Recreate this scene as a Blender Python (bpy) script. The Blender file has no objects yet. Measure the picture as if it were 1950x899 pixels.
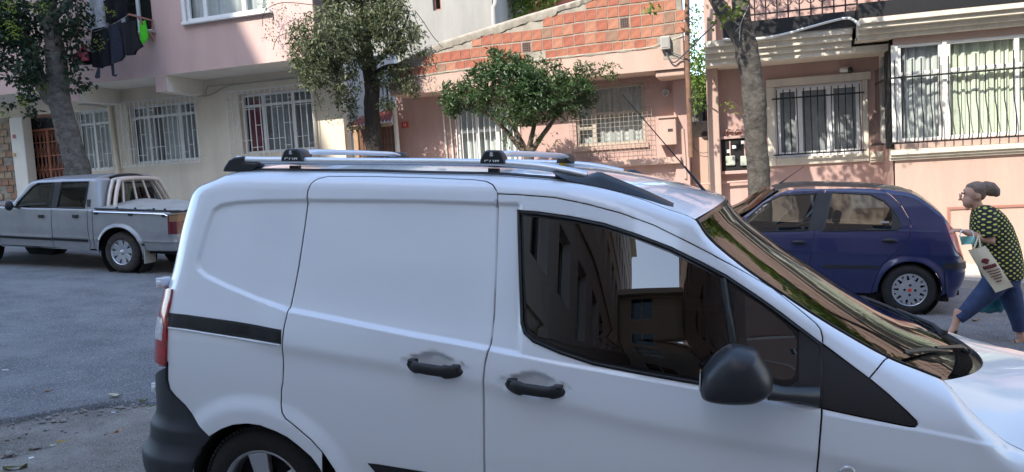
import bpy, bmesh, math, random
import numpy as np
from mathutils import Vector, Matrix, noise
from mathutils.geometry import delaunay_2d_cdt

# ------------------------------------------------------------------ camera
scene = bpy.context.scene
COL = scene.collection
FPX, CX, CY = 1465.0, 975.0, 449.5          # focal length / centre in photo pixels (1950 wide)
YAW, PITCH, ROLL, CAMH = math.radians(15.1), math.radians(-4.6), math.radians(3.3), 1.73
fw = np.array([-math.sin(YAW)*math.cos(PITCH), math.cos(YAW)*math.cos(PITCH), math.sin(PITCH)])
_r0 = np.array([math.cos(YAW), math.sin(YAW), 0.0]); _u0 = np.cross(_r0, fw)
RT = math.cos(ROLL)*_r0 - math.sin(ROLL)*_u0
UP = math.sin(ROLL)*_r0 + math.cos(ROLL)*_u0
CAM = np.array([0.0, 0.0, CAMH])
cd = bpy.data.cameras.new('camera'); cam = bpy.data.objects.new('camera', cd); COL.objects.link(cam)
cd.sensor_fit = 'HORIZONTAL'; cd.sensor_width = 36.0; cd.lens = 36.0*FPX/1950.0
cd.clip_start = 0.05; cd.clip_end = 2000.0
cam.matrix_world = Matrix(((RT[0], UP[0], -fw[0], 0), (RT[1], UP[1], -fw[1], 0), (RT[2], UP[2], -fw[2], CAMH), (0, 0, 0, 1)))
scene.camera = cam

# ------------------------------------------------------------------ sky, sun, exposure
SUNDIR = Vector((-0.46, -1.0, 1.02)).normalized()      # from the place towards the sun
w = bpy.data.worlds.new('World'); scene.world = w; w.use_nodes = True
nt = w.node_tree; nt.nodes.clear()
out = nt.nodes.new('ShaderNodeOutputWorld'); bg = nt.nodes.new('ShaderNodeBackground'); sk = nt.nodes.new('ShaderNodeTexSky')
sk.sky_type = 'NISHITA'; sk.sun_disc = False
sk.sun_elevation = math.asin(SUNDIR.z); sk.sun_rotation = math.atan2(SUNDIR.x, SUNDIR.y)
sk.air_density = 1.0; sk.dust_density = 0.8; sk.ozone_density = 1.0
bg.inputs['Strength'].default_value = 0.15
nt.links.new(sk.outputs[0], bg.inputs[0]); nt.links.new(bg.outputs[0], out.inputs[0])
sd = bpy.data.lights.new('sun', 'SUN'); sd.energy = 2.0; sd.angle = math.radians(0.55); sd.color = (1.0, 0.95, 0.86)
sun = bpy.data.objects.new('sun', sd); COL.objects.link(sun)
sun.rotation_euler = SUNDIR.to_track_quat('Z', 'Y').to_euler(); sun.location = (0, 0, 30)
scene.view_settings.view_transform = 'Standard'; scene.view_settings.look = 'None'
scene.view_settings.exposure = 1.97; scene.view_settings.gamma = 1.0; scene.view_settings.use_curve_mapping = False
scene.cycles.max_bounces = 8; scene.cycles.transparent_max_bounces = 16; scene.cycles.caustics_reflective = False
scene.cycles.use_denoising = True

# ------------------------------------------------------------------ street slope and pixel helpers
SLA = math.radians(4.1); SL = math.tan(SLA)            # the street runs downhill to +X
def gz(x): return -SL*x
def pray(x, y): return RT*((x-CX)/FPX) + UP*((CY-y)/FPX) + fw
def proj(p):
    d = np.asarray(p, float) - CAM
    z = d@fw
    return np.stack([CX + FPX*(d@RT)/z, CY - FPX*(d@UP)/z], -1)
def at_y(x, y, Y):
    d = pray(x, y); return CAM + d*(Y/d[1])
def at_ground(x, y, dz=0.0):
    d = pray(x, y); t = (-CAMH+dz)/(d[2]+SL*d[0]); return CAM + t*d
def V(p): return Vector((float(p[0]), float(p[1]), float(p[2])))

# ------------------------------------------------------------------ materials
MATS = {}
def mat(name, col, rough=0.6, metal=0.0, var=0.0, vscale=6.0, bump=0.0, bscale=60.0, coat=0.0, spec=0.5, col2=None, detail=4.0, bdist=0.01, trans=0.0, sheen=0.0):
    m = bpy.data.materials.new(name); m.use_nodes = True; MATS[name] = m
    n = m.node_tree.nodes; l = m.node_tree.links; b = n['Principled BSDF']
    b.inputs['Base Color'].default_value = (*col, 1); b.inputs['Roughness'].default_value = rough
    b.inputs['Metallic'].default_value = metal; b.inputs['Specular IOR Level'].default_value = spec
    if coat: b.inputs['Coat Weight'].default_value = coat; b.inputs['Coat Roughness'].default_value = 0.04
    if sheen: b.inputs['Sheen Weight'].default_value = sheen
    if var or bump:
        tc = n.new('ShaderNodeTexCoord')
    if var or col2:
        nz = n.new('ShaderNodeTexNoise'); nz.inputs['Scale'].default_value = vscale; nz.inputs['Detail'].default_value = detail
        nz.inputs['Roughness'].default_value = 0.65
        l.new(tc.outputs['Object'], nz.inputs['Vector'])
        cr = n.new('ShaderNodeValToRGB'); cr.color_ramp.elements[0].position = 0.32; cr.color_ramp.elements[1].position = 0.68
        c2 = col2 if col2 else tuple(c*(1-var) for c in col); c1 = col if col2 else tuple(min(1, c*(1+var*0.6)) for c in col)
        cr.color_ramp.elements[0].color = (*c2, 1); cr.color_ramp.elements[1].color = (*c1, 1)
        l.new(nz.outputs['Fac'], cr.inputs['Fac']); l.new(cr.outputs['Color'], b.inputs['Base Color'])
    if bump:
        nb = n.new('ShaderNodeTexNoise'); nb.inputs['Scale'].default_value = bscale; nb.inputs['Detail'].default_value = 5
        l.new(tc.outputs['Object'], nb.inputs['Vector'])
        bp = n.new('ShaderNodeBump'); bp.inputs['Strength'].default_value = bump; bp.inputs['Distance'].default_value = bdist
        l.new(nb.outputs['Fac'], bp.inputs['Height']); l.new(bp.outputs['Normal'], b.inputs['Normal'])
    return m
def glass_mat(name, tint, rough=0.0, ior=1.5, wave=0.0):
    m = bpy.data.materials.new(name); m.use_nodes = True; MATS[name] = m
    n = m.node_tree.nodes; l = m.node_tree.links; n.clear()
    o = n.new('ShaderNodeOutputMaterial'); mx = n.new('ShaderNodeMixShader'); f = n.new('ShaderNodeFresnel')
    t = n.new('ShaderNodeBsdfTransparent'); g = n.new('ShaderNodeBsdfGlossy')
    ge = n.new('ShaderNodeNewGeometry'); mr = n.new('ShaderNodeMapRange'); mr.inputs['To Min'].default_value = ior; mr.inputs['To Max'].default_value = 1/ior
    l.new(ge.outputs['Backfacing'], mr.inputs['Value']); l.new(mr.outputs[0], f.inputs['IOR'])
    t.inputs['Color'].default_value = (*tint, 1); g.inputs['Roughness'].default_value = rough
    if wave:
        tc = n.new('ShaderNodeTexCoord'); nb = n.new('ShaderNodeTexNoise'); nb.inputs['Scale'].default_value = 2.5; nb.inputs['Detail'].default_value = 1
        bp = n.new('ShaderNodeBump'); bp.inputs['Strength'].default_value = wave; bp.inputs['Distance'].default_value = 0.02
        l.new(tc.outputs['Object'], nb.inputs['Vector']); l.new(nb.outputs['Fac'], bp.inputs['Height'])
        l.new(bp.outputs['Normal'], g.inputs['Normal']); l.new(bp.outputs['Normal'], f.inputs['Normal'])
    l.new(f.outputs[0], mx.inputs[0]); l.new(t.outputs[0], mx.inputs[1]); l.new(g.outputs[0], mx.inputs[2]); l.new(mx.outputs[0], o.inputs[0])
    return m

# ------------------------------------------------------------------ mesh builder
class MB:
    def __init__(s): s.v = []; s.f = []; s.xf = None
    def add(s, vs, fs):
        o = len(s.v); s.v += [tuple(float(c) for c in p) for p in vs]; s.f += [tuple(i+o for i in f) for f in fs]; return s
    def box(s, x0, x1, y0, y1, z0, z1):
        return s.add([(x0,y0,z0),(x1,y0,z0),(x1,y1,z0),(x0,y1,z0),(x0,y0,z1),(x1,y0,z1),(x1,y1,z1),(x0,y1,z1)],
                     [(3,2,1,0),(4,5,6,7),(0,1,5,4),(1,2,6,5),(2,3,7,6),(3,0,4,7)])
    def obox(s, c, ax, ay, az):
        c, ax, ay, az = (np.asarray(k, float) for k in (c, ax, ay, az))
        vs = [c+i*ax+j*ay+k*az for k in (-1,1) for (i,j) in ((-1,-1),(1,-1),(1,1),(-1,1))]
        return s.add(vs, [(3,2,1,0),(4,5,6,7),(0,1,5,4),(1,2,6,5),(2,3,7,6),(3,0,4,7)])
    def bar(s, a, b, w, t=None, up=(0,0,1)):
        a = np.asarray(a, float); b = np.asarray(b, float); d = b-a; L = np.linalg.norm(d); d = d/L
        sd_ = np.cross(d, up); 
        if np.linalg.norm(sd_) < 1e-4: sd_ = np.cross(d, (0,1,0))
        sd_ /= np.linalg.norm(sd_); u = np.cross(sd_, d)
        return s.obox((a+b)/2, sd_*w/2, d*L/2, u*(t or w)/2)
    def prism(s, poly, f0, f1):
        """poly: list of 2-D points; f0/f1 map a 2-D point to the front / back 3-D point"""
        n = len(poly); vs = [f0(p) for p in poly]+[f1(p) for p in poly]
        return s.add(vs, [tuple(range(n)), tuple(range(2*n-1, n-1, -1))]+[(i, i+n, (i+1)%n+n, (i+1)%n) for i in range(n)])
    def tube(s, pts, r, n=8, cap=True, sx=1.0):
        pts = [np.asarray(p, float) for p in pts]; m = len(pts)
        rs = r if isinstance(r, (list, tuple)) else [r]*m
        vs = []; fs = []; pu = None
        for i, p in enumerate(pts):
            d = pts[min(i+1, m-1)]-pts[max(i-1, 0)]; d = d/(np.linalg.norm(d)+1e-9)
            if pu is None:
                pu = np.cross(d, (0,0,1)) if abs(d[2]) < .9 else np.cross(d, (1,0,0))
            pu = pu-d*(pu@d); pu = pu/np.linalg.norm(pu); q = np.cross(d, pu)
            for k in range(n):
                a = 2*math.pi*k/n; vs.append(p+rs[i]*(math.cos(a)*pu*sx+math.sin(a)*q))
        for i in range(m-1):
            for k in range(n):
                fs.append((i*n+k, i*n+(k+1)%n, (i+1)*n+(k+1)%n, (i+1)*n+k))
        if cap: fs += [tuple(range(n-1, -1, -1)), tuple(range((m-1)*n, m*n))]
        return s.add(vs, fs)
    def lathe(s, c, axis, prof, n=32):
        """prof: (radius, height along axis)"""
        c = np.asarray(c, float); ax = np.asarray(axis, float); ax = ax/np.linalg.norm(ax)
        p = np.cross(ax, (0,0,1)); p = p/np.linalg.norm(p) if np.linalg.norm(p) > .01 else np.array((1.,0,0)); q = np.cross(ax, p)
        vs = [c+ax*h+r*(math.cos(2*math.pi*k/n)*p+math.sin(2*math.pi*k/n)*q) for r, h in prof for k in range(n)]
        fs = [(i*n+k, i*n+(k+1)%n, (i+1)*n+(k+1)%n, (i+1)*n+k) for i in range(len(prof)-1) for k in range(n)]
        return s.add(vs, fs)
    def grid(s, rows):
        m = len(rows[0]); o = [p for r in rows for p in r]
        return s.add(o, [(i*m+j, i*m+j+1, (i+1)*m+j+1, (i+1)*m+j) for i in range(len(rows)-1) for j in range(m-1)])
    def ell(s, c, rx, ry, rz, n=10, m=7, rot=None):
        vs = []; fs = []
        for i in range(m+1):
            t = math.pi*i/m
            for k in range(n):
                a = 2*math.pi*k/n; p = np.array((rx*math.sin(t)*math.cos(a), ry*math.sin(t)*math.sin(a), rz*math.cos(t)))
                if rot is not None: p = rot@p
                vs.append(np.asarray(c, float)+p)
        for i in range(m):
            for k in range(n): fs.append((i*n+k, (i+1)*n+k, (i+1)*n+(k+1)%n, i*n+(k+1)%n))
        return s.add(vs, fs)
    def mesh(s, name, m, smooth=None):
        me = bpy.data.meshes.new(name); me.from_pydata(s.v, [], s.f); me.validate(); me.update()
        if m is not None: me.materials.append(MATS[m] if isinstance(m, str) else m)
        if smooth is not None:
            me.polygons.foreach_set('use_smooth', [True]*len(me.polygons)); me.set_sharp_from_angle(angle=math.radians(smooth))
        return me
    def build(s, name, m, parent=None, smooth=None, bevel=0.0):
        return link(name, s.mesh(name, m, smooth), parent, bevel)
def link(name, data, parent=None, bevel=0.0):
    o = bpy.data.objects.new(name, data); COL.objects.link(o)
    if parent is not None: o.parent = parent
    if bevel:
        b = o.modifiers.new('edge', 'BEVEL'); b.width = bevel; b.segments = 2; b.limit_method = 'ANGLE'; b.angle_limit = math.radians(50)
    return o
def tag(o, label, cat, group=None, kind=None):
    if label: o['label'] = label
    if cat: o['category'] = cat
    if group: o['group'] = group
    if kind: o['kind'] = kind
    return o
def thing(name, label, cat, M=None, group=None):
    o = bpy.data.objects.new(name, None); COL.objects.link(o); o.empty_display_size = 0.2
    if M is not None: o.matrix_world = M
    return tag(o, label, cat, group)
def frame(loc, yaw=0.0, slope=False):
    M = Matrix.Translation(V(loc))
    if slope: M = M @ Matrix.Rotation(SLA, 4, 'Y')
    return M @ Matrix.Rotation(yaw, 4, 'Z')
def smooth_path(pts, sub=6, closed=False):
    """Catmull-Rom through the points"""
    P = [np.asarray(p, float) for p in pts]; n = len(P); o = []
    for i in range(n if closed else n-1):
        g = (lambda k: P[k % n]) if closed else (lambda k: P[min(max(k, 0), n-1)])
        a, b, c, d = g(i-1), g(i), g(i+1), g(i+2)
        for k in range(sub):
            t = k/sub
            o.append(.5*((2*b)+(c-a)*t+(2*a-5*b+4*c-d)*t*t+(3*b-a-3*c+d)*t**3))
    if not closed: o.append(P[-1])
    return o

# ------------------------------------------------------------------ vehicle skin: a smooth surface S(u, v); panels are cut out of it
def pchip(xk, yk):
    xk = np.asarray(xk, float); yk = np.asarray(yk, float); h = np.diff(xk); d = np.diff(yk)/h
    m = np.zeros(len(xk)); m[0] = d[0]; m[-1] = d[-1]
    for i in range(1, len(xk)-1):
        if d[i-1]*d[i] > 0:
            w1 = 2*h[i]+h[i-1]; w2 = h[i]+2*h[i-1]; m[i] = (w1+w2)/(w1/d[i-1]+w2/d[i])
    def f(x):
        x = np.clip(np.asarray(x, float), xk[0], xk[-1]); i = np.clip(np.searchsorted(xk, x)-1, 0, len(h)-1)
        t = (x-xk[i])/h[i]
        return ((1+2*t)*(1-t)**2*yk[i]+t*(1-t)**2*h[i]*m[i]+t*t*(3-2*t)*yk[i+1]+t*t*(t-1)*h[i]*m[i+1])
    return f
def sdf_poly(u, v, poly):
    """signed distance to a closed polygon, negative inside"""
    P = np.asarray(poly, float); Q = np.roll(P, -1, 0); d2 = np.full(np.shape(u), 1e9); ins = np.zeros(np.shape(u), bool)
    for (ax, ay), (bx, by) in zip(P, Q):
        ex, ey = bx-ax, by-ay; L = ex*ex+ey*ey+1e-12
        t = np.clip(((u-ax)*ex+(v-ay)*ey)/L, 0, 1)
        d2 = np.minimum(d2, (u-ax-t*ex)**2+(v-ay-t*ey)**2)
        c = ((ay > v) != (by > v))
        with np.errstate(divide='ignore', invalid='ignore'): ins ^= c & (u < ex*(v-ay)/(ey if abs(ey) > 1e-12 else 1e-12)+ax)
    return np.where(ins, -1, 1)*np.sqrt(d2)
def dist_line(u, v, line):
    d2 = np.full(np.shape(u), 1e9); side = np.zeros(np.shape(u))
    for (ax, ay), (bx, by) in zip(line[:-1], line[1:]):
        ex, ey = bx-ax, by-ay; L = ex*ex+ey*ey+1e-12
        t = np.clip(((u-ax)*ex+(v-ay)*ey)/L, 0, 1); q = (u-ax-t*ex)**2+(v-ay-t*ey)**2
        s = ex*(v-ay)-ey*(u-ax); side = np.where(q < d2, np.sign(s), side); d2 = np.minimum(d2, q)
    return side*np.sqrt(d2)
def sstep(a, b, x):
    t = np.clip((x-a)/(b-a), 0, 1); return t*t*(3-2*t)
def inset(poly, g):
    P = np.asarray(poly, float); n = len(P); a = 0.5*np.sum(P[:,0]*np.roll(P[:,1],-1)-np.roll(P[:,0],-1)*P[:,1])
    s = 1 if a > 0 else -1; e = np.roll(P,-1,0)-P; e /= (np.linalg.norm(e, axis=1)[:,None]+1e-9)
    nr = np.stack([-e[:,1], e[:,0]], 1)*s; b = nr+np.roll(nr, 1, 0); b /= np.maximum(np.linalg.norm(b, axis=1)[:,None], 1e-6)
    k = 1/np.maximum(np.sum(b*nr, 1), .5)
    return P+b*g*k[:,None]
def resample(poly, step):
    P = [np.asarray(p, float) for p in poly]; o = []
    for a, b in zip(P, P[1:]+P[:1]):
        n = max(1, int(round(np.linalg.norm(b-a)/step)))
        o += [a+(b-a)*k/n for k in range(n)]
    return np.array(o)

class Skin:
    """local frame: x along the vehicle (to the right in the picture), y away from the camera, z up; near side is y = -h"""
    RA = 0.2; RB = 0.2; LA = 0.2; LB = 0.2; AMAX = math.radians(80)
    def __init__(s, origin, yaw=0.0):
        s.M = frame(origin, yaw, True); s.Mi = s.M.inverted(); s.A = np.array(s.M); s.Ai = np.array(s.Mi)
    def to_local(s, p): return s.Ai[:3,:3]@np.asarray(p, float)+s.Ai[:3,3]
    def to_world(s, p): return np.asarray(p, float)@s.A[:3,:3].T+s.A[:3,3]
    def px(s, x, y, h):
        """pixel -> local (x, z) on the plane y = -h"""
        o = s.to_local(CAM); d = s.Ai[:3,:3]@pray(x, y); t = (-h-o[1])/d[1]; p = o+d*t; return p[0], p[2]
    def pl(s, x, y, h):
        a = s.px(x, y, h); return np.array((a[0], -h, a[1]))
    def feat(s, u, v): return np.zeros(np.shape(u))
    # subclasses give hw(x,z), ze(u), rr(u), and ends xr(z) (high-u end) / xl(z) (low-u end): where the corner rounding starts, or None
    xr = None; xl = None; lines = ()
    def S(s, u, v, d=0.0, features=True):
        u = np.asarray(u, float); v = np.asarray(v, float)
        r = s.rr(u); z0 = s.ze(u)-r
        a = np.clip((v-z0)/r, 0, s.AMAX); z = np.where(v < z0, v, z0+r*np.sin(a)); ins = r*(1-np.cos(a))
        xc = u; b = np.zeros(np.shape(u)); ex = np.zeros(np.shape(u)); sg = np.ones(np.shape(u)); ra = np.ones(np.shape(u))*s.RA; rb = np.ones(np.shape(u))*s.RB
        if s.xl is not None:
            c = s.xl(z); m = u < c; bb = (c-u)/s.LA; xc = np.where(m, c, xc); b = np.where(m, np.minimum(bb, math.pi/2), b)
            ex = np.where(m, np.maximum(0, bb-math.pi/2)*s.LA, ex); sg = np.where(m, -1, sg); ra = np.where(m, s.LA, ra); rb = np.where(m, s.LB, rb)
        if s.xr is not None:
            c = s.xr(z); m = u > c; bb = (u-c)/s.RA; xc = np.where(m, c, xc); b = np.where(m, np.minimum(bb, math.pi/2), b)
            ex = np.where(m, np.maximum(0, bb-math.pi/2)*s.RA, ex); sg = np.where(m, 1, sg)
        x = xc+sg*ra*np.sin(b); h = s.hw(xc, z)-rb*(1-np.cos(b))-ex
        nx = sg*np.sin(b); nh = np.cos(b); D = d-0.0+(s.feat(u, v) if features else 0.0)
        x = x-nx*ins+D*nx*np.cos(a); h = h-nh*ins+D*nh*np.cos(a); z = z+D*np.sin(a)
        return np.stack([x, -h, z], -1)
    def N(s, u, v, d=0.0):
        e = 2e-3; du = s.S(u+e, v, d)-s.S(u-e, v, d); dv = s.S(u, v+e, d)-s.S(u, v-e, d)
        n = np.cross(du, dv); return n/np.maximum(np.linalg.norm(n, axis=-1)[...,None], 1e-9)
    def uv(s, pts, h0=0.84):
        """pixels -> (u, v) on the skin"""
        P = np.asarray(pts, float); q = np.array([s.px(x, y, h0) for x, y in P]); u = q[:,0].copy(); v = q[:,1].copy()
        f = lambda a, b: proj(s.to_world(s.S(a, b, 0, False)))
        for _ in range(25):
            e = 1e-3; p0 = f(u, v); ju = (f(u+e, v)-p0)/e; jv = (f(u, v+e)-p0)/e; r = P-p0
            det = ju[:,0]*jv[:,1]-ju[:,1]*jv[:,0]; det = np.where(np.abs(det) < 2e3, np.where(det<0,-2e3,2e3), det)
            du = (r[:,0]*jv[:,1]-r[:,1]*jv[:,0])/det; dv = (ju[:,0]*r[:,1]-ju[:,1]*r[:,0])/det
            u += np.clip(du, -.08, .08)*.8; v += np.clip(dv, -.08, .08)*.8
        return np.stack([u, v], 1)
    def vtop(s, u): return s.ze(u)-s.rr(u)+s.rr(u)*s.AMAX
    def panel(s, name, poly, m, parent, d=0.0, gap=0.0025, step=0.02, holes=(), rim=0.02, lip=0.003, both=False):
        P0 = inset(resample(poly, step), gap); P1 = inset(P0, lip*1.4)
        pts = [P0, P1]; edges = []; o = 0
        for q in pts:
            n = len(q); edges += [(o+i, o+(i+1) % n) for i in range(n)]; o += n
        H = []
        for hp in holes:
            h0 = inset(resample(hp, step), -gap); h1 = inset(h0, -lip*1.4); H.append((h0, h1))
            for q in (h0, h1):
                n = len(q); edges += [(o+i, o+(i+1) % n) for i in range(n)]; o += n; pts.append(q)
        lo = P0.min(0); hi = P0.max(0)
        gu, gv = np.meshgrid(np.arange(lo[0]+step/2, hi[0], step), np.arange(lo[1]+step/2, hi[1], step)); gu = gu.ravel(); gv = gv.ravel()
        k = sdf_poly(gu, gv, P1) < -step*.45
        for h0, h1 in H: k &= sdf_poly(gu, gv, h1) > step*.45
        for ln in s.lines: k &= np.abs(dist_line(gu, gv, ln)) > .017
        gu, gv = gu[k], gv[k]
        for ln in s.lines:
            C = resample(list(ln)+list(ln)[::-1][1:-1], .010)[:None]; C = C[:len(C)//2+1]
            if len(C) < 3: continue
            tg = np.gradient(C, axis=0); tg /= np.linalg.norm(tg, axis=1)[:,None]+1e-9; nr = np.stack([-tg[:,1], tg[:,0]], 1)
            for of in (-.013, -.0085, -.0045, 0, .0045, .0085, .013):
                q = C+nr*of; kk = sdf_poly(q[:,0], q[:,1], P1) < -.004
                for h0, h1 in H: kk &= sdf_poly(q[:,0], q[:,1], h1) > .004
                gu = np.r_[gu, q[kk,0]]; gv = np.r_[gv, q[kk,1]]
        k = np.ones(len(gu), bool)
        allp = np.concatenate(pts+[np.stack([gu[k], gv[k]], 1)])
        vv, _, ff, _, _, _ = delaunay_2d_cdt([Vector(p) for p in allp], edges, [], 0, 1e-6)
        q = np.array([(p.x, p.y) for p in vv]); F = np.array([f[:] for f in ff]); c = q[F].mean(1)
        keep = sdf_poly(c[:,0], c[:,1], P0) < 0
        for h0, h1 in H: keep &= sdf_poly(c[:,0], c[:,1], h0) > 0
        F = F[keep]
        # vertices on the outer ring roll inwards
        ring = np.abs(sdf_poly(q[:,0], q[:,1], P0)) < 1e-5
        for h0, h1 in H: ring |= np.abs(sdf_poly(q[:,0], q[:,1], h0)) < 1e-5
        dd = np.full(len(q), d)-np.where(ring, lip, 0)
        W = s.S(q[:,0], q[:,1], dd); Nn = s.N(q[:,0], q[:,1], d)
        v3 = list(map(tuple, W)); nn = [tuple(a) for a in Nn]; fs = [tuple(int(i) for i in t) for t in F]
        # orient: normals must point to the camera side
        if len(fs):
            a, b, cc = W[F[:,0]], W[F[:,1]], W[F[:,2]]; fl = np.einsum('ij,ij->i', np.cross(b-a, cc-a), Nn[F[:,0]]) < 0
            fs = [t[::-1] if fl[i] else t for i, t in enumerate(fs)]
        if rim:
            for poly0 in [P0]+[h0 for h0, _ in H]:
                o = len(v3); n = len(poly0); A = s.S(poly0[:,0], poly0[:,1], d-lip); B = s.S(poly0[:,0], poly0[:,1], d-lip-rim)
                e = np.roll(poly0, -1, 0)-np.roll(poly0, 1, 0); nA = s.N(poly0[:,0], poly0[:,1], d)
                v3 += list(map(tuple, A))+list(map(tuple, B)); nn += [tuple(a) for a in nA]+[tuple(a) for a in nA]
                fs += [(o+i, o+(i+1) % n, o+n+(i+1) % n, o+n+i) for i in range(n)]
        me = bpy.data.meshes.new(name); me.from_pydata(v3, [], fs); me.update()
        me.materials.append(MATS[m]); me.polygons.foreach_set('use_smooth', [True]*len(me.polygons))
        me.normals_split_custom_set_from_vertices(nn)
        ob = link(name, me, parent)
        if both: s.far(ob)
        return ob
    def far(s, ob, parent=None):
        """the mirrored copy on the far side"""
        me = ob.data.copy(); vs = np.array([v.co for v in me.vertices]); fs = [tuple(p.vertices)[::-1] for p in me.polygons]
        nn = np.array([n.vector for n in me.vertex_normals]) if False else None
        n2 = bpy.data.meshes.new(ob.name); vs[:,1] *= -1; n2.from_pydata([tuple(v) for v in vs], [], fs); n2.update()
        n2.materials.append(ob.data.materials[0]); n2.polygons.foreach_set('use_smooth', [True]*len(n2.polygons)); n2.set_sharp_from_angle(angle=math.radians(40))
        return link(ob.name, n2, parent or ob.parent)
    def top_edge(s, u): return s.S(u, s.vtop(np.asarray(u, float)), 0, False)
    def cap(s, name, us, m, parent, camber, bulge=None, n=24, lift=0.0, t0=-1.0, t1=1.0, endcamb=None, sm=60):
        """surface spanning from the near top edge to its mirror image"""
        us = np.asarray(us, float); E = s.top_edge(us); rows = []
        for i, u in enumerate(us):
            row = []; cb = camber(u) if callable(camber) else camber; bl = bulge(u) if callable(bulge) else (bulge or 0)
            for k in range(n+1):
                t = t0+(t1-t0)*k/n; q = 1-abs(t)**2.4
                row.append((E[i,0]+bl*q, E[i,1]*-t, E[i,2]+cb*q+lift))
            rows.append(row)
        return MB().grid(rows).build(name, m, parent, smooth=sm)
    def cap_pt(s, u, t, camber=0, bulge=0, lift=0):
        E = s.top_edge(np.array([u]))[0]; q = 1-abs(t)**2.4; return np.array((E[0]+bulge*q, E[1]*-t, E[2]+camber*q+lift))
# ================================================================== the white van
mat('van_white', (0.78, 0.83, 0.88), rough=0.28, coat=1.0, spec=0.4)
mat('black_plastic', (0.012, 0.013, 0.015), rough=0.42, bump=0.15, bscale=900, bdist=0.001)
mat('gloss_black', (0.006, 0.006, 0.007), rough=0.18)
mat('bumper_grey', (0.030, 0.034, 0.042), rough=0.55, bump=0.2, bscale=1200, bdist=0.001)
mat('rubber_seal', (0.008, 0.008, 0.009), rough=0.5)
mat('dark_inside', (0.010, 0.010, 0.011), rough=0.9)
mat('seat_fabric', (0.035, 0.036, 0.040), rough=0.95, var=0.2, vscale=40)
mat('alu', (0.70, 0.72, 0.75), rough=0.33, metal=0.85)
mat('tyre', (0.014, 0.014, 0.014), rough=0.85, var=0.3, vscale=30)
mat('tyre_dust', (0.055, 0.050, 0.045), rough=0.95, var=0.4, vscale=14)
mat('rim_silver', (0.52, 0.54, 0.57), rough=0.30, metal=0.7)
mat('lamp_red', (0.42, 0.006, 0.010), rough=0.08, coat=1.0, var=0.35, vscale=25)
mat('lamp_clear', (0.62, 0.62, 0.66), rough=0.12, coat=1.0, var=0.3, vscale=60, bump=0.5, bscale=120)
mat('lamp_orange', (0.65, 0.16, 0.02), rough=0.12, coat=1.0)
mat('chrome', (0.85, 0.86, 0.88), rough=0.12, metal=1.0)
mat('print_white', (0.75, 0.75, 0.75), rough=0.5)
mat('yellow_plastic', (0.75, 0.42, 0.02), rough=0.4)
mat('mark_red', (0.55, 0.05, 0.03), rough=0.7)
mat('mirror_black', (0.022, 0.024, 0.028), rough=0.36, bump=0.12, bscale=900, bdist=0.001)
glass_mat('glass_tinted', (0.014, 0.016, 0.018), ior=2.1, wave=0.02)
glass_mat('glass_screen', (0.14, 0.16, 0.16), ior=2.0, wave=0.02)
glass_mat('glass_car', (0.42, 0.45, 0.46), ior=1.5)
mat('mirror_glass', (0.9, 0.9, 0.9), rough=0.02, metal=1.0)

class Van(Skin):
    RA = RB = LA = LB = 0.20
    def __init__(s):
        Skin.__init__(s, (-1.90, 3.63, gz(-1.90)))
        s.hz = pchip([.10,.20,.32,.45,.62,.80,.93,1.02,1.10,1.40,1.70], [.80,.825,.850,.866,.879,.884,.879,.868,.850,.782,.712])
        rs = [(400,338),(375,360),(362,385),(345,450),(330,520),(318,560),(304,620),(299,690),(302,760),(304,899)]
        q = [s.px(x, y, .80) for x, y in rs]; q.sort(key=lambda p: p[1])
        zz = [p[1] for p in q]; xx = [p[0]+.77*s.LA for p in q]
        s.xl = pchip([-.2]+zz+[1.8], [xx[0]]+xx+[xx[-1]+.02])
        s._sil = (rs, q, zz, xx)
        s.rr = pchip([-2, -.5, -.2, 1.0, 1.5, 1.75, 2.3, 2.6, 3.4], [.10, .10, .075, .070, .055, .045, .05, .08, .10])
        top = [(480,326),(600,327),(700,328),(800,331),(940,334),(1000,338),(1080,345),(1150,358),(1223,379),(1270,397),(1323,417),(1345,448),(1400,497),(1500,567),(1600,630),(1697,683),(1760,708),
               (1797,724),(1842,775),(1880,811),(1917,841),(1950,857)]
        T = []
        for p in top:
            h = .68
            for _ in range(12):
                x, z = s.px(*p, h); h = float(s.hw(x, z))-float(s.rr(x))*(1-math.cos(s.AMAX))
            T.append((x, z))
        s.T = T; x1 = T[-1]
        s.ze0 = None
        s.ze = pchip([-2.0, -.75, -.5, -.32]+[t[0] for t in T]+[x1[0]+.15, x1[0]+.35, x1[0]+.5], [1.60, 1.60, 1.635, 1.655]+[t[1] for t in T]+[x1[1]-.10, x1[1]-.22, x1[1]-.30])
    def hw(s, x, z):
        x = np.asarray(x, float); z = np.asarray(z, float)
        k = sstep(.85, 1.15, z)
        return s.hz(z)-.10*np.maximum(0, x-1.95)**2-k*.065*(np.maximum(0, x-1.35)/1.1)**2-.035*(np.maximum(0, .25-x)/.8)**2
    ft = None
    def feat(s, u, v):
        if s.ft is None: return np.zeros(np.shape(u))
        d = -0.013*sstep(.010, -.010, sdf_poly(u, v, s.stamp))
        c = dist_line(u, v, s.crease); d = d+.012*np.exp(-(c/np.where(c > 0, .15, .045))**2)*sstep(-.08, .10, u)
        b = dist_line(u, v, s.beltline); d = d+.007*np.exp(-np.maximum(0, -b)/.05)*sstep(.006, -.010, b)
        d = d+.020*sstep(.135, .050, np.abs(dist_line(u, v, s.archl)))*sstep(-.52, -.40, u)
        for (hu, hv, ang) in s.handles:
            ca, sa = math.cos(ang), math.sin(ang); a = (u-hu)*ca+(v-hv)*sa; e = -(u-hu)*sa+(v-hv)*ca
            q = np.sqrt((a/.135)**2+((e-.004)/.036)**2); d = d-.005*sstep(1.08, .94, q)
            q2 = np.sqrt((a/.078)**2+((e-.008)/.052)**2); d = d-.024*sstep(1.05, .55, q2)
        return d
van = Van()
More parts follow.
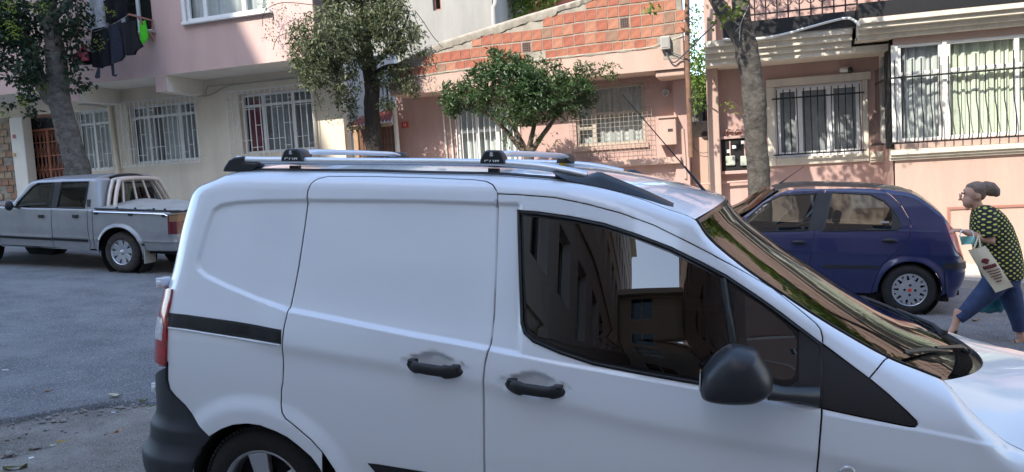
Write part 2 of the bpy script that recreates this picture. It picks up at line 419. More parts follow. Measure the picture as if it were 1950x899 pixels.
rs, q_, zz, xx = van._sil                              # fit the rear corner so that its outline falls where it should
for _ in range(6):
    for i, (pxy, zq) in enumerate(zip(sorted(rs, key=lambda p: -p[1]), zz)):
        us_ = np.linspace(xx[i]-.32, xx[i]+.05, 40); pj = proj(van.to_world(van.S(us_, np.full(40, min(zq, 1.62)), 0, False))); xx[i] += np.clip((pxy[0]-pj[:,0].min())/430, -.05, .05)
    van.xl = pchip([-.2]+zz+[1.8], [xx[0]]+xx+[xx[-1]+.02])
VAN = thing('van', 'white panel van with black trim and silver roof rails parked nearest the camera', 'van', van.M)
UV = van.uv
stamp_top = [(946,389),(800,384),(583,382),(507,383),(450,386),(420,391),(405,401)]
stamp_left = [(394,430),(382,472),(375,498),(377,513),(390,525),(431,545),(488,569),(545,588)]
belt_px = [(545,588),(617,602),(701,619),(786,636),(870,651),(938,664),(1000,677),(1070,691),(1130,701),(1334,738),(1470,762),(1566,783),(1650,800),(1745,813)]
van.stamp = UV(stamp_top+stamp_left+[(617,602),(701,619),(786,636),(870,651),(938,664),(990,674),(990,389)])
van.beltline = UV([(545,588),(617,602),(701,619),(786,636),(870,651),(938,664),(1000,677),(1070,691),(1130,701),(1334,738),(1470,762),(1566,783),(1650,800),(1745,815),(1820,830),(1890,846)])
van.crease = UV([(480,640),(539,650),(769,689),(922,722),(1088,764),(1239,801),(1352,820),(1556,854),(1640,872),(1800,905)])
hA, hB, hC = UV([(828,697),(1018,736),(980,729)])
van.handles = [(hA[0], hA[1], -.02), (hB[0], hB[1], -.02)]
van.archl = UV(smooth_path([(366,960),(368,925),(372,899),(376,877),(386,852),(403,829),(426,815),(448,807),(470,805),(500,808),(529,819),(551,830),(573,847),(596,867),(609,884),(618,899),(632,930),(640,970)], 3))
van.ft = True
van.lines = [[tuple(p) for p in van.beltline], [tuple(p) for p in UV(stamp_top+stamp_left)]]

def zline(pts): return [tuple(p) for p in pts]
# --- panel outlines traced along the shut lines
slide_px = [(583,385),(585,364),(592,349),(604,340),(625,335),(700,335),(800,337),(900,341),(925,344),(938,351),(945,363),(946,385),(943,500),(939,600),(935,645),(932,662),(925,690),(922,720),(921,760),(922,899),(921,985),(920,1030),
            (800,1015),(690,1000),(672,985),(662,945),(640,892),(618,859),(596,835),(569,812),(547,795),(539,784),(535,770),(535,743),(538,728),(539,699),(539,660),(543,622),(548,600),(551,585),(565,510),(577,430)]
slide = UV(slide_px)
fd_px = [(947,369),(991,371),(1055,376),(1118,389),(1182,406),(1245,429),(1308,460),(1372,493),(1427,522),(1470,548),(1516,583),(1554,615),(1563,627),(1567,643),(1566,700),(1565,773),(1560,840),(1556,899),(1552,1000),(1546,1110),(1300,1090),(920,1032),(921,985),(922,899),(921,760),(922,720),(925,690),(932,662),(935,645),(939,600),(943,500),(946,400)]
fdoor = UV(fd_px)
win_px = [(984,401),(1023,404),(1087,413),(1150,426),(1214,447),(1277,471),(1340,502),(1383,525),(1446,567),(1488,597),(1518,620),(1566,656),(1565,776),(1470,757),(1334,732),(1298,726),(1214,711),(1129,694),(1066,673),(1015,651),(998,635),(991,616),(987,520)]
winhole = UV(win_px)
arch_px = [(366,960),(368,925),(372,899),(376,877),(386,852),(403,829),(426,815),(448,807),(470,805),(478,805),(500,808),(529,819),(551,830),(573,847),(596,867),(609,884),(618,899),(632,930),(640,970)]
arch = UV(arch_px)
bump_px = [(319,690),(319,723),(323,741),(334,755),(352,772),(370,795),(386,812),(403,829)]
bump = UV(bump_px)
uR = -1.15                                             # how far the skin is followed round the rear corner
slideL = slide[28:]                                    # left edge of the sliding door, bottom to top
top_u = np.linspace(uR, 2.70, 160)
topc = np.stack([top_u, van.vtop(top_u)], 1)
# quarter panel: rear corner, over the wheel, up to the cantrail above both doors and along the A pillar
ltr = lambda u: [(x, float(van.vtop(np.array(x)))) for x in u]
quarter = [(uR, .62)]+[tuple(p) for p in bump]+[tuple(p) for p in arch[6:17]]+[tuple(p) for p in (slide[27:31])]
quarter += [tuple(p) for p in slide[31:]]+[tuple(p) for p in slide[:11]]
fd_top = [tuple(p) for p in fdoor[:14]]
quarter += fd_top
pill = UV([(1567,655),(1655,721),(1693,688)])
ux = pill[2][0]
quarter += [tuple(pill[0]), tuple(pill[1])]+ltr(np.linspace(ux, uR, 150))
van.panel('body_side', quarter, 'van_white', VAN, gap=.002, step=.016)
sd_ = van.panel('sliding_door', [tuple(p) for p in slide], 'van_white', VAN, step=.013, gap=.003)
fd_ = van.panel('front_door', [tuple(p) for p in fdoor], 'van_white', VAN, step=.013, gap=.003, holes=[[tuple(p) for p in winhole]])
# front wing
hood_px = [(1793,722),(1812,745),(1842,775),(1880,811),(1917,841),(1950,857)]
wing = [tuple(pill[1])]+[(x, float(van.vtop(np.array(x)))) for x in np.linspace(ux, 3.3, 40)]+[(3.3, .30)]
fa = [(2.47+.345*math.cos(a), .27+.345*math.sin(a)) for a in np.linspace(-.1, math.pi+.1, 22)]
wing += [(2.9, .25)]+fa+[(2.11, .22)]+[tuple(p) for p in UV([(1552,1000),(1556,899),(1560,840),(1565,778)])]
tri_px = [(1566,657),(1655,721),(1691,751),(1729,786),(1745,802),(1746,808),(1742,812),(1729,811),(1653,796),(1565,777)]
tri = UV(tri_px)
wing2 = [tuple(pill[1])]+[tuple(p) for p in UV([(1691,751),(1729,786),(1745,802),(1746,808),(1742,812),(1729,811),(1653,796),(1565,777)])]
wing2 = wing2+[tuple(p) for p in UV([(1560,840),(1556,899),(1552,1000)])]+[(2.11,.22)]+fa[::-1]+[(2.9,.25),(3.3,.30)]+ltr(np.linspace(3.3, ux, 60))
van.panel('front_wing', wing2, 'van_white', VAN, step=.018, gap=.003)
# black triangle behind the wing
van.panel('wing_trim_triangle', [tuple(p) for p in tri], 'black_plastic', VAN, d=.003, gap=.002, step=.02)
# sill
van.panel('sill', [(.32,.13),(2.10,.13),(2.10,.215),(.90,.235),(.36,.245)], 'bumper_grey', VAN, d=.0, step=.03)
# window assembly: black frame sheet with two panes
pane_px = [(996,413),(1023,416),(1087,425),(1150,438),(1214,459),(1277,484),(1340,516),(1376,537),(1384,590),(1396,665),(1402,735),(1334,722),(1298,715),(1214,700),(1129,683),(1070,663),(1022,642),(1008,629),(1003,612),(999,520)]
qp_px = [(1395,549),(1446,581),(1480,606),(1508,632),(1517,648),(1517,690),(1514,712),(1508,722),(1490,724),(1414,706),(1404,640)]
pane = UV(pane_px); qpane = UV(qp_px)
wf = van.panel('window_frame', [tuple(p) for p in winhole], 'gloss_black', fd_, d=-.006, gap=.002, step=.03, holes=[[tuple(p) for p in pane], [tuple(p) for p in qpane]])
van.ft = None
gp1 = van.panel('window_pane', [tuple(p) for p in pane], 'glass_tinted', fd_, d=-.010, gap=-.002, step=.03, rim=0, lip=0)
gp2 = van.panel('quarter_pane', [tuple(p) for p in qpane], 'glass_tinted', fd_, d=-.010, gap=-.002, step=.03, rim=0, lip=0)
van.ft = True
sail = UV([(1522,628),(1566,658),(1565,776),(1500,765),(1466,756),(1520,726)])
van.panel('mirror_base_panel', [tuple(p) for p in sail], 'black_plastic', fd_, d=.004, gap=.0, step=.03)
# seal round the window
S3 = van.S(*np.array(resample(inset(winhole, .006), .03)).T, .001)
MB().tube(list(S3)+[S3[0]], .0065, n=6).build('window_seal', 'rubber_seal', fd_, smooth=60)
div = van.S(*UV([(1378,530),(1386,590),(1396,655),(1404,720)]).T, -.004)
MB().tube(list(div), .014, n=6).build('division_bar', 'black_plastic', fd_, smooth=60)

# rail of the sliding door: recessed black channel
trk = UV([(321,595),(354,599),(448,612),(539,627),(538,654),(449,641),(354,626),(321,622)])
tr_ = van.panel('door_track', [tuple(p) for p in trk], 'black_plastic', VAN, d=.004, gap=0, step=.03)
trk2 = UV([(358,603),(448,616),(537,631),(537,650),(449,637),(358,623)])
van.panel('track_channel', [tuple(p) for p in trk2], 'gloss_black', tr_, d=.006, gap=0, step=.03)
tl_ = van.S(*UV([(322,624),(354,628),(449,643),(536,656)]).T, .004)
MB().tube(list(tl_), .004, n=6).build('track_lip', 'van_white', tr_, smooth=60)
# tail lamp
lamp_px = [(320,546),(330,550),(330,556),(327,576),(323,594),(320,605),(321,622),(320,649),(319,680),(319,697)]
lamp = [tuple(p) for p in UV(lamp_px)]
def lampx(z): return float(van.xl(np.array(z)))-.27
lb = [(lampx(z), z) for z in np.linspace(lamp[-1][1], lamp[0][1], 10)]
lo_ = van.panel('tail_lamp', lamp+lb, 'lamp_red', VAN, d=.014, gap=.001, step=.02, rim=.02)
z1 = UV([(314,605),(316,622),(314,648)])
cl = [tuple(p) for p in z1]+[(lampx(z), z) for z in np.linspace(z1[2][1]-.01, z1[0][1], 6)]
van.panel('reversing_lens', cl, 'lamp_clear', lo_, d=.017, gap=.001, step=.02, rim=.004)
# rear bumper
def bump_d(z): return float(pchip([.1,.22,.30,.36,.40,.44,.48,.53,.57,.60,.75],[.0,.045,.062,.068,.066,.045,.030,.028,.010,.004,.004])(z))
class Bump(Van): pass
_f = van.feat
bump_poly = [(uR,.62),(lamp[-1][0]-.16,.74),(lamp[-1][0]-.002, lamp[-1][1]-.004)]+[tuple(p) for p in bump]+[tuple(p) for p in arch[5::-1]]+[(-.42,.17),(uR,.17)]
bfun = pchip([.1,.22,.30,.36,.40,.44,.48,.53,.57,.60,.80],[.0,.035,.052,.060,.060,.040,.028,.028,.010,.004,.004])
van.feat = lambda u, v: _f(u, v)*0+bfun(v)*sstep(-.28, -.45, u)
van.panel('rear_bumper', bump_poly, 'bumper_grey', VAN, d=.006, gap=.001, step=.016)
van.feat = _f
# rear door hinges
for hx, hy in ((303,537),(294,735)):
    h0 = .80; hs_ = np.linspace(.35, .80, 46); cand = [van.pl(hx+5, hy, h_) for h_ in hs_]; a = min(cand, key=lambda p: abs(p[0]-(float(van.xl(np.array(p[2])))-.20-.004)))
    hb = MB(); hb.obox(a+np.array((.008,0,0)), (.016,0,0), (0,.03,0), (0,0,.022)); hb.obox(a+np.array((.012,-.004,0)), (.010,0,0), (0,.034,0), (0,0,.010))
    hb.build('rear_door_hinge', 'van_white', VAN, smooth=30, bevel=.004)
# lower rub strip
rub = [tuple(p) for p in UV([(701,882),(720,884),(800,897),(921,915),(921,945),(800,932),(730,915)])]
van.panel('rub_strip', rub, 'black_plastic', sd_, d=.008, gap=0, step=.03)
rub = [tuple(p) for p in UV([(926,916),(1200,960),(1550,1020),(1550,1050),(1200,995),(926,947)])]
van.panel('rub_strip', rub, 'black_plastic', fd_, d=.008, gap=0, step=.04)
# fuel / side repeater badge
bp = van.S(*UV([(1613,899)]).T, 0)[0]
MB().lathe(bp, (0,-1,0), [(.0,.012),(.020,.012),(.026,.008),(.028,.0)], 24).build('side_repeater', 'rim_silver', VAN, smooth=50)

# handles: a bowed grip with a thicker lock end
def handle(pxs, flip, parent):
    c = van.S(*UV([pxs]).T, 0, False)[0]; b = MB(); L = .118
    rows = []
    for i in range(25):
        t = i/24*2-1; w_ = .0295*math.sqrt(max(0, 1-abs(t)**2.8)); 
        lockend = sstep(.30, .45, t*flip)
        w_ *= .76+.24*max(float(lockend), float(sstep(.45, .62, -t*flip)))
        out_ = .004+.034*(1-abs(t)**3)+.003*float(lockend); zc = -.0*t
        tilt = -.055*t*L
        ring = []
        for k in range(12):
            a = 2*math.pi*k/12; ring.append((c[0]+t*L, c[1]-out_+.013*math.sin(a)*(1-abs(t)**4*.8), c[2]+tilt+zc+w_*math.cos(a)))
        rows.append(ring+[ring[0]])
    b.grid(rows)
    hd = b.build('door_handle', 'black_plastic', parent, smooth=50)
    for sx in (-1, 1):
        px_ = c+np.array((sx*.088, -.012, -.055*sx*.088+.012)); MB().obox(px_, (.018,0,0), (0,.020,0), (0,0,.015)).build('handle_foot', 'black_plastic', hd, smooth=40, bevel=.006)
handle((829,700), 1, sd_); handle((1020,738), -1, fd_)

# mirror: shell lofted outwards, arm and glass
sh_px = [(1333,743),(1332,730),(1337,706),(1344,694),(1359,677),(1372,666),(1387,657),(1402,655),(1425,660),(1441,666),(1449,677),(1466,704),(1472,727),(1468,744),(1450,757),(1430,763),(1389,764),(1354,760),(1338,754)]
hm = 1.00; SH = np.array([van.px(x, y, hm) for x, y in sh_px]); SH = np.array(smooth_path(SH, 3, True)); cc = SH.mean(0)
rows = []
for h, k in ((.955,.80),(.965,.90),(.98,.97),(1.01,1.0),(1.045,.975),(1.075,.90),(1.095,.78),(1.108,.60),(1.115,.36),(1.117,.1)):
    k2 = k
    rows.append([(cc[0]+(p[0]-cc[0])*k2, -h, cc[1]+(p[1]-cc[1])*k2+.0) for p in SH]+[(cc[0]+(SH[0][0]-cc[0])*k2, -h, cc[1]+(SH[0][1]-cc[1])*k2)])
b = MB().grid(rows); n_ = len(SH); b.f.append(tuple(range(n_-1, -1, -1))); b.f.append(tuple((len(rows)-1)*(n_+1)+i for i in range(n_)))
mir = b.build('door_mirror', 'mirror_black', VAN, smooth=60)
mk = [(cc[0]+(p[0]-cc[0])*1.006, cc[1]+(p[1]-cc[1])*1.006) for p in SH]
cl_ = MB(); seam0 = [np.array((x-.0, -1.035, z)) for x, z in mk if x < cc[0]-.045]
arm = [van.pl(1462,745,.98), van.pl(1490,750,.95), van.pl(1520,752,.92), van.pl(1560,757,.875)]
ra_ = MB(); rw = []
for i, p in enumerate(arm):
    hh = (.030,.026,.026,.038)[i]; dp = (.035,.03,.03,.02)[i]
    rw.append([p+np.array((0.0, -dp*math.sin(a), hh*math.cos(a))) for a in np.linspace(0, 2*math.pi, 13)])
ra_.grid(rw).build('mirror_arm', 'mirror_black', mir, smooth=60)
mx0 = SH[:,0].min(); MB().box(mx0-.0005, mx0+.004, -1.055, -.985, cc[1]-.055, cc[1]+.005).build('mirror_glass', 'mirror_glass', mir)

# --- roof, windscreen, cowl, bonnet
uws0, uwsb = van.T[10][0], van.T[16][0]+.06
u_hood = van.T[17][0]
camb = lambda u: .045 if u < 1.3 else .045+.02*(u-1.3)
roofb = lambda u: .115*float(sstep(1.0, 1.72, np.array(u)))-.0
roofus = np.concatenate([np.linspace(-.30, 1.3, 30), np.linspace(1.34, uws0, 14)])
van.cap('roof', roofus, 'van_white', VAN, camb, roofb)
# rear end of the roof and the rear doors (outside the photo's view, closed body)
Eb = van.top_edge(np.array([-.30]))[0]
rows = []
us = np.linspace(-.30, uR, 30); Et = van.top_edge(us)
for i in range(30):
    rows.append([(Et[i,0], Et[i,1]*-t, Et[i,2]+.045*(1-abs(t)**2.4)*max(0, 1-i/20)) for t in np.linspace(-1, 1, 17)])
MB().grid(rows).build('roof_rear', 'van_white', VAN, smooth=60)
rows = []
for v in np.linspace(.18, 1.66, 24):
    p = van.S(np.array([uR+.02]), np.array([min(v, float(van.vtop(np.array(uR))))]), 0, False)[0]
    rows.append([(p[0], p[1]*t, p[2]) for t in np.linspace(1, -1, 9)])
MB().grid(rows).build('rear_door', 'van_white', VAN, smooth=60)
wsb = lambda u: .115+.05*float(sstep(uws0, uwsb, np.array(u)))
wcb = lambda u: .058-.040*float(sstep(uws0, uwsb, np.array(u)))
wus = np.linspace(uws0+.012, uwsb, 26)
van.cap('windscreen', wus, 'glass_screen', VAN, wcb, wsb, lift=-.008, t0=-.985, t1=.985)
van.cap('windscreen_band', np.linspace(uws0-.004, uws0+.03, 4), 'gloss_black', VAN, lambda u: .058, lambda u: .115, lift=-.012)
# windscreen edge strips
for sgn in (-1, 1):
    e = MB(); ptsA = [van.cap_pt(u, sgn*.985, wcb(u), wsb(u), -.004) for u in np.linspace(uws0, uwsb-.01, 24)]
    e.tube(ptsA, .007, 6).build('windscreen_seal', 'rubber_seal', VAN, smooth=60)
hoodb = lambda u: .285-.12*float(sstep(2.9, 3.28, np.array(u)))
hoodc = lambda u: min(.30, .958-(u+hoodb(u)-2.85)*.155-float(van.ze(np.array(u))))
hus = np.linspace(u_hood, 3.28, 30)
van.cap('bonnet', hus, 'van_white', VAN, hoodc, hoodb, n=40)
# cowl between glass and bonnet
rows = []
for k in range(7):
    f = k/6; row = []
    for t in np.linspace(-.98, .98, 25):
        a = van.cap_pt(uwsb-.02, t, wcb(uwsb), wsb(uwsb), -.014); c_ = van.cap_pt(u_hood, t, hoodc(u_hood), hoodb(u_hood), -.02)
        p = a*(1-f)+c_*f; p[2] -= .035*math.sin(math.pi*f)*(1-abs(t)**3); row.append(p)
    rows.append(row)
cow = MB().grid(rows).build('cowl', 'gloss_black', VAN, smooth=60)
g = MB()
for t in np.linspace(-.8, .8, 41):
    a = van.cap_pt(uwsb-.02, t, wcb(uwsb), wsb(uwsb), -.010); c_ = van.cap_pt(u_hood, t, hoodc(u_hood), hoodb(u_hood), -.025); g.bar(a*.75+c_*.25, a*.30+c_*.70, .006, .012)
g.build('cowl_grille', 'black_plastic', cow)['kind'] = 'stuff'
# wipers
def wiper(t_piv, t_tip, u_tip, name='wiper'):
    pv = van.cap_pt(uwsb-.02, t_piv, wcb(uwsb), wsb(uwsb), -.006)*.35+van.cap_pt(u_hood, t_piv, hoodc(u_hood), hoodb(u_hood), -.012)*.65; tp = van.cap_pt(u_tip, t_tip, wcb(u_tip), wsb(u_tip), .012)
    m1 = pv*.45+tp*.55+np.array((0,0,.02))
    wv = MB().tube([pv, pv*.8+m1*.2+np.array((0,0,.018)), m1], [.014,.011,.007], 6).build(name, 'black_plastic', VAN, smooth=50)
    d = (tp-pv)/np.linalg.norm(tp-pv); s_ = m1+d*.0
    bl = []
    for f in np.linspace(0, 1, 9):
        q = (pv*.68+tp*.32)*(1-f)+(tp+d*.02)*f; bl.append(q+np.array((0,0,.004+.008*math.sin(math.pi*f))))
    MB().tube(bl, [.006]+[.009]*7+[.006], 6).build('wiper_blade', 'rubber_seal', wv, smooth=50)
    MB().lathe(pv, (0.3,0,1), [(.0,.022),(.016,.020),(.020,.0)], 12).build('wiper_pivot', 'black_plastic', wv, smooth=40)
wiper(-.25, -.90, van.T[15][0]+.03); wiper(.22, .86, uwsb-.07)

# --- roof rails (near traced, far mirrored)
hr = .615
rc = [van.pl(x, y, hr) for x, y in ((452,304),(480,305.5),(560,306.5),(700,308),(850,309),(950,311.5),(1010,315.5),(1050,320.5),(1090,328),(1118,334))]
rc = smooth_path(rc, 4)
foot_px = [(421,327),(425,317),(433,305),(443,299.5),(459,297.5),(462,300),(461,310),(482,310),(490,313),(477,325)]
fin_px = [(1054,327),(1062,326),(1112,335),(1141,326),(1320,404),(1326,409),(1313,416),(1307,409.5),(1199,367),(1143,354),(1080,342)]
for sgn in (1, -1):
    rl = MB().tube([p*np.array((1, sgn, 1)) for p in rc], .0165, 12, sx=1.0).build('roof_rail', 'alu', VAN, smooth=60)
    ft = MB()
    fp = [van.px(x, y, hr+.03) for x, y in foot_px]
    ft.prism(fp, lambda p: (p[0], -(hr+.026)*sgn, p[1]), lambda p: (p[0]+.01, -(hr-.03)*sgn, p[1]-.002)).build('rail_foot', 'black_plastic', rl, smooth=35, bevel=.008)
    fb = MB()
    up = [van.px(x, y, hr) for x, y in fin_px[:6]]; lo2 = [van.px(x, y, .665) for x, y in fin_px[5:][::-1]+[fin_px[0]][:0]]
    # fin: lower outer edge on the skin, upper ridge inboard
    n_ = 24
    def pol(L, f):
        L = np.array(L); sg = np.r_[0, np.cumsum(np.linalg.norm(np.diff(L, axis=0), axis=1))]; return np.array([np.interp(f*sg[-1], sg, L[:,0]), np.interp(f*sg[-1], sg, L[:,1])])
    upx = [(1054,327),(1062,326),(1112,335),(1141,326),(1230,362),(1320,404)]; lox = [(1054,329),(1080,342),(1143,354),(1199,367),(1260,390),(1313,416)]
    rows = []
    for f in np.linspace(0, 1, 28):
        a = pol(upx, f); c_ = pol(lox, f); A_ = van.pl(a[0], a[1], .615); B_ = van.pl(c_[0], c_[1], .685)
        B_[2] -= .004; mid = A_*.5+B_*.5+np.array((0, -.012, .002)); C_ = A_+np.array((0, .05, -.03)); D_ = A_+np.array((0,.018,-.004))
        rows.append([p*np.array((1, sgn, 1)) for p in (B_, mid, A_, D_, C_)])
    fb.grid(rows).build('rail_fin', 'black_plastic', rl, smooth=45)
# ditch moulding beside the rails
for sgn in (1, -1):
    pts = [van.cap_pt(u, -.955*sgn, 0, 0, .006) for u in np.linspace(-.22, 1.35, 30)]
    MB().tube(pts, .009, 6).build('roof_moulding', 'rim_silver' if False else 'bumper_grey', VAN, smooth=60)
# cross bars with lettering
def text_mesh(s, size, ext=.0006):
    c = bpy.data.curves.new('t', 'FONT'); c.body = s; c.size = size; c.extrude = ext; c.align_x = 'CENTER'; c.align_y = 'CENTER'
    o = bpy.data.objects.new('t', c); COL.objects.link(o); dg = bpy.context.evaluated_depsgraph_get(); me = bpy.data.meshes.new_from_object(o.evaluated_get(dg))
    bpy.data.objects.remove(o); bpy.data.curves.remove(c); return me
def strokes_paw(org, ex, ez, h):
    """P A W in thin strokes: P with open bowl, A without a bar, W"""
    b = MB(); t = h*.21
    def st(pts):
        for a, c_ in zip(pts[:-1], pts[1:]):
            A_ = org+ex*a[0]*h+ez*a[1]*h; C_ = org+ex*c_[0]*h+ez*c_[1]*h; b.bar(A_, C_, t, t, up=np.cross(ex, ez))
    st([(-1.75,0),(-1.75,.42)]); st([(-1.75,1),(-.95,1),(-.75,.85),(-.75,.6),(-.95,.42),(-1.75,.42)])
    st([(-.55,0),(0,1),(.55,0)])
    st([(.65,1),(1.0,0),(1.3,.75),(1.6,0),(1.95,1)])
    return b
for nb, (xn, xf) in enumerate((((562,0),(762,0)), ((941,0),(1078,0)))):
    pn = van.pl(xn[0], 297 if nb == 0 else 299, hr); xN = pn[0]; xF = van.px(xf[0], 295, -hr)[0]
    zr = float(np.interp(xN, [p[0] for p in rc], [p[2] for p in rc])); ztop = zr+.043
    cb = thing('crossbar', None, None)
    cb.parent = VAN
    dirv = np.array((xF-xN, 2*hr, 0)); dirv /= np.linalg.norm(dirv)
    br = MB(); rows = []
    A_ = np.array((xN, -hr+.045, ztop-.012)); B_ = np.array((xF, hr-.045, ztop-.012)); px_ = np.array((dirv[1], -dirv[0], 0))
    for P_ in (A_, A_*.9+B_*.1+np.array((0,0,.010)), A_*.5+B_*.5+np.array((0,0,.012)), A_*.1+B_*.9+np.array((0,0,.010)), B_):
        rows.append([P_+px_*.032*math.cos(a)+np.array((0,0,.013))*math.sin(a) for a in np.linspace(0, 2*math.pi, 17)])
    br.grid(rows).build('bar', 'alu', cb, smooth=60)
    for sgn, X in ((1, xN), (-1, xF)):
        # foot: wedge that sits on the rail, widest at the outer face
        prof = [(-.052,-.012),(-.050,.004),(-.040,.030),(-.026,.044),(.026,.044),(.040,.030),(.050,.004),(.052,-.012)]
        rows = []
        for y_, k, kz, dz in ((-.034,.92,.80,0),(-.028,1,.95,0),(.012,1,1,0),(.050,.82,.86,.004),(.085,.62,.55,.012),(.105,.5,.3,.016)):
            rows.append([(X+a*k+y_*0, (-hr+y_)*sgn, zr+dz+.010+c_*kz) for a, c_ in prof]+[(X+prof[0][0]*k, (-hr+y_)*sgn, zr+dz+.010+prof[0][1]*kz)])
        fo = MB().grid(rows); m_ = len(prof); fo.f.append(tuple(range(m_-1, -1, -1))); fo.f.append(tuple(5*(m_+1)+i for i in range(m_)))
        F_ = fo.build('bar_foot', 'black_plastic', cb, smooth=40, bevel=.003)
        MB().obox((X, (-hr+.0)*sgn, zr-.028), (.022,0,0), (0,.012,0), (0,0,.008)).build('clamp', 'rubber_seal', F_)
        if sgn == 1:
            strokes_paw(np.array((X, -hr-.0345, zr+.006)), np.array((1.,0,0)), np.array((0,.28,.96)), .0165).build('lettering', 'print_white', F_)
            MB().lathe((X-.002, -hr-.030, zr+.038), (0,-1,.2), [(.0,.006),(.006,.006),(.006,.003),(.011,.003),(.012,-.004)], 14).build('lock', 'chrome' if False else 'rim_silver', F_, smooth=40)
        elif nb == 1:
            MB().obox((X-.012, hr-.035, zr-.010), (.018,0,0), (0,.008,0), (0,0,.010)).build('release_tab', 'yellow_plastic', F_)
# antenna on the roof's front edge
ab = van.pl(1350,374,.0); at_ = van.pl(1303,317,.0); tip = van.pl(1185,180,.0)
an = MB().tube([ab+np.array((.012,0,-.02)), ab+np.array((-.010,0,.006)), ab*.75+at_*.25, at_], [.020,.014,.007,.005], 8).build('antenna', 'black_plastic', VAN, smooth=60)
MB().tube([at_, tip], [.0034,.0022], 6).build('antenna_mast', 'black_plastic', an, smooth=60)

# --- wheels
def wheel(name, parent, c, R, W, rimr, sgn=-1, spokes=5, cover=False, dust=False, squash=0.0):
    """c: centre of the outer face; sgn: direction of the outer face along y"""
    c = np.asarray(c, float); ax = np.array((0, sgn, 0.)); 
    root = bpy.data.objects.new(name, None); COL.objects.link(root); root.parent = parent
    pr = [(rimr*.98,-.02),(rimr*1.0,.004),(rimr*1.05,.010),(R*.80,.016),(R*.90,.010),(R*.955,-.006),(R*.985,-.025),(R,-.05),(R,-W+.05),(R*.97,-W+.01),(R*.85,-W),(rimr*.9,-W)]
    MB().lathe(c, ax, pr, 56).build('tyre', 'tyre_dust' if dust else 'tyre', root, smooth=35)
    tr = MB()                                       # tread blocks
    if not dust:
        for k in range(84):
            a = 2*math.pi*k/84; rad = np.array((math.cos(a), 0, math.sin(a))); tan = np.array((-math.sin(a), 0, math.cos(a)))
            tr.obox(c+rad*(R*.992)+ax*(-.030), tan*R*.024, ax*.022+tan*.006, rad*.006)
            tr.obox(c+rad*(R*1.0)+ax*(-W*.5), tan*R*.024, ax*.035, rad*.004)
        tr.build('tread', 'tyre', root)
    rm = MB(); rm.lathe(c, ax, [(rimr,.006),(rimr*.985,.010),(rimr*.94,.004),(rimr*.90,-.02),(rimr*.88,-.09)], 48)
    rim = rm.build('rim', 'rim_silver', root, smooth=40)
    MB().lathe(c, ax, [(0,-.07),(rimr*.89,-.075)], 32).build('brake_plate', 'dark_inside', rim)
    if cover:
        cv = MB(); n = 9; k2 = 12                     # domed cover with sickle openings round the edge
        cv.lathe(c, ax, [(0,.020),(rimr*.26,.020),(rimr*.42,.016),(rimr*.62,.012)], 48)
        cv.lathe(c, ax, [(rimr*.90,.008),(rimr*.985,.006),(rimr*1.0,-.004)], 48)
        for k in range(n):
            a0 = 2*math.pi*k/n; 
            for f in (0,):
                pts = []
                for (rr_, da) in ((.60,-.21),(.91,-.30),(.91,-.10),(.74,.0),(.91,.10),(.91,.30),(.60,.21)):
                    a = a0+da; pts.append((rr_*rimr*math.cos(a), rr_*rimr*math.sin(a)))
                cv.prism(pts, lambda p: c+np.array((p[0],0,p[1]))+ax*.011, lambda p: c+np.array((p[0],0,p[1]))+ax*(-.006))
        cv.build('wheel_cover', 'rim_silver', root, smooth=30)
        for k in range(4):
            bt = MB(); a = math.pi/2*k; bt.lathe(c+np.array((math.cos(a),0,math.sin(a)))*rimr*.30, ax, [(rimr*.075,.024),(rimr*.075,.016)], 12); bt.lathe(c+np.array((math.cos(a),0,math.sin(a)))*rimr*.30, ax, [(0,.0245),(rimr*.075,.024)], 12)
            bt.build('bolt', 'dark_inside', root)
        MB().obox(c+ax*.021, (rimr*.10,0,0), ax*.003, (0,0,rimr*.10)).build('centre_badge', 'mark_red', root)
    else:
        sp = MB()
        for k in range(spokes):
            a = 2*math.pi*k/spokes+math.pi/2+.2; rad = np.array((math.cos(a),0,math.sin(a))); tan = np.array((-math.sin(a),0,math.cos(a)))
            w0, w1 = rimr*.16, rimr*.24
            pl_ = [rad*rimr*.16-tan*w0, rad*rimr*.93-tan*w1, rad*rimr*.93+tan*w1, rad*rimr*.16+tan*w0]
            o_ = len(sp.v); sp.add([c+p+ax*(.000 if i in (1,2) else -.012) for i, p in enumerate(pl_)]+[c+p*1.0+ax*(-.04) for p in pl_], [(0,1,2,3),(7,6,5,4),(0,4,5,1),(1,5,6,2),(2,6,7,3),(3,7,4,0)])
        sp.build('spoke', 'rim_silver', rim, smooth=30, bevel=.006)
        MB().lathe(c, ax, [(0,-.002),(rimr*.17,-.004),(rimr*.22,-.012),(rimr*.22,-.04)], 24).build('hub_cap', 'rim_silver', rim, smooth=40)
    return root
R_ = .293
for x in (-.035, 2.47):
    wheel('wheel', VAN, (x, -.835, R_-.004), R_, .19, .196)
    wheel('wheel', VAN, (x, .835, R_-.004), R_, .19, .196, sgn=1)
w_ = van.pl(454,868,.845); 
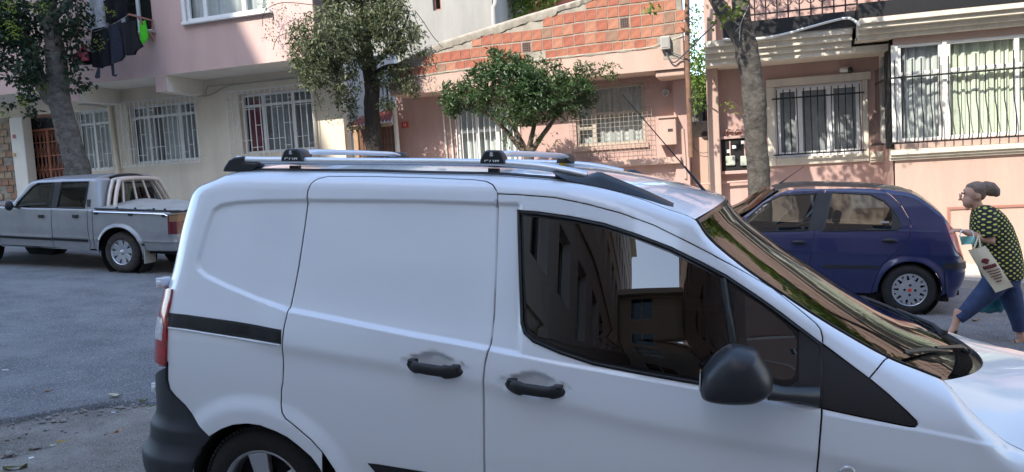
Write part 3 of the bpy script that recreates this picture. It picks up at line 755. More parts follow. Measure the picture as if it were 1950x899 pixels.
# wheel houses, floor and inner liner keep light out
for x in (-.035, 2.47):
    for sgn in (-1, 1):
        pr = [(.36, 0), (.36, .30), (0.0, .30)]
        MB().lathe((x, .855*sgn, .285), (0,-sgn,0), [(.345,.0),(.350,.30),(.0,.30)], 40).build('wheel_house', 'dark_inside', VAN, smooth=40)
ins = MB(); ins.box(-.55, 3.1, -.74, .74, .16, .24); ins.build('floor', 'dark_inside', VAN)
rows = []
for u in np.linspace(-.6, 1.02, 30): rows.append([van.S(np.array([u]), np.array([v]), -.045, False)[0] for v in np.linspace(.62, float(van.ze(np.array(u)))-.01, 16)])
lin = MB().grid(rows).build('inner_liner', 'dark_inside', VAN); van.far(lin)
rows = []
for u in np.linspace(.36, 2.12, 20): rows.append([van.S(np.array([u]), np.array([v]), -.045, False)[0] for v in np.linspace(.16, .88, 8)])
lin = MB().grid(rows).build('inner_liner', 'dark_inside', VAN); van.far(lin)
MB().box(1.0, 1.02, -.70, .70, .2, 1.60).build('bulkhead', 'dark_inside', VAN)
van.cap('headlining', np.linspace(-.3, uws0-.03, 20), 'dark_inside', VAN, .02, 0, lift=-.03)
db = MB(); db.prism([(1.95,.5),(1.92,.86),(2.0,.94),(2.30,.98),(2.55,.93),(2.55,.5)], lambda p:(p[0],-.70,p[1]), lambda p:(p[0],.70,p[1])); db.build('dashboard', 'dark_inside', VAN, smooth=30, bevel=.03)
MB().box(2.56,2.60,-.72,.72,.2,.96).build('firewall', 'dark_inside', VAN)
for y_ in (-.36, .36):
    st = MB(); st.box(1.20, 1.72, y_-.25, y_+.25, .45, .62)
    st.prism([(1.20,.55),(1.36,.60),(1.22,1.22),(1.10,1.22)], lambda p:(p[0],y_-.24,p[1]), lambda p:(p[0],y_+.24,p[1]))
    s_ = st.build('seat', 'seat_fabric', VAN, smooth=40, bevel=.04)
    hh = MB(); hh.prism([(1.10,1.27),(1.20,1.27),(1.17,1.45),(1.09,1.44)], lambda p:(p[0],y_-.13,p[1]), lambda p:(p[0],y_+.13,p[1])); hh.build('headrest', 'seat_fabric', s_, smooth=40, bevel=.03)
sw = MB(); cs = np.array((1.82, .36, .92)); ax_ = np.array((-.9,0,.45)); ax_ /= np.linalg.norm(ax_); q1 = np.array((0,1,0.)); q2 = np.cross(ax_, q1)
sw.tube([cs+.18*(math.cos(a)*q1+math.sin(a)*q2) for a in np.linspace(0, 2*math.pi, 29)], .016, 8); sw.bar(cs-q1*.17, cs+q1*.17, .05, .02); sw.build('steering_wheel', 'black_plastic', VAN, smooth=50)
# far side body, simple closed copy of the skin
rows = []
uu = np.linspace(uR, 3.28, 90)
for u in uu: rows.append([(p[0], -p[1], p[2]) for p in van.S(np.full(26, u), np.linspace(.62, float(van.vtop(np.array(u))), 26), 0, False)])
far = MB()
rows2 = [r for r, u in zip(rows, uu) if u < 1.02]; far.grid(rows2); far.build('far_side', 'van_white', VAN, smooth=60)
rows2 = []
for u in uu:
    if u >= 2.14:
        vm = min(.93, float(van.vtop(np.array(u)))); rows2.append([(p[0], -p[1], p[2]) for p in van.S(np.full(12, u), np.linspace(.62, vm, 12), 0, False)])
MB().grid(rows2).build('far_side', 'van_white', VAN, smooth=60)
rows2 = []
for u in np.linspace(.34, .98, 12): rows2.append([(p[0], -p[1], p[2]) for p in van.S(np.full(8, u), np.linspace(.16, .63, 8), 0, False)])
MB().grid(rows2).build('far_side', 'van_white', VAN, smooth=60)
for ob_ in (fd_, wf, gp1, gp2): van.far(ob_, VAN)
pl2 = MB().tube([np.array((1,-1,1))*(van.S(np.array([u]), van.vtop(np.array([u]))-.03, -.02, False)[0]) for u in np.linspace(1.0, 2.45, 20)], .045, 8).build('far_pillar', 'van_white', VAN, smooth=60)
# ================================================================== ground, road, pavement
def surf_mat(name, c1, c2, scale, rough, bump, bscale, speck=None, speck_scale=400, dist=0.01, stain=None, crack=0.0):
    m = bpy.data.materials.new(name); m.use_nodes = True; MATS[name] = m
    n = m.node_tree.nodes; l = m.node_tree.links; b = n['Principled BSDF']; b.inputs['Roughness'].default_value = rough
    tc = n.new('ShaderNodeTexCoord')
    def nz(s, d=6, r=.6):
        q = n.new('ShaderNodeTexNoise'); q.inputs['Scale'].default_value = s; q.inputs['Detail'].default_value = d; q.inputs['Roughness'].default_value = r
        l.new(tc.outputs['Object'], q.inputs['Vector']); return q.outputs['Fac']
    def ramp(f, p0, p1, a, c):
        r = n.new('ShaderNodeValToRGB'); r.color_ramp.elements[0].position = p0; r.color_ramp.elements[1].position = p1
        r.color_ramp.elements[0].color = (*a, 1); r.color_ramp.elements[1].color = (*c, 1); l.new(f, r.inputs['Fac']); return r.outputs['Color']
    def mix(f, a, c, mode='MIX'):
        q = n.new('ShaderNodeMix'); q.data_type = 'RGBA'; q.blend_type = mode
        if isinstance(f, float): q.inputs[0].default_value = f
        else: l.new(f, q.inputs[0])
        l.new(a, q.inputs[6])
        if isinstance(c, tuple): q.inputs[7].default_value = (*c, 1)
        else: l.new(c, q.inputs[7])
        return q.outputs[2]
    col = ramp(nz(scale), .35, .68, c1, c2)
    if speck:
        sp = ramp(nz(speck_scale, 2, .5), .60, .66, (0,0,0), (1,1,1)); col = mix(sp, col, speck)
        sp2 = ramp(nz(speck_scale*.8+13, 2, .5), .60, .68, (0,0,0), (1,1,1)); col = mix(sp2, col, tuple(k*.35 for k in c1))
    if stain:
        for i, (sc, p, sc_col) in enumerate(stain):
            st = ramp(nz(sc, 5, .7), p, p+.10, (0,0,0), (.75,.75,.75)); col = mix(st, col, sc_col)
    l.new(col, b.inputs['Base Color'])
    bp = n.new('ShaderNodeBump'); bp.inputs['Strength'].default_value = bump; bp.inputs['Distance'].default_value = dist
    l.new(nz(bscale, 6, .7), bp.inputs['Height']); l.new(bp.outputs['Normal'], b.inputs['Normal'])
    return m
surf_mat('asphalt', (.160,.163,.172), (.262,.264,.266), 2.2, .92, 1.0, 55, speck=(.50,.49,.47), speck_scale=85, dist=.025,
         stain=[(.9,.63,(.135,.122,.108)),(3.1,.66,(.115,.108,.10)),(.35,.58,(.29,.285,.28)),(9.0,.66,(.07,.068,.065)),(26.0,.70,(.06,.058,.056))])
surf_mat('dirt', (.20,.175,.145), (.33,.30,.26), 3.0, .97, .9, 60, speck=(.45,.42,.38), speck_scale=120, dist=.02, stain=[(2.0,.58,(.15,.125,.10))])
surf_mat('paving', (.42,.38,.33), (.55,.50,.44), 2.0, .9, .4, 80, dist=.006, stain=[(1.5,.60,(.28,.25,.22))])
surf_mat('kerb_stone', (.34,.32,.29), (.46,.43,.39), 4.0, .9, .5, 90, dist=.006)
rng = random.Random(4)
EDGE = [(-70, 3.9), (-9, 3.80), (-6.2, 3.66), (-5.2, 3.72), (-4.75, 3.80), (-4.50, 3.93), (-4.36, 4.18), (-4.18, 4.40), (-3.95, 4.46), (-3.5, 4.55), (-1, 4.7), (3, 4.8), (70, 4.8)]
def road_edge(x):
    return float(np.interp(x, [e[0] for e in EDGE], [e[1] for e in EDGE]))+.035*noise.noise(Vector((x*4.3, 7, 0)))+.022*noise.noise(Vector((x*15, 3, 1)))+.012*noise.noise(Vector((x*41, 3, 1)))
KERB_Y = 12.0
xs = list(np.arange(-70, -10, 3.0))+list(np.arange(-10, -2, .03))+list(np.arange(-2, 71, 3.0))
rd = MB(); rows = []
ys = [0, .02, .05, .10, .2, .4, .8, 1.4, 2.2, 3.2, 4.5, 6.0, 1e3]
for x in xs:
    e = road_edge(x); k_ = noise.noise(Vector((x*22, 1, 6))); r = [(x, e-.035+.02*k_, gz(x)-.060), (x, e-.014+.012*k_, gz(x)-.026), (x, e+.006*k_, gz(x)-.008+.004*k_), (x, e+.018, gz(x)-.001)]
    for y in (.04, .1, .25, .6, 1.2, 2, 3.2, 5.0): r.append((x, e+y, gz(x)+.004*noise.noise(Vector((x*.8, y*.8, 4)))))
    r.append((x, KERB_Y, gz(x))); rows.append(r)
ro = rd.grid(rows).build('road', 'asphalt', smooth=40); ro['kind'] = 'structure'
# unpaved ground, one sheet to the horizon with a finely bumpy patch beside the road
g = MB(); g.add([(-600,-500,gz(-600)-.085),(600,-500,gz(600)-.085),(600,600,gz(600)-.085),(-600,600,gz(-600)-.085)], [(0,1,2,3)])
gr = g.build('ground', 'dirt'); gr['kind'] = 'structure'
rows = []
for x in np.arange(-7.5, 2.5, .035):
    r = []
    for y in np.arange(1.6, 4.95, .04):
        q = Vector((x*3, y*3, 0)); h = .016*noise.noise(q)+.010*noise.noise(q*3.1)+.006*noise.noise(q*8)
        ed = road_edge(x)-y; f = min(1, max(0, (y-1.6)/.2, 0))*1.0
        # the dirt rises to cover the broken edge towards the van
        cover = float(np.clip((x+4.05)/.55, 0, 1))*.035
        r.append((x, y, gz(x)-.034+h+cover*min(1, max(0, ed*2+1))))
    rows.append(r)
vg = MB().grid(rows).build('verge', 'dirt', smooth=60); vg['kind'] = 'structure'
# pavement with kerb stones along the far side
pv = MB()
xs2 = np.arange(-70, 71, 4.0)
pv.grid([[(x, KERB_Y+.14, gz(x)-.2), (x, KERB_Y+.14, gz(x)+.118), (x, 16.5, gz(x)+.13)] for x in xs2])
PV = pv.build('pavement', 'paving'); PV['kind'] = 'structure'
kb = MB().box(-.395, .395, 0, .145, -.15, .12).mesh('kerb_stone', 'kerb_stone')
for i, x in enumerate(np.arange(-18, 12, .8)):
    o = link('kerb_stone', kb, PV, bevel=.012); o.matrix_world = Matrix.Translation((x, KERB_Y, gz(x)+rng.uniform(-.004,.004))) @ Matrix.Rotation(SLA, 4, 'Y')
pt = MB().box(-.196, .196, -.196, .196, -.02, .0).mesh('paving_slab', 'paving')
for i, x in enumerate(np.arange(2.2, 9.0, .4)):
    for j in range(4):
        o = link('paving_slab', pt, PV, bevel=.004); o.matrix_world = Matrix.Translation((x, KERB_Y+.35+j*.4, gz(x)+.137+rng.uniform(-.003,.003))) @ Matrix.Rotation(SLA, 4, 'Y')
# gravel and grit
def pebble(r_, seed):
    rr = random.Random(seed); b = MB(); b.ell((0,0,0), 1, .8, .55, 6, 4); b.v = [tuple(c*(1+rr.uniform(-.22,.22)) for c in v) for v in b.v]; return b
mat('stone_grey', (.30,.285,.26), .95, var=.35, vscale=30); mat('stone_tan', (.33,.27,.21), .95, var=.35, vscale=30)
mat('leaf_brown', (.30,.14,.05), .8, var=.3, vscale=40); mat('leaf_yellow', (.50,.32,.05), .8, var=.3, vscale=40); mat('leaf_pale', (.55,.53,.40), .8, var=.15, vscale=40); mat('leaf_dull', (.16,.16,.06), .8, var=.3, vscale=40)
mat('paper_white', (.80,.80,.80), .7)
protos = [pebble(1, k) for k in range(6)]
grav = MB()
for i in range(2600):
    x = rng.uniform(-6.6, -1.2); y = rng.uniform(1.7, 4.5)
    if y > road_edge(x)-.02: continue
    k = rng.random(); s_ = .004+.014*k**4
    if i > 1900:                                     # drifted against the broken edge
        y = road_edge(x)-abs(rng.gauss(0, .12))-.02; s_ = .005+.022*k**4
    p = protos[i % 6]; a = rng.uniform(0, 6.3); c_, n_ = math.cos(a), math.sin(a); z = gz(x)-.030+.016*noise.noise(Vector((x*3,y*3,0)))+.010*noise.noise(Vector((x*3,y*3,0))*3.1)
    grav.add([(x+s_*(v[0]*c_-v[1]*n_), y+s_*(v[0]*n_+v[1]*c_), z+s_*(v[2]+.25)) for v in p.v], p.f)
go = grav.build('gravel', 'stone_grey'); tag(go, 'loose grey gravel scattered over the dirt verge', 'gravel', kind='stuff')
grit = MB()
for i in range(2200):
    x = rng.uniform(-9, 4.5); y = rng.uniform(4.3, 11.9) if i % 3 else rng.uniform(10.8, 11.95)
    if x < -3.6 and y < road_edge(x)+.05: continue
    s_ = .0025+.006*rng.random()**4; p = protos[i % 6]
    grit.add([(x+s_*v[0]*1.6, y+s_*v[1], gz(x)+s_*(v[2]+.2)) for v in p.v], p.f)
go = grit.build('road_grit', 'stone_tan'); tag(go, 'fine grit and crumbs lying on the asphalt road', 'grit', kind='stuff')
def leaf_obj(pxy, size, m, label, rot, curl=.25, name='fallen_leaf', dz=.0, onroad=True):
    p = at_ground(*pxy, dz)
    b = MB(); rows = []
    for t in np.linspace(-1, 1, 9):
        w_ = .42*math.sqrt(max(0, 1-t*t))*(1.0-.25*t); rows.append([(t, w_*s_, curl*(t*t*.5+s_*s_*.5)+.05*math.sin(5*t+3*s_)) for s_ in (-1,-.5,0,.5,1)])
    b.grid(rows); b.v = [(x*size, y*size, z*size) for x, y, z in b.v]
    o = b.build(name, m, smooth=60); o.matrix_world = Matrix.Translation(V(p)+Vector((0,0,.006 if onroad else -.03))) @ Matrix.Rotation(SLA,4,'Y') @ Matrix.Rotation(rot,4,'Z')
    return tag(o, label, 'leaf', 'dead leaves on the ground')
leaf_obj((220,757), .055, 'leaf_pale', 'pale curled dry leaf on the asphalt above the broken edge', .2, .5)
leaf_obj((92,746), .030, 'leaf_brown', 'small tan leaf lying on the open asphalt', .9)
leaf_obj((272,766), .036, 'leaf_dull', 'dull olive leaf on the asphalt beside the rear bumper', .4, .5)
leaf_obj((285,776), .026, 'leaf_dull', 'tiny dark leaf closest to the rear bumper', -.4, .3)
leaf_obj((127,836), .058, 'leaf_yellow', 'yellow pointed leaf lying along the broken road edge', .35, .4, onroad=False)
leaf_obj((211,822), .045, 'leaf_brown', 'rusty brown leaf in the dirt under the broken road edge', 1.2, .6, onroad=False)
leaf_obj((108,842), .050, 'leaf_pale', 'greyish flat leaf next to the yellow leaf in the dirt', .1, .3, onroad=False)
leaf_obj((28,887), .060, 'leaf_dull', 'dark olive leaf lowest in the dirt corner', .6, .6, onroad=False)
leaf_obj((1857,612), .05, 'leaf_brown', 'rusty leaf on the asphalt under the walking woman', .3, .4)
def scrap(pxy, sz, label, rot=0.0, m='paper_white', name='litter_scrap', dz=0.0):
    p = at_ground(*pxy, dz); b = MB().box(-sz[0], sz[0], -sz[1], sz[1], 0, sz[2]); o = b.build(name, m, bevel=.002)
    o.matrix_world = Matrix.Translation(V(p)+Vector((0,0,.001))) @ Matrix.Rotation(SLA,4,'Y') @ Matrix.Rotation(rot,4,'Z'); return tag(o, label, 'litter')
scrap((10,706), (.026,.005,.008), 'white cigarette end on the open road', .3, name='cigarette_end')
scrap((216,786), (.016,.005,.004), 'thin white paper sliver near the pale leaf', .2)
scrap((60,875), (.014,.010,.012), 'small white chip in the dirt corner', .9, dz=-.03)
scrap((188,876), (.016,.010,.008), 'white chip in the middle of the dirt', .4, dz=-.03)
scrap((271,890), (.020,.009,.010), 'white cigarette end in the dirt beside the bumper', .1, dz=-.03, name='cigarette_end')
def rock(pxy, s_, m, label, seed, dz=-.03):
    p = at_ground(*pxy, dz); b = pebble(1, seed); b.v = [tuple(c*s_ for c in v) for v in b.v]; o = b.build('stone', m, smooth=30); o.location = V(p)+Vector((0,0,s_*.2)); return tag(o, label, 'stone', 'stones in the dirt')
rock((233,823), .034, 'stone_tan', 'flat tan stone right of the rusty leaf', 11)
rock((204,828), .022, 'stone_tan', 'small tan stone left of the rusty leaf', 12)
rock((66,854), .040, 'stone_grey', 'broad grey stone in the dirt below the broken edge', 13)
rock((18,866), .034, 'stone_grey', 'grey stone near the picture corner in the dirt', 14)
rock((150,862), .024, 'stone_tan', 'tan stone in the dirt below the yellow leaf', 15)
rock((100,880), .026, 'stone_grey', 'grey stone low in the dirt between two leaves', 16)

# ================================================================== buildings: helpers
class Fac:
    """a facade frame: a along the wall to the right, b into the building, c up"""
    def __init__(s, name, label, Y, pxo, yaw, cat='building'):
        p = at_y(pxo[0], pxo[1], Y); s.M = frame((p[0], p[1], 0), math.radians(yaw)); s.A = np.array(s.M); s.Ai = np.array(s.M.inverted())
        s.root = thing(name, label, cat, s.M)
    def px(s, x, y, b=0.0):
        o = s.Ai[:3,:3]@CAM+s.Ai[:3,3]; d = s.Ai[:3,:3]@pray(x, y); t = (b-o[1])/d[1]; p = o+d*t; return float(p[0]), float(p[2])
    def p3(s, x, y, b=0.0):
        a, c = s.px(x, y, b); return np.array((a, b, c))
    def rect(s, q, b=0.0):
        P = [s.px(x, y, b) for x, y in q]                      # TL TR BR BL
        return ((P[0][0]+P[3][0])/2, (P[1][0]+P[2][0])/2, (P[2][1]+P[3][1])/2, (P[0][1]+P[1][1])/2)   # a0 a1 c0 c1
    def world(s, p): return s.A[:3,:3]@np.asarray(p, float)+s.A[:3,3]
    def wall(s, name, a0, a1, c0, c1, b, m, holes=(), depth=.14, parent=None, thick=.25):
        """front sheet with real openings and reveals"""
        As = sorted({a0, a1, *[min(max(v, a0), a1) for h in holes for v in h[:2]]}); Cs = sorted({c0, c1, *[min(max(v, c0), c1) for h in holes for v in h[2:]]})
        g = MB()
        for i in range(len(As)-1):
            for j in range(len(Cs)-1):
                ma, mc = (As[i]+As[i+1])/2, (Cs[j]+Cs[j+1])/2
                if any(h[0] < ma < h[1] and h[2] < mc < h[3] for h in holes): continue
                g.add([(As[i],b,Cs[j]),(As[i+1],b,Cs[j]),(As[i+1],b,Cs[j+1]),(As[i],b,Cs[j+1])], [(0,1,2,3)])
        for h in holes:
            x0, x1, z0, z1 = h; d = depth
            g.add([(x0,b,z0),(x0,b+d,z0),(x0,b+d,z1),(x0,b,z1)], [(0,1,2,3)]); g.add([(x1,b,z0),(x1,b+d,z0),(x1,b+d,z1),(x1,b,z1)], [(3,2,1,0)])
            g.add([(x0,b,z0),(x1,b,z0),(x1,b+d,z0),(x0,b+d,z0)], [(0,1,2,3)]); g.add([(x0,b,z1),(x1,b,z1),(x1,b+d,z1),(x0,b+d,z1)], [(3,2,1,0)])
        t = thick
        g.add([(a0,b,c0),(a0,b+t,c0),(a0,b+t,c1),(a0,b,c1)], [(3,2,1,0)]); g.add([(a1,b,c0),(a1,b+t,c0),(a1,b+t,c1),(a1,b,c1)], [(0,1,2,3)])
        g.add([(a0,b,c1),(a1,b,c1),(a1,b+t,c1),(a0,b+t,c1)], [(0,1,2,3)]); g.add([(a0,b,c0),(a1,b,c0),(a1,b+t,c0),(a0,b+t,c0)], [(3,2,1,0)])
        return g.build(name, m, parent or s.root)
def window(F, r, b, cols=(1,), transom=None, fm='upvc', curtain='curtain_net', name='window', deep=.12, fw_=.055, reveal=.10, drape=None, glass='glass_house', parent=None):
    """frame with mullions, one pane per light, curtain and dark room behind; r = (a0,a1,c0,c1)"""
    a0, a1, c0, c1 = r; bb = b+reveal
    wn = bpy.data.objects.new(name, None); COL.objects.link(wn); wn.parent = parent or F.root
    fr = MB(); fr.box(a0,a1,bb,bb+.06,c1-fw_,c1); fr.box(a0,a1,bb,bb+.06,c0,c0+fw_); fr.box(a0,a0+fw_,bb+.001,bb+.059,c0+fw_,c1-fw_); fr.box(a1-fw_,a1,bb+.001,bb+.059,c0+fw_,c1-fw_)
    tot = sum(cols); edges = [a0]; 
    for w_ in cols: edges.append(edges[-1]+(a1-a0)*w_/tot)
    for e in edges[1:-1]: fr.box(e-fw_*.6, e+fw_*.6, bb+.002, bb+.057, c0+fw_, c1-fw_)
    if transom: 
        for i in range(len(cols)): fr.box(edges[i]+fw_*.6, edges[i+1]-fw_*.6, bb+.004, bb+.055, c0+(c1-c0)*transom-fw_*.5, c0+(c1-c0)*transom+fw_*.5)
    fr.build('frame', fm, wn, bevel=.004)
    for i in range(len(cols)):
        x0, x1 = edges[i]+fw_*.6, edges[i+1]-fw_*.6
        if i == 0: x0 = edges[0]+fw_
        if i == len(cols)-1: x1 = edges[-1]-fw_
        zs = [(c0+fw_, c1-fw_)] if not transom else [(c0+fw_, c0+(c1-c0)*transom-fw_*.5), (c0+(c1-c0)*transom+fw_*.5, c1-fw_)]
        for z0, z1 in zs: MB().add([(x0-.004,bb+.028,z0-.004),(x1+.004,bb+.028,z0-.004),(x1+.004,bb+.028,z1+.004),(x0-.004,bb+.028,z1+.004)],[(0,1,2,3)]).build('pane', glass, wn)
    if curtain:
        n = int((a1-a0)/.03); rows = []
        for i in range(n+1):
            x = a0+(a1-a0)*i/n; y = bb+.16+.022*math.sin(x*41+math.sin(x*9)*2)+.014*math.sin(x*87); rows.append([(x,y,c0+.02),(x,y,c1-.02)])
        MB().grid(rows).build('curtain', curtain, wn, smooth=60)
    if drape:
        for (f0, f1, dm) in drape:
            rows = []; n = 16
            for i in range(n+1):
                x = a0+(a1-a0)*(f0+(f1-f0)*i/n); y = bb+.115+.016*math.sin(x*70); rows.append([(x,y,c0+.02),(x,y,c1-.02)])
            MB().grid(rows).build('drape', dm, wn, smooth=60)
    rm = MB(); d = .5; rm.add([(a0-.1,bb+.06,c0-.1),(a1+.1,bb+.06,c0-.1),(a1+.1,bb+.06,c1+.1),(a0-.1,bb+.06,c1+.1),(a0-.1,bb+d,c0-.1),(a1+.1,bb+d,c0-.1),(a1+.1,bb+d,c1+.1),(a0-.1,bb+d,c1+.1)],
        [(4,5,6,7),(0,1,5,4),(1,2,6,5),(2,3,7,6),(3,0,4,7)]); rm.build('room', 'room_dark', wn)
    return wn
def grille(F, r, b, n, m='grille_white', name='window_grille', cross='stagger', seed=1, r_=.007, rails=(0,1), stand=0.0):
    """vertical bars with short staggered cross pieces, each bar its own part"""
    a0, a1, c0, c1 = r; g = bpy.data.objects.new(name, None); COL.objects.link(g); g.parent = F.root; rg = random.Random(seed)
    bar = MB().box(-r_, r_, -r_, r_, 0, c1-c0).mesh('bar', m)
    st = (a1-a0)/(n-1); crs = MB().box(-st/2+r_, st/2-r_, -r_*.8, r_*.8, -r_*.8, r_*.8).mesh('cross_piece', m)
    for i in range(n): o = link('bar', bar, g); o.location = (a0+st*i, b, c0)
    for f in rails:
        z = c0+(c1-c0)*f; MB().box(a0-r_, a1+r_, b-r_*1.3, b-r_*.2, z-r_*1.2, z+r_*1.2).build('rail', m, g)
    if cross:
        lv = (.16, .27, .48, .72, .84)
        for i in range(n-1):
            for q in ((lv[(i*2) % 5], lv[(i*2+2) % 5]) if i % 3 else (lv[1], lv[3])):
                o = link('cross_piece', crs, g); o.location = (a0+st*(i+.5), b, c0+(c1-c0)*(q+.0))
    for a in (a0, a1):
        for f in (.1, .9): MB().bar((a, b, c0+(c1-c0)*f), (a, b+.16, c0+(c1-c0)*f), .012).build('bracket', m, g)
    return g
mat('upvc', (.74,.74,.72), .4, var=.06, vscale=3); mat('grille_white', (.72,.71,.68), .5, var=.12, vscale=9)
mat('frame_beige', (.42,.37,.30), .5, var=.12, vscale=5); mat('wire_rust', (.36,.31,.26), .6, var=.3, vscale=8); mat('curtain_net', (.55,.57,.55), .95, var=.08, vscale=6); mat('curtain_grey', (.30,.31,.32), .95, var=.15, vscale=6); mat('curtain_green', (.66,.70,.56), .9, var=.06, vscale=4)
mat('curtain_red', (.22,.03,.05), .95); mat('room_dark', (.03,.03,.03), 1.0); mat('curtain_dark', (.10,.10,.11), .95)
glass_mat('glass_house', (.90,.92,.91), ior=1.5, wave=.05)
def plaster(name, col, dirt=.25, scale=1.2, streak=True):
    m = bpy.data.materials.new(name); m.use_nodes = True; MATS[name] = m
    n = m.node_tree.nodes; l = m.node_tree.links; b = n['Principled BSDF']; b.inputs['Roughness'].default_value = .93; b.inputs['Specular IOR Level'].default_value = .25
    tc = n.new('ShaderNodeTexCoord'); mp = n.new('ShaderNodeMapping'); l.new(tc.outputs['Object'], mp.inputs['Vector'])
    mp.inputs['Scale'].default_value = (1.6, 1.6, .35) if streak else (1,1,1)
    a = n.new('ShaderNodeTexNoise'); a.inputs['Scale'].default_value = scale; a.inputs['Detail'].default_value = 8; a.inputs['Roughness'].default_value = .7; l.new(mp.outputs[0], a.inputs['Vector'])
    r = n.new('ShaderNodeValToRGB'); r.color_ramp.elements[0].position = .30; r.color_ramp.elements[1].position = .62
    r.color_ramp.elements[0].color = (*[c*(1-dirt) for c in col], 1); r.color_ramp.elements[1].color = (*col, 1); l.new(a.outputs['Fac'], r.inputs['Fac']); l.new(r.outputs[0], b.inputs['Base Color'])
    f = n.new('ShaderNodeTexNoise'); f.inputs['Scale'].default_value = 45; f.inputs['Detail'].default_value = 6; l.new(tc.outputs['Object'], f.inputs['Vector'])
    bp = n.new('ShaderNodeBump'); bp.inputs['Strength'].default_value = .35; bp.inputs['Distance'].default_value = .006; l.new(f.outputs['Fac'], bp.inputs['Height']); l.new(bp.outputs['Normal'], b.inputs['Normal'])
    return m
plaster('mauve_plaster', (.60,.42,.375), .14); plaster('cream_plaster', (.74,.65,.52), .16); plaster('white_plaster', (.76,.72,.64), .12)
plaster('pink_plaster', (.50,.35,.285), .16); plaster('pink_shaded', (.50,.335,.29), .18); plaster('grey_plaster', (.36,.345,.31), .25, .8); plaster('raw_cement', (.36,.32,.26), .40, 5, False)  # two copies of one pink: sunlit walls, and recessed walls toned for shade
plaster('cream_trim', (.66,.60,.49), .22, 3); plaster('tan_plaster', (.78,.73,.66), .10); plaster('white_wall', (.60,.60,.58), .08)
mat('cable', (.10,.10,.10), .7); mat('cable_grey', (.38,.36,.33), .7)
def cable(F, pts, r_, m='cable', name='cable', parent=None, sub=5):
    return MB().tube(smooth_path(pts, sub), r_, 5).build(name, m, parent or F.root, smooth=60)

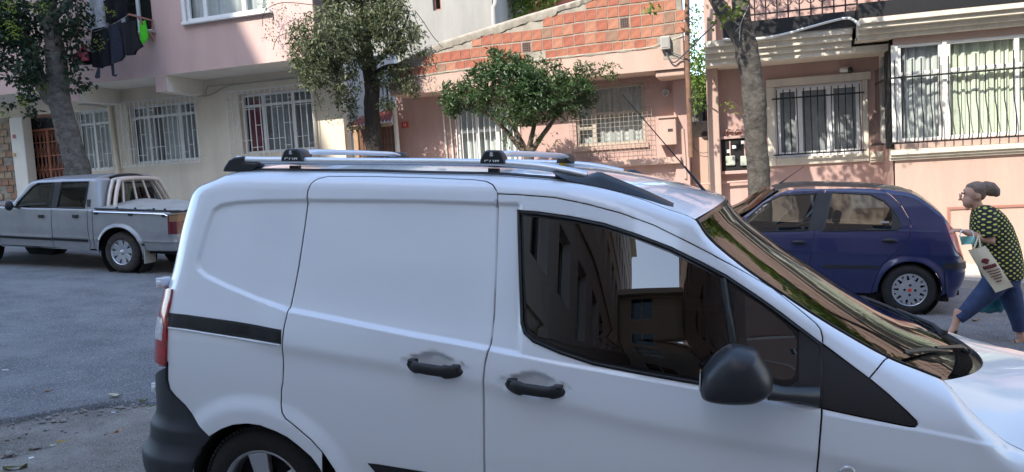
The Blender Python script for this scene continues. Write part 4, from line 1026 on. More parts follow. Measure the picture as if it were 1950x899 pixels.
# ================================================================== buildings behind the camera (they shade the street and show in the van's glass)
def block(name, label, x0, x1, y0, y1, h, floors, m, front_holes=True, flank=None, gf=3.6):
    root = thing(name, label, 'building', Matrix.Translation((0,0,0)))
    zb = -3.0
    hy = []; hx = []; fh = (h-gf)/floors
    nx = max(1, int((x1-x0)/2.9))
    class Q: pass
    g = MB(); wn = MB(); fr = MB(); bal = MB()
    # front (faces +Y) and flank (faces +X or -X)
    def face(P, nrm, L, holes):
        """P(s,z,d): point at distance s along, height z, d inwards"""
        As = sorted({0, L, *[v for q in holes for v in q[:2]]}); Cs = sorted({zb, h, *[v for q in holes for v in q[2:4]]})
        for i in range(len(As)-1):
            for j in range(len(Cs)-1):
                ma, mc = (As[i]+As[i+1])/2, (Cs[j]+Cs[j+1])/2
                if any(q[0] < ma < q[1] and q[2] < mc < q[3] for q in holes): continue
                g.add([P(As[i],Cs[j],0),P(As[i+1],Cs[j],0),P(As[i+1],Cs[j+1],0),P(As[i],Cs[j+1],0)], [(0,1,2,3)])
        for q in holes:
            s0, s1, z0, z1 = q[:4]
            for (a, b_) in (((s0,z0),(s1,z0)),((s1,z0),(s1,z1)),((s1,z1),(s0,z1)),((s0,z1),(s0,z0))): g.add([P(*a,0),P(*b_,0),P(*b_,.3),P(*a,.3)], [(0,1,2,3)])
            wn.add([P(s0,z0,.22),P(s1,z0,.22),P(s1,z1,.22),P(s0,z1,.22)], [(0,1,2,3)])
            fm = (s0+s1)/2
            for (a0_, a1_, c0_, c1_) in ((s0,s1,z0,z0+.07),(s0,s1,z1-.07,z1),(s0,s0+.07,z0,z1),(s1-.07,s1,z0,z1),(fm-.04,fm+.04,z0,z1)):
                fr.add([P(a0_,c0_,.17),P(a1_,c0_,.17),P(a1_,c1_,.17),P(a0_,c1_,.17)], [(0,1,2,3)])
            if len(q) > 4:                                # balcony: slab and parapet
                for (d0, d1, c0_, c1_) in ((-1.0, 0, z0-.16, z0-.02), (-1.0,-.9, z0-.02, z0+.55)):
                    vs = [P(s_, z_, d_) for z_ in (c0_, c1_) for (s_, d_) in ((s0-.5,d0),(s1+.5,d0),(s1+.5,d1),(s0-.5,d1))]
                    bal.add(vs, [(3,2,1,0),(4,5,6,7),(0,1,5,4),(1,2,6,5),(2,3,7,6),(3,0,4,7)])
    hl = []
    for i in range(nx):
        s0 = (x1-x0)/nx*i+.7; s1 = s0+1.45
        for k in range(floors):
            z = gf+fh*k
            hl.append((s0, s1, z+.25, z+2.3, 1) if i % 3 == 1 else (s0, s1, z+.95, z+2.3))
        hl.append((s0, s1, .9, 2.7))
    face(lambda s_, z, d: (x0+s_, y1-d, z), (0,1,0), x1-x0, hl)
    if flank is not None:
        L = y1-y0; ny = max(1, int(L/2.35)); hl = []
        for i in range(ny):
            s0 = L/ny*i+.6; s1 = s0+1.4
            for k in range(floors):
                z = gf+fh*k; hl.append((s0, s1, z+.85, z+2.4))
        if flank > 0: face(lambda s_, z, d: (x1-d, y1-s_, z), (1,0,0), L, hl)
        else: face(lambda s_, z, d: (x0+d, y1-s_, z), (-1,0,0), L, hl)
    o = x1 if not (flank and flank > 0) else x0
    g.add([(x0,y0,zb),(x0,y0,h),(x1,y0,h),(x1,y0,zb)], [(0,1,2,3)])
    if not (flank and flank > 0): g.add([(x1,y0,zb),(x1,y0,h),(x1,y1,h),(x1,y1,zb)], [(0,1,2,3)])
    if not (flank and flank < 0): g.add([(x0,y0,zb),(x0,y0,h),(x0,y1,h),(x0,y1,zb)], [(3,2,1,0)])
    g.add([(x0,y0,h),(x1,y0,h),(x1,y1,h),(x0,y1,h)], [(0,1,2,3)])
    g.build('wall', m, root); wn.build('window', 'glass_dark', root)['kind'] = 'stuff'; fr.build('window_frame', 'upvc', root)['kind'] = 'stuff'
    bb = bal.build('balcony', 'white_plaster', root); bb['kind'] = 'stuff'
    for k in range(floors+1):
        z = gf+fh*k
        if flank and flank > 0: MB().box(x1+.002, x1+.06, y0, y1, z-.12, z+.02).build('string_course', 'white_plaster', root)
        MB().box(x0, x1+(.06 if flank and flank > 0 else 0), y1+.002, y1+.06, z-.12, z+.02).build('string_course', 'white_plaster', root)
    ev = MB(); ev.box(x0-.5, x1+.5, y1-.2, y1+.55, h, h+.22)
    if flank and flank > 0: ev.box(x1-.2, x1+.55, y0, y1-.2, h+.001, h+.221)
    if flank and flank < 0: ev.box(x0-.55, x0+.2, y0, y1-.2, h+.001, h+.221)
    ev.build('eave', 'white_plaster', root); return root
mat('glass_dark', (.03,.035,.04), .06, spec=.6)
block('apartment_block', 'tan apartment block across the lane mirrored in the van window', -18.54, -2.6, -42.0, -5.0, 16.8, 4, 'tan_plaster', flank=1)
block('apartment_block', 'tallest cream apartment block further up the street behind the camera', -46.0, -18.55, -18.0, -5.0, 26.5, 8, 'cream_plaster')
block('apartment_block', 'unseen pink apartment block added on the downhill corner behind the camera', 1.5, 30.0, -30.0, -5.0, 16.8, 4, 'pink_plaster', flank=-1)  # unseen block, put in to shade the road and narrow the mirrored sky

block('added_lane_house', 'added cream house covering the lane-end sky mirrored in the van window', -2.55, 1.45, -34.0, -26.0, 9.3, 3, 'cream_plaster')  # added, unseen: hides most of the lane sky mirrored in the van window
lw_ = thing('lane_wall', 'low ochre wall with tiled coping closing the lane behind the camera', 'wall', Matrix.Identity(4)); mat('ochre', (.50,.33,.17), .95, var=.15, vscale=2)
MB().box(-1.0, 12, -46.3, -46.0, -3, 3.2).build('render', 'ochre', lw_); MB().box(-1.1, 12.1, -46.5, -45.8, 3.2, 3.4).build('coping', 'raw_cement', lw_)
surf_mat('hill_green', (.10,.12,.07), (.20,.20,.14), .02, .95, .3, .3)
rows = [[(x, -300-40*j, -40+(22+95*j*.5)*(.55+.45*noise.noise(Vector((x*.006, j*.3, 2))))) for x in np.linspace(-500, 500, 60)] for j in range(4)]
hl = MB().grid(rows).build('hill', 'hill_green', smooth=60); hl['kind'] = 'structure'
# ================================================================== left building: mauve upper floors over a cream ground floor
L = Fac('corner_apartment_house', 'mauve apartment house with cream ground floor and white grilles behind the pickup', 14.5, (600,290), -4.0)
OV = -1.1                                             # the upper floors overhang by this much
zs = L.px(535,118,OV)[1]; zs = (zs+L.px(310,142,OV)[1])/2
aL, aR = L.px(-260,200,0)[0], L.px(652,200,0)[0]
W1 = L.rect([(243,203),(368,191),(379,303),(251,314)]); W2 = L.rect([(453,180),(590,167),(600,283),(465,295)]); W0 = L.rect([(139,213),(206,207),(217,321),(150,327)])
DR = L.rect([(42,222),(112,214),(125,352),(56,352)]); DR = (DR[0], DR[1], -0.2, DR[3])
L.wall('ground_floor_wall', aL, aR, -2, zs+.3, 0.0, 'cream_plaster', [W0, W1, W2, DR], depth=.2)
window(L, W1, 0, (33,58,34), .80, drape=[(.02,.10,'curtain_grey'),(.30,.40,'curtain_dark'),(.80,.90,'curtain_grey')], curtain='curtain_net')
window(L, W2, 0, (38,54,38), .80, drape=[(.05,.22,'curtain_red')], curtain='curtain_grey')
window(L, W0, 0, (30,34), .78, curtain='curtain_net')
grille(L, L.rect([(222,196),(369,183),(382,307),(230,319)], -.14), -.14, 18, seed=2)
grille(L, L.rect([(428,176),(592,159),(601,292),(441,306)], -.14), -.14, 16, seed=3)
grille(L, L.rect([(136,214),(206,207),(216,322),(146,329)], -.06), -.06, 9, seed=4)
# overhanging upper floors with the big window and the laundry window
uw = L.rect([(345,-60),(505,-82),(512,22),(357,41)], OV); lw = L.rect([(166,-60),(286,-74),(286,58),(166,78)], OV)
aU1 = L.px(600,60,OV)[0]
L.wall('upper_wall', L.px(-300,0,OV)[0], aU1, zs, 9.0, OV, 'mauve_plaster', [uw, lw], depth=.14)
window(L, uw, OV, (30,62,40), None, curtain='curtain_net', reveal=.03, fw_=.07)
window(L, lw, OV, (60,30,30), None, curtain=None, reveal=.06, drape=[(.35,.55,'curtain_dark')])
sl = MB(); sl.box(uw[0]-.06, uw[1]+.06, OV-.09, OV, uw[2]-.06, uw[2]); sl.box(lw[0]-.03, lw[1]+.05, OV-.10, OV, lw[2]-.05, lw[2])
fx = MB(); fx.box(uw[0]-.08, uw[0], OV-.03, OV-.001, uw[2], uw[3]); fx.build('window_casing', 'upvc', L.root)
for i, (a, c) in enumerate(((uw[0], uw[1]), (lw[0], lw[1]))):
    MB().box(a-.07, c+.07, OV-.09, OV-.001, (uw, lw)[i][2]-.06, (uw, lw)[i][2]-.001).build('window_sill', 'upvc' if i == 0 else 'grey_plaster', L.root, bevel=.01)
MB().box(L.px(-300,0,OV)[0], aU1, OV+.001, 0, zs-.002, zs+.10).build('soffit', 'white_plaster', L.root)
# side wall of the overhang at its right end
MB().box(aU1-.02, aU1, OV, .0, zs+.1, 9.0).build('upper_side_wall', 'mauve_plaster', L.root)
for xr_, top, bot, xw in ((314.5,145,176,387),(149,164,198,219)):
    a = L.px(xr_, top, OV)[0]; zb = L.px(xw, 182 if xr_ > 200 else 200, 0)[1]
    MB().box(a-.26, a, OV+.02, .0, zb, zs-.003).build('soffit_beam', 'white_plaster', L.root)
    MB().box(a-.265, a+.001, OV-.001, OV+.02, zb, zs-.003).build('beam_end', 'mauve_plaster', L.root)
# entrance: metal double door with lattice, white pillar
dr = bpy.data.objects.new('entrance_door', None); COL.objects.link(dr); dr.parent = L.root
mat('door_rust', (.40,.15,.09), .5, var=.15, vscale=8); mat('red_plate', (.32,.02,.03), .4); mat('brass', (.50,.38,.18), .4)
a0, a1, c0, c1 = DR; ct = L.px(70,247,0)[1]; b0 = .12
fr = MB(); t = .05
for (x0, x1, z0, z1) in ((a0,a1,c1-t,c1),(a0,a0+t,c0,c1-t),(a1-t,a1,c0,c1-t),(a0+t,a1-t,ct-t/2,ct+t/2),((a0+a1)/2-.035,(a0+a1)/2+.035,c0,ct-t/2),(a0+t,a1-t,c0+.9,c0+1.25)): fr.box(x0,x1,b0,b0+.05,z0,z1)
fr.build('door_frame', 'door_rust', dr, bevel=.004)
MB().box(a0,a1,b0+.07,b0+.08,c0,c1).build('door_glass', 'glass_dark', dr)
bar = MB().box(-.008,.008,b0+.01,b0+.03,c0+1.25,ct-t/2).mesh('lattice_bar', 'door_rust')
nb = 9
for i in range(nb):
    o = link('lattice_bar', bar, dr); o.location = (a0+(a1-a0)*(i+.5)/nb, 0, 0)
la = MB()
for i in range(nb-1):
    x = a0+(a1-a0)*(i+1)/nb; w_ = (a1-a0)/nb*.42
    for k in range(5):
        z0 = c0+1.3+(ct-c0-1.35)*k/5; z1 = c0+1.3+(ct-c0-1.35)*(k+1)/5
        for s_ in (-1,1): la.tube([(x+s_*w_*math.cos(q), b0+.02, z0+(z1-z0)*(q+math.pi/2)/math.pi) for q in np.linspace(-math.pi/2, math.pi/2, 6)], .006, 4)
la.build('lattice_scroll', 'door_rust', dr)['kind'] = 'stuff'
sc = MB()
for s_ in (-1,1):
    xm = (a0+a1)/2; sc.tube([(xm+s_*(.05+.16*q/6*1.4), b0+.02, (ct+c1)/2+.10*math.sin(q)) for q in np.linspace(0, 6, 18)], .008, 4)
sc.build('fanlight_scroll', 'cable', dr)
for i in range(3): MB().box(a0+t,a1-t,b0+.005,b0+.03,ct-.30-.33*i-.012,ct-.30-.33*i+.012).build('lattice_rail', 'door_rust', dr)
pr = L.rect([(16,225),(40,222),(55,352),(30,352)], -.25); MB().box(pr[0],pr[1],-.25,0.0,-1,zs-.4).build('pillar', 'white_plaster', L.root, bevel=.02)
tag(MB().box(-.045,.045,-.01,.0,-.045,.045).build('number_plate', 'red_plate'), 'small dark red house number plate on the white entrance pillar', 'sign').matrix_world = L.M @ Matrix.Translation(V(L.p3(27,260,-.252)))
dbx = MB().box(-.035,.035,-.03,.0,-.04,.04); tag(dbx.build('doorbell', 'brass'), 'small beige doorbell box on the white entrance pillar', 'doorbell').matrix_world = L.M @ Matrix.Translation(V(L.p3(28,295,-.252)))
# drain pipe and cables on the ground floor
MB().tube([L.p3(208,203,-.06), L.p3(213,240,-.06), L.p3(226,330,-.06)], .045, 10).build('drain_pipe', 'cream_plaster', L.root, smooth=60)
MB().tube([L.p3(594,150,-.05), L.p3(604,300,-.05)], .018, 6).build('conduit', 'white_plaster', L.root, smooth=60)
cable(L, [L.p3(300,178,-.03), L.p3(318,170,-.03), L.p3(387,181,-.03)], .010, 'cable_grey')
cable(L, [L.p3(375,183,-.03), L.p3(400,181,-.03), L.p3(430,165,-.03), L.p3(470,158,-.03), L.p3(560,147,-.03)], .012, 'cable_grey')
cable(L, [L.p3(392,180,-.03), L.p3(394,166,-.03), L.p3(410,163,-.03), L.p3(500,155,-.03), L.p3(590,146,-.03)], .010, 'cable_grey')
cable(L, [L.p3(150,199,-.04), L.p3(180,200,-.04), L.p3(205,206,-.04), L.p3(212,214,-.04)], .016, 'cable_grey')

# brick wall at the far left, each brick a part
mat('brick_brown', (.30,.17,.11), .95, var=.35, vscale=7, bump=.5, bscale=40); mat('brick_tan', (.36,.26,.17), .95, var=.35, vscale=7, bump=.5, bscale=40)
bw = thing('brick_wall', 'weathered brown brick wall left of the white entrance pillar', 'wall', L.M)
ra = L.rect([(-60,230),(14,226),(30,370),(-40,380)], -.1)
MB().box(ra[0], ra[1]-.01, -.08, .1, -1, ra[3]).build('mortar', 'raw_cement', bw)
rb_ = random.Random(8); bm = [MB().box(-.115,.115,-.03,.0,-.075,.075).mesh('brick', k) for k in ('brick_brown','brick_tan')]
z = -.2+.9; row = 0
while z < ra[3]-.08:
    x = ra[0]+(.12 if row % 2 else 0)
    while x < ra[1]-.12:
        if rb_.random() > .12:
            o = link('brick', bm[1 if (z > ra[3]-.7 or rb_.random() < .25) else 0], bw, bevel=.008); o.location = (x+.12, -.08+rb_.uniform(-.006,.006), z); o.scale = (1, 1, rb_.uniform(.92,1.0))
        x += .245
    z += .17; row += 1

# laundry on the upper window: rack and garments
mat('rack_brown', (.34,.16,.12), .5); mat('cloth_black', (.010,.010,.013), .95, var=.3, vscale=20); mat('cloth_navy', (.022,.026,.045), .95, var=.3, vscale=20); mat('cloth_green', (.10,.75,.03), .8, var=.15, vscale=12)
mat('cloth_white', (.62,.62,.66), .9, var=.35, vscale=9); mat('cloth_pink', (.60,.12,.16), .9, var=.5, vscale=12); mat('cloth_sock', (.06,.07,.09), .95)
RB = OV-.62
rk = thing('clothes_rack', 'brown folding clothes rack fixed under the upper window', 'clothes rack', L.M)
q = [L.p3(244,27,OV-.02), L.p3(287,38,OV-.02), L.p3(292,75,OV-.02), L.p3(286,36,OV-.02)]
for nm, (a, b_) in (('arm', (L.p3(244,27,RB), L.p3(290,39,OV-.04))), ('brace', (L.p3(264,34,OV-.3), L.p3(291,72,OV-.04))), ('upright', (L.p3(290,38,OV-.04), L.p3(292,78,OV-.04)))):
    MB().bar(a, b_, .030, .030).build(nm, 'rack_brown', rk, bevel=.004)
ln = MB(); ln.tube(smooth_path([L.p3(140,66,RB), L.p3(180,60,RB), L.p3(215,46,RB), L.p3(244,29,RB)], 5), .006, 5); ln.tube([L.p3(150,36,OV-.2), L.p3(262,28,OV-.2)], .006, 5); ln.build('line', 'cable_grey', rk)
def cloth(name, outline, b, m, label, amp=.03, freq=22, seed=0, parent_F=L, dbl=.05, cat='garment', group='laundry hung from the rack'):
    """garment: outline (pixels) filled and folded in vertical pleats, front and back sheet"""
    P = np.array([parent_F.px(x, y, b) for x, y in outline]); st = .05
    P0 = resample(P, st); lo, hi = P0.min(0), P0.max(0)
    gu, gv = np.meshgrid(np.arange(lo[0], hi[0], st*.6), np.arange(lo[1], hi[1], st)); gu, gv = gu.ravel(), gv.ravel(); k = sdf_poly(gu, gv, P0) < -st*.3
    pts = np.concatenate([P0, np.stack([gu[k], gv[k]], 1)]); n = len(P0)
    vv, _, ff, _, _, _ = delaunay_2d_cdt([Vector(p) for p in pts], [(i, (i+1) % n) for i in range(n)], [], 0, 1e-6)
    q_ = np.array([(p.x, p.y) for p in vv]); F_ = np.array([f[:] for f in ff]); c = q_[F_].mean(1); F_ = F_[sdf_poly(c[:,0], c[:,1], P0) < 0]
    top = hi[1]; m_ = MB()
    for sgn in (0, 1):
        vs = [(x, b+sgn*dbl*min(1,(top-z)*3)+amp*min(1, (top-z)*2.5+.1)*math.sin(freq*x+seed+1.3*math.sin(3*z+seed)), z) for x, z in q_]
        m_.add(vs, [tuple(int(i) for i in (f if sgn == 0 else f[::-1])) for f in F_])
    o = m_.build(name, m, smooth=70); o.matrix_world = parent_F.M; return tag(o, label, cat, group)
cloth('black_trousers', [(176,56),(203,50),(207,118),(212,122),(190,130),(178,128),(174,100)], RB, 'cloth_black', 'black garment hanging widest in the middle of the rack', seed=1)
cloth('dark_jeans', [(204,50),(222,44),(230,70),(238,108),(214,122),(207,90)], RB-.02, 'cloth_navy', 'dark navy trousers hanging beside the black skirt on the rack', seed=2)
cloth('black_skirt', [(228,44),(258,38),(262,70),(269,88),(254,103),(240,106),(234,80)], RB, 'cloth_black', 'black skirt hanging nearest the brace of the rack', seed=3)
cloth('grey_sock', [(186,129),(191,128),(190,148),(184,150),(180,147)], RB, 'cloth_sock', 'dark grey sock hanging low left on the rack', amp=.008, dbl=.02)
cloth('blue_sock', [(211,124),(217,122),(217,143),(224,141),(219,146),(213,144)], RB-.01, 'cloth_navy', 'long navy sock hanging low right on the rack', amp=.008, dbl=.02)
cloth('white_sheet', [(166,-12),(196,-14),(202,52),(190,56),(168,56)], OV-.22, 'cloth_white', 'white patterned sheet hanging above the black clothes', seed=4, amp=.04)
cloth('black_cloth', [(196,2),(240,-6),(244,28),(232,34),(204,44)], OV-.24, 'cloth_black', 'black sheet hanging against the upper window opening', seed=5)
cloth('pink_cloth', [(140,104),(162,82),(166,114),(148,121),(139,120)], RB-.03, 'cloth_pink', 'pink patterned cloth half hidden by the tree leaves', seed=6)
cloth('dark_cloth', [(150,120),(166,96),(175,100),(172,122),(160,124)], RB+.02, 'cloth_black', 'dark bunched cloth beside the pink one on the line', seed=7)
cloth('green_towel', [(265,42),(277,38),(280,70),(273,84),(269,80),(266,60)], OV-.22, 'cloth_green', 'bright lime green towel hanging on the rack end', seed=8, amp=.02, dbl=.03)

# ================================================================== grey building standing behind, at the gap
G = Fac('rear_house', 'plain grey plastered house rising behind the brick parapet', 19.5, (900,100), 2.0)
g0, g1 = G.px(560,100,0)[0], G.px(939,40,0)[0]
GW = G.rect([(822,-30),(838,-32),(840,22),(824,18)])
MBg = G.wall('wall', g0, g1, -1, 10.5, 0, 'grey_plaster', [GW])
window(G, GW, 0, (1,), None, fm='rack_brown', curtain=None)
MB().box(g1-.01, g1, .25, 6, -1, 10.5).build('side_wall', 'grey_plaster', G.root)
MB().tube([G.p3(948,-40,-.06), G.p3(944,8,-.06), G.p3(940,14,-.06), G.p3(941,52,-.06)], .07, 10).build('drain_pipe', 'cable_grey', G.root, smooth=60)
WH = Fac('white_annexe', 'bright white annexe with small window grid behind the dark tree trunk', 17.0, (700,180), 0.0)
ww = WH.rect([(720,160),(746,157),(748,205),(722,207)]); w0, w1 = WH.px(618,150)[0], WH.px(752,150)[0]
WH.wall('wall', w0, w1, -1, WH.px(690,108)[1], 0, 'white_wall', [ww]); window(WH, ww, 0, (1,1,1), .5, curtain='curtain_dark', fw_=.05)
rh = thing('red_roof_house', 'strip of red tiled roof above the brick parapet', 'house', Matrix.Identity(4)); p = at_y(1050,6,24)
mat('roof_red', (.50,.16,.10), .9, var=.3, vscale=5)
MB().prism([(-3,0),(3.2,0),(3.2,1.6),(-3,1.2)], lambda q: (p[0]+q[0], 24, p[2]-.3+q[1]), lambda q: (p[0]+q[0], 26, p[2]+.9+q[1])).build('roof', 'roof_red', rh)
MB().box(p[0]-2.9, p[0]+3.1, 24.2, 26, 0, p[2]-.2).build('wall', 'cream_plaster', rh)

# ================================================================== low pink house with brick parapet
H = Fac('pink_house', 'low pink house with bare brick parapet and wire mesh window', 14.75, (1100,290), -3.0)
LB = -.76                                             # upper wall stands proud of the ground floor
hL, hR = H.px(757,250,0)[0], H.px(1309,200,0)[0]; hLu, hRu = H.px(742,160,LB)[0], H.px(1303,140,LB)[0]
zl = (H.px(1136,159,LB)[1]+H.px(1305,140,LB)[1]+H.px(876,146,LB)[1])/3
WM = H.rect([(1094,166),(1225,150),(1229,268),(1098,283)]); WM = (WM[0], WM[1], WM[2], zl-.10)
WD = H.rect([(868,205),(985,196),(990,330),(872,330)]); WD = (WD[0], WD[1], .4, WD[3])
H.wall('ground_floor_wall', hL, hR, -1, zl+.2, 0, 'pink_shaded', [WM, WD], depth=.16)
window(H, WM, 0, (34,96), None, fm='frame_beige', curtain='curtain_net', reveal=.05, fw_=.06)
MB().box(WM[0]+(WM[1]-WM[0])*.27, WM[1]-.06, .055, .10, WM[2]+(WM[3]-WM[2])*.50, WM[2]+(WM[3]-WM[2])*.56).build('transom', 'frame_beige', H.root)
MB().box(WM[0]+.06, WM[0]+(WM[1]-WM[0])*.24, .055, .10, WM[2]+(WM[3]-WM[2])*.28, WM[2]+(WM[3]-WM[2])*.33).build('transom', 'frame_beige', H.root)
window(H, WD, 0, (1,1,1), .82, curtain='curtain_net', reveal=.05)
grille(H, H.rect([(866,205),(986,196),(992,318),(874,326)], -.05), -.05, 12, cross=None, seed=6)
MB().box(WM[0]-.08, WM[1]+.06, -.05, -.001, WM[2]-.09, WM[2]).build('window_sill', 'pink_plaster', H.root)
# wire mesh over the window: thin welded wires
wm = MB(); wr = H.rect([(1082,160),(1236,150),(1247,292),(1086,305)], -.10); na, nc = 18, 15
for i in range(na+1):
    a = wr[0]+(wr[1]-wr[0])*i/na; z1 = zl-.06; wm.tube([(a, -.10, wr[2]), (a+.006*math.sin(i*3.1), -.105, (wr[2]+z1)/2), (a, -.10, z1)], .0042, 4)
for j in range(nc+1):
    c = wr[2]+(zl-.08-wr[2])*j/nc; wm.tube([(wr[0], -.108, c), ((wr[0]+wr[1])/2, -.11, c+.008*math.sin(j*2.3)), (wr[1], -.108, c)], .0042, 4)
wm.build('wire_mesh', 'wire_rust', H.root)['kind'] = 'stuff'
# upper wall: pink band, brickwork with cement cap
def HP(x, y): return H.px(x, y, LB)
band_top = [HP(742,152), HP(800,142), HP(876,131), HP(960,120), HP(1060,108), HP(1160,97), HP(1240,88), HP(1306,64)]
bt = MB(); poly = [(hLu, zl)]+[(hRu, zl)]+[(min(a, hRu), c) for a, c in band_top[::-1]]
bt.prism(poly, lambda q: (q[0], LB, q[1]), lambda q: (q[0], LB+.3, q[1])).build('upper_band', 'pink_plaster', H.root)
MB().box(hLu, hRu, LB+.001, 0, zl-.002, zl+.12).build('soffit', 'pink_plaster', H.root)
MB().box(hRu-.5, hRu, LB+.05, 0.0, zl-.12, zl-.003).build('soffit_beam', 'pink_plaster', H.root, bevel=.02)
cap_px = [(742,128),(790,103),(840,80),(935,50),(1000,30),(1110,-2),(1200,-30),(1306,-60)]
capl = [HP(*p_) for p_ in cap_px]
def cap_z(a): return float(np.interp(a, [q[0] for q in capl], [q[1] for q in capl]))
def band_z(a): return float(np.interp(a, [q[0] for q in band_top], [q[1] for q in band_top]))
# mortar body behind the bricks
aa = np.linspace(hLu, hRu, 60); pm = [(a, band_z(a)-.02) for a in aa]+[(a, cap_z(a)-.02) for a in aa[::-1]]
par = MB().prism(pm, lambda q: (q[0], LB+.003, q[1]), lambda q: (q[0], LB+.24, q[1])).build('parapet', 'raw_cement', H.root)
for k, (c1_, nm) in enumerate((((.35,.135,.080),'terracotta'),((.39,.175,.110),'terracotta_light'),((.27,.155,.105),'terracotta_dull'),((.33,.110,.068),'terracotta_red'))): mat(nm, c1_, .92, var=.30, vscale=9, bump=.6, bscale=45, bdist=.010)
mat('vent_dark', (.05,.04,.04), .9)
zr0 = zl+.0; bh, bw_ = .188, .200; rb_ = random.Random(21); bmesh_ = {}
def brickmesh(w_, h_, m):
    k = (round(w_,3), round(h_,3), m)
    if k not in bmesh_: bmesh_[k] = MB().box(-w_/2,w_/2,-.03,.02,-h_/2,h_/2).mesh('brick', m)
    return bmesh_[k]
ups = []
# rows follow the gently rising brick courses
s0 = (HP(1240,90)[1]-HP(876,133)[1])/(HP(1240,90)[0]-HP(876,133)[0])
for row in range(12):
    a = hLu+.02+(.11 if row % 2 else 0)+.04*math.sin(row*2.3)
    while a < hRu-.10:
        w_ = bw_*(1+.05*rb_.uniform(-1,1)); am = a+w_/2
        zc = band_z(hLu)+(am-hLu)*s0+.10+row*(bh+.018)+.008*math.sin(am*3)
        capt = .10+.05*noise.noise(Vector((am*2.2, 1, 0)))-(.10 if am > HP(1060,50)[0] else 0)
        if zc+bh/2 < cap_z(am)-capt and zc-bh/2 > band_z(am)-.07+.035*noise.noise(Vector((am*3,5,0))):
            r = rb_.random(); m = 'terracotta' if r < .42 else 'terracotta_light' if r < .68 else 'terracotta_red' if r < .88 else 'terracotta_dull'
            pxy = proj(H.world((am, LB, zc)))
            if r > .965 or (abs(pxy[0]-1010) < 9 and abs(pxy[1]-87) < 9):
                o = link('vent_brick', brickmesh(w_*.9-.012, bh-.01, 'terracotta_dull'), par); o.location = (am, LB+.028, zc)
                vt = MB()
                for i in range(4):
                    for j in range(4): vt.box(-.072+.036*i+.003, -.072+.036*i+.033, -.034, -.031, -.08+.04*j+.004, -.08+.04*j+.036)
                vb = vt.build('vent_holes', 'vent_dark', o)
            else:
                o = link('brick', brickmesh(round(w_/.01)*.01-.012, bh-.010, m), par, bevel=.004); o.location = (am, LB+.022+rb_.uniform(-.003,.004), zc); o.rotation_euler = (rb_.uniform(-.006,.006), math.atan(-s0)+rb_.uniform(-.008,.008), rb_.uniform(-.006,.006))
        a += w_
# cement cap: lumpy coping along the slope
rows = []
for a in np.linspace(hLu, hRu, 150):
    z = cap_z(a); t_ = .10+.06*noise.noise(Vector((a*2.2,1,0)))+.03*noise.noise(Vector((a*9,2,0)))
    if a > HP(1060,50)[0]: t_ *= .4
    rows.append([(a, LB-.012+.02*noise.noise(Vector((a*6,1,3))), z-t_-.05+.03*noise.noise(Vector((a*14,9,0)))), (a, LB-.035+.018*noise.noise(Vector((a*7,4,3))), z-t_*.5), (a, LB-.03, z-.02), (a, LB+.02, z+.015), (a, LB+.27, z)])
MB().grid(rows).build('coping', 'raw_cement', H.root, smooth=60)
# rough mortar band under the bricks
rows = []
for a in np.linspace(hLu, hRu, 160):
    z = band_z(a); rows.append([(a, LB-.002, z-.05+.035*noise.noise(Vector((a*5,2,0)))), (a, LB-.018, z-.03), (a, LB-.012, z-.01), (a, LB+.012, z+.02+.03*noise.noise(Vector((a*6,7,0))))])
MB().grid(rows).build('mortar_band', 'raw_cement', H.root, smooth=60)
# right end post, cabinet, vents, pipes
mat('timber_dark', (.20,.11,.07), .9, var=.3, vscale=9, bump=.4, bscale=30)
MB().tube([H.p3(1308,-60,LB-.02), H.p3(1309,120,LB-.02), H.p3(1312,200,LB-.02), H.p3(1316,300,LB-.02)], .045, 8).build('corner_post', 'timber_dark', H.root, smooth=60)
gb = H.rect([(1254,226),(1287,222),(1288,274),(1256,278)], -.24); cab = MB().box(gb[0],gb[1],-.24,-.001,gb[2],gb[3]).build('gas_cabinet', 'pink_plaster', H.root, bevel=.012)
MB().box(gb[0]-.02,gb[1]+.02,-.27,-.002,gb[3]-.005,gb[3]+.03).build('cabinet_lid', 'pink_plaster', cab); MB().box(gb[0]+.16,gb[0]+.25,-.246,-.2405,gb[2]+.24,gb[2]+.29).build('cabinet_slot', 'vent_dark', cab)
MB().lathe(H.p3(1267,176,-.10), (0,-1,0), [(.0,-.02),(.045,-.02),(.047,.0),(.062,.0),(.066,-.02),(.066,-.11)], 20).build('flue_outlet', 'cable_grey', H.root, smooth=40)
MB().tube([H.p3(1300,245,-.06), H.p3(1304,300,-.06), H.p3(1306,340,-.06)], .028, 8).build('gas_pipe', 'pink_plaster', H.root, smooth=60)
MB().tube([H.p3(1283,148,-.03), H.p3(1285,215,-.03)], .02, 6).build('gas_pipe', 'pink_plaster', H.root, smooth=60)
MB().box(H.px(1283,200)[0], hR-.002, -.05, -.001, -1, zl-.13).build('corner_pilaster', 'pink_shaded', H.root)
lg = H.rect([(1190,306),(1297,300),(1297,311),(1190,317)], -.10); MB().box(lg[0]-2.2,lg[1],-.16,-.001,lg[2],lg[3]+.02).build('plinth_ledge', 'pink_plaster', H.root, bevel=.01)
for x_ in (846, 858): MB().tube([H.p3(x_-4,195,-.04), H.p3(x_+8,330,-.04)], .018, 6).build('conduit', 'white_plaster', H.root, smooth=60)
ub = thing('meter_box', 'grey electric box on the bare cement at the brick corner', 'electric box', H.M)
rr_ = H.rect([(1256,70),(1274,67),(1277,92),(1259,95)], LB-.12); MB().box(rr_[0],rr_[1],LB-.12,LB-.005,rr_[2],rr_[3]).build('case', 'cable_grey', ub, bevel=.012); MB().box(rr_[0]+.02,rr_[1]-.02,LB-.128,LB-.121,rr_[2]+.03,rr_[3]-.03).build('cover', 'grey_plaster', ub)
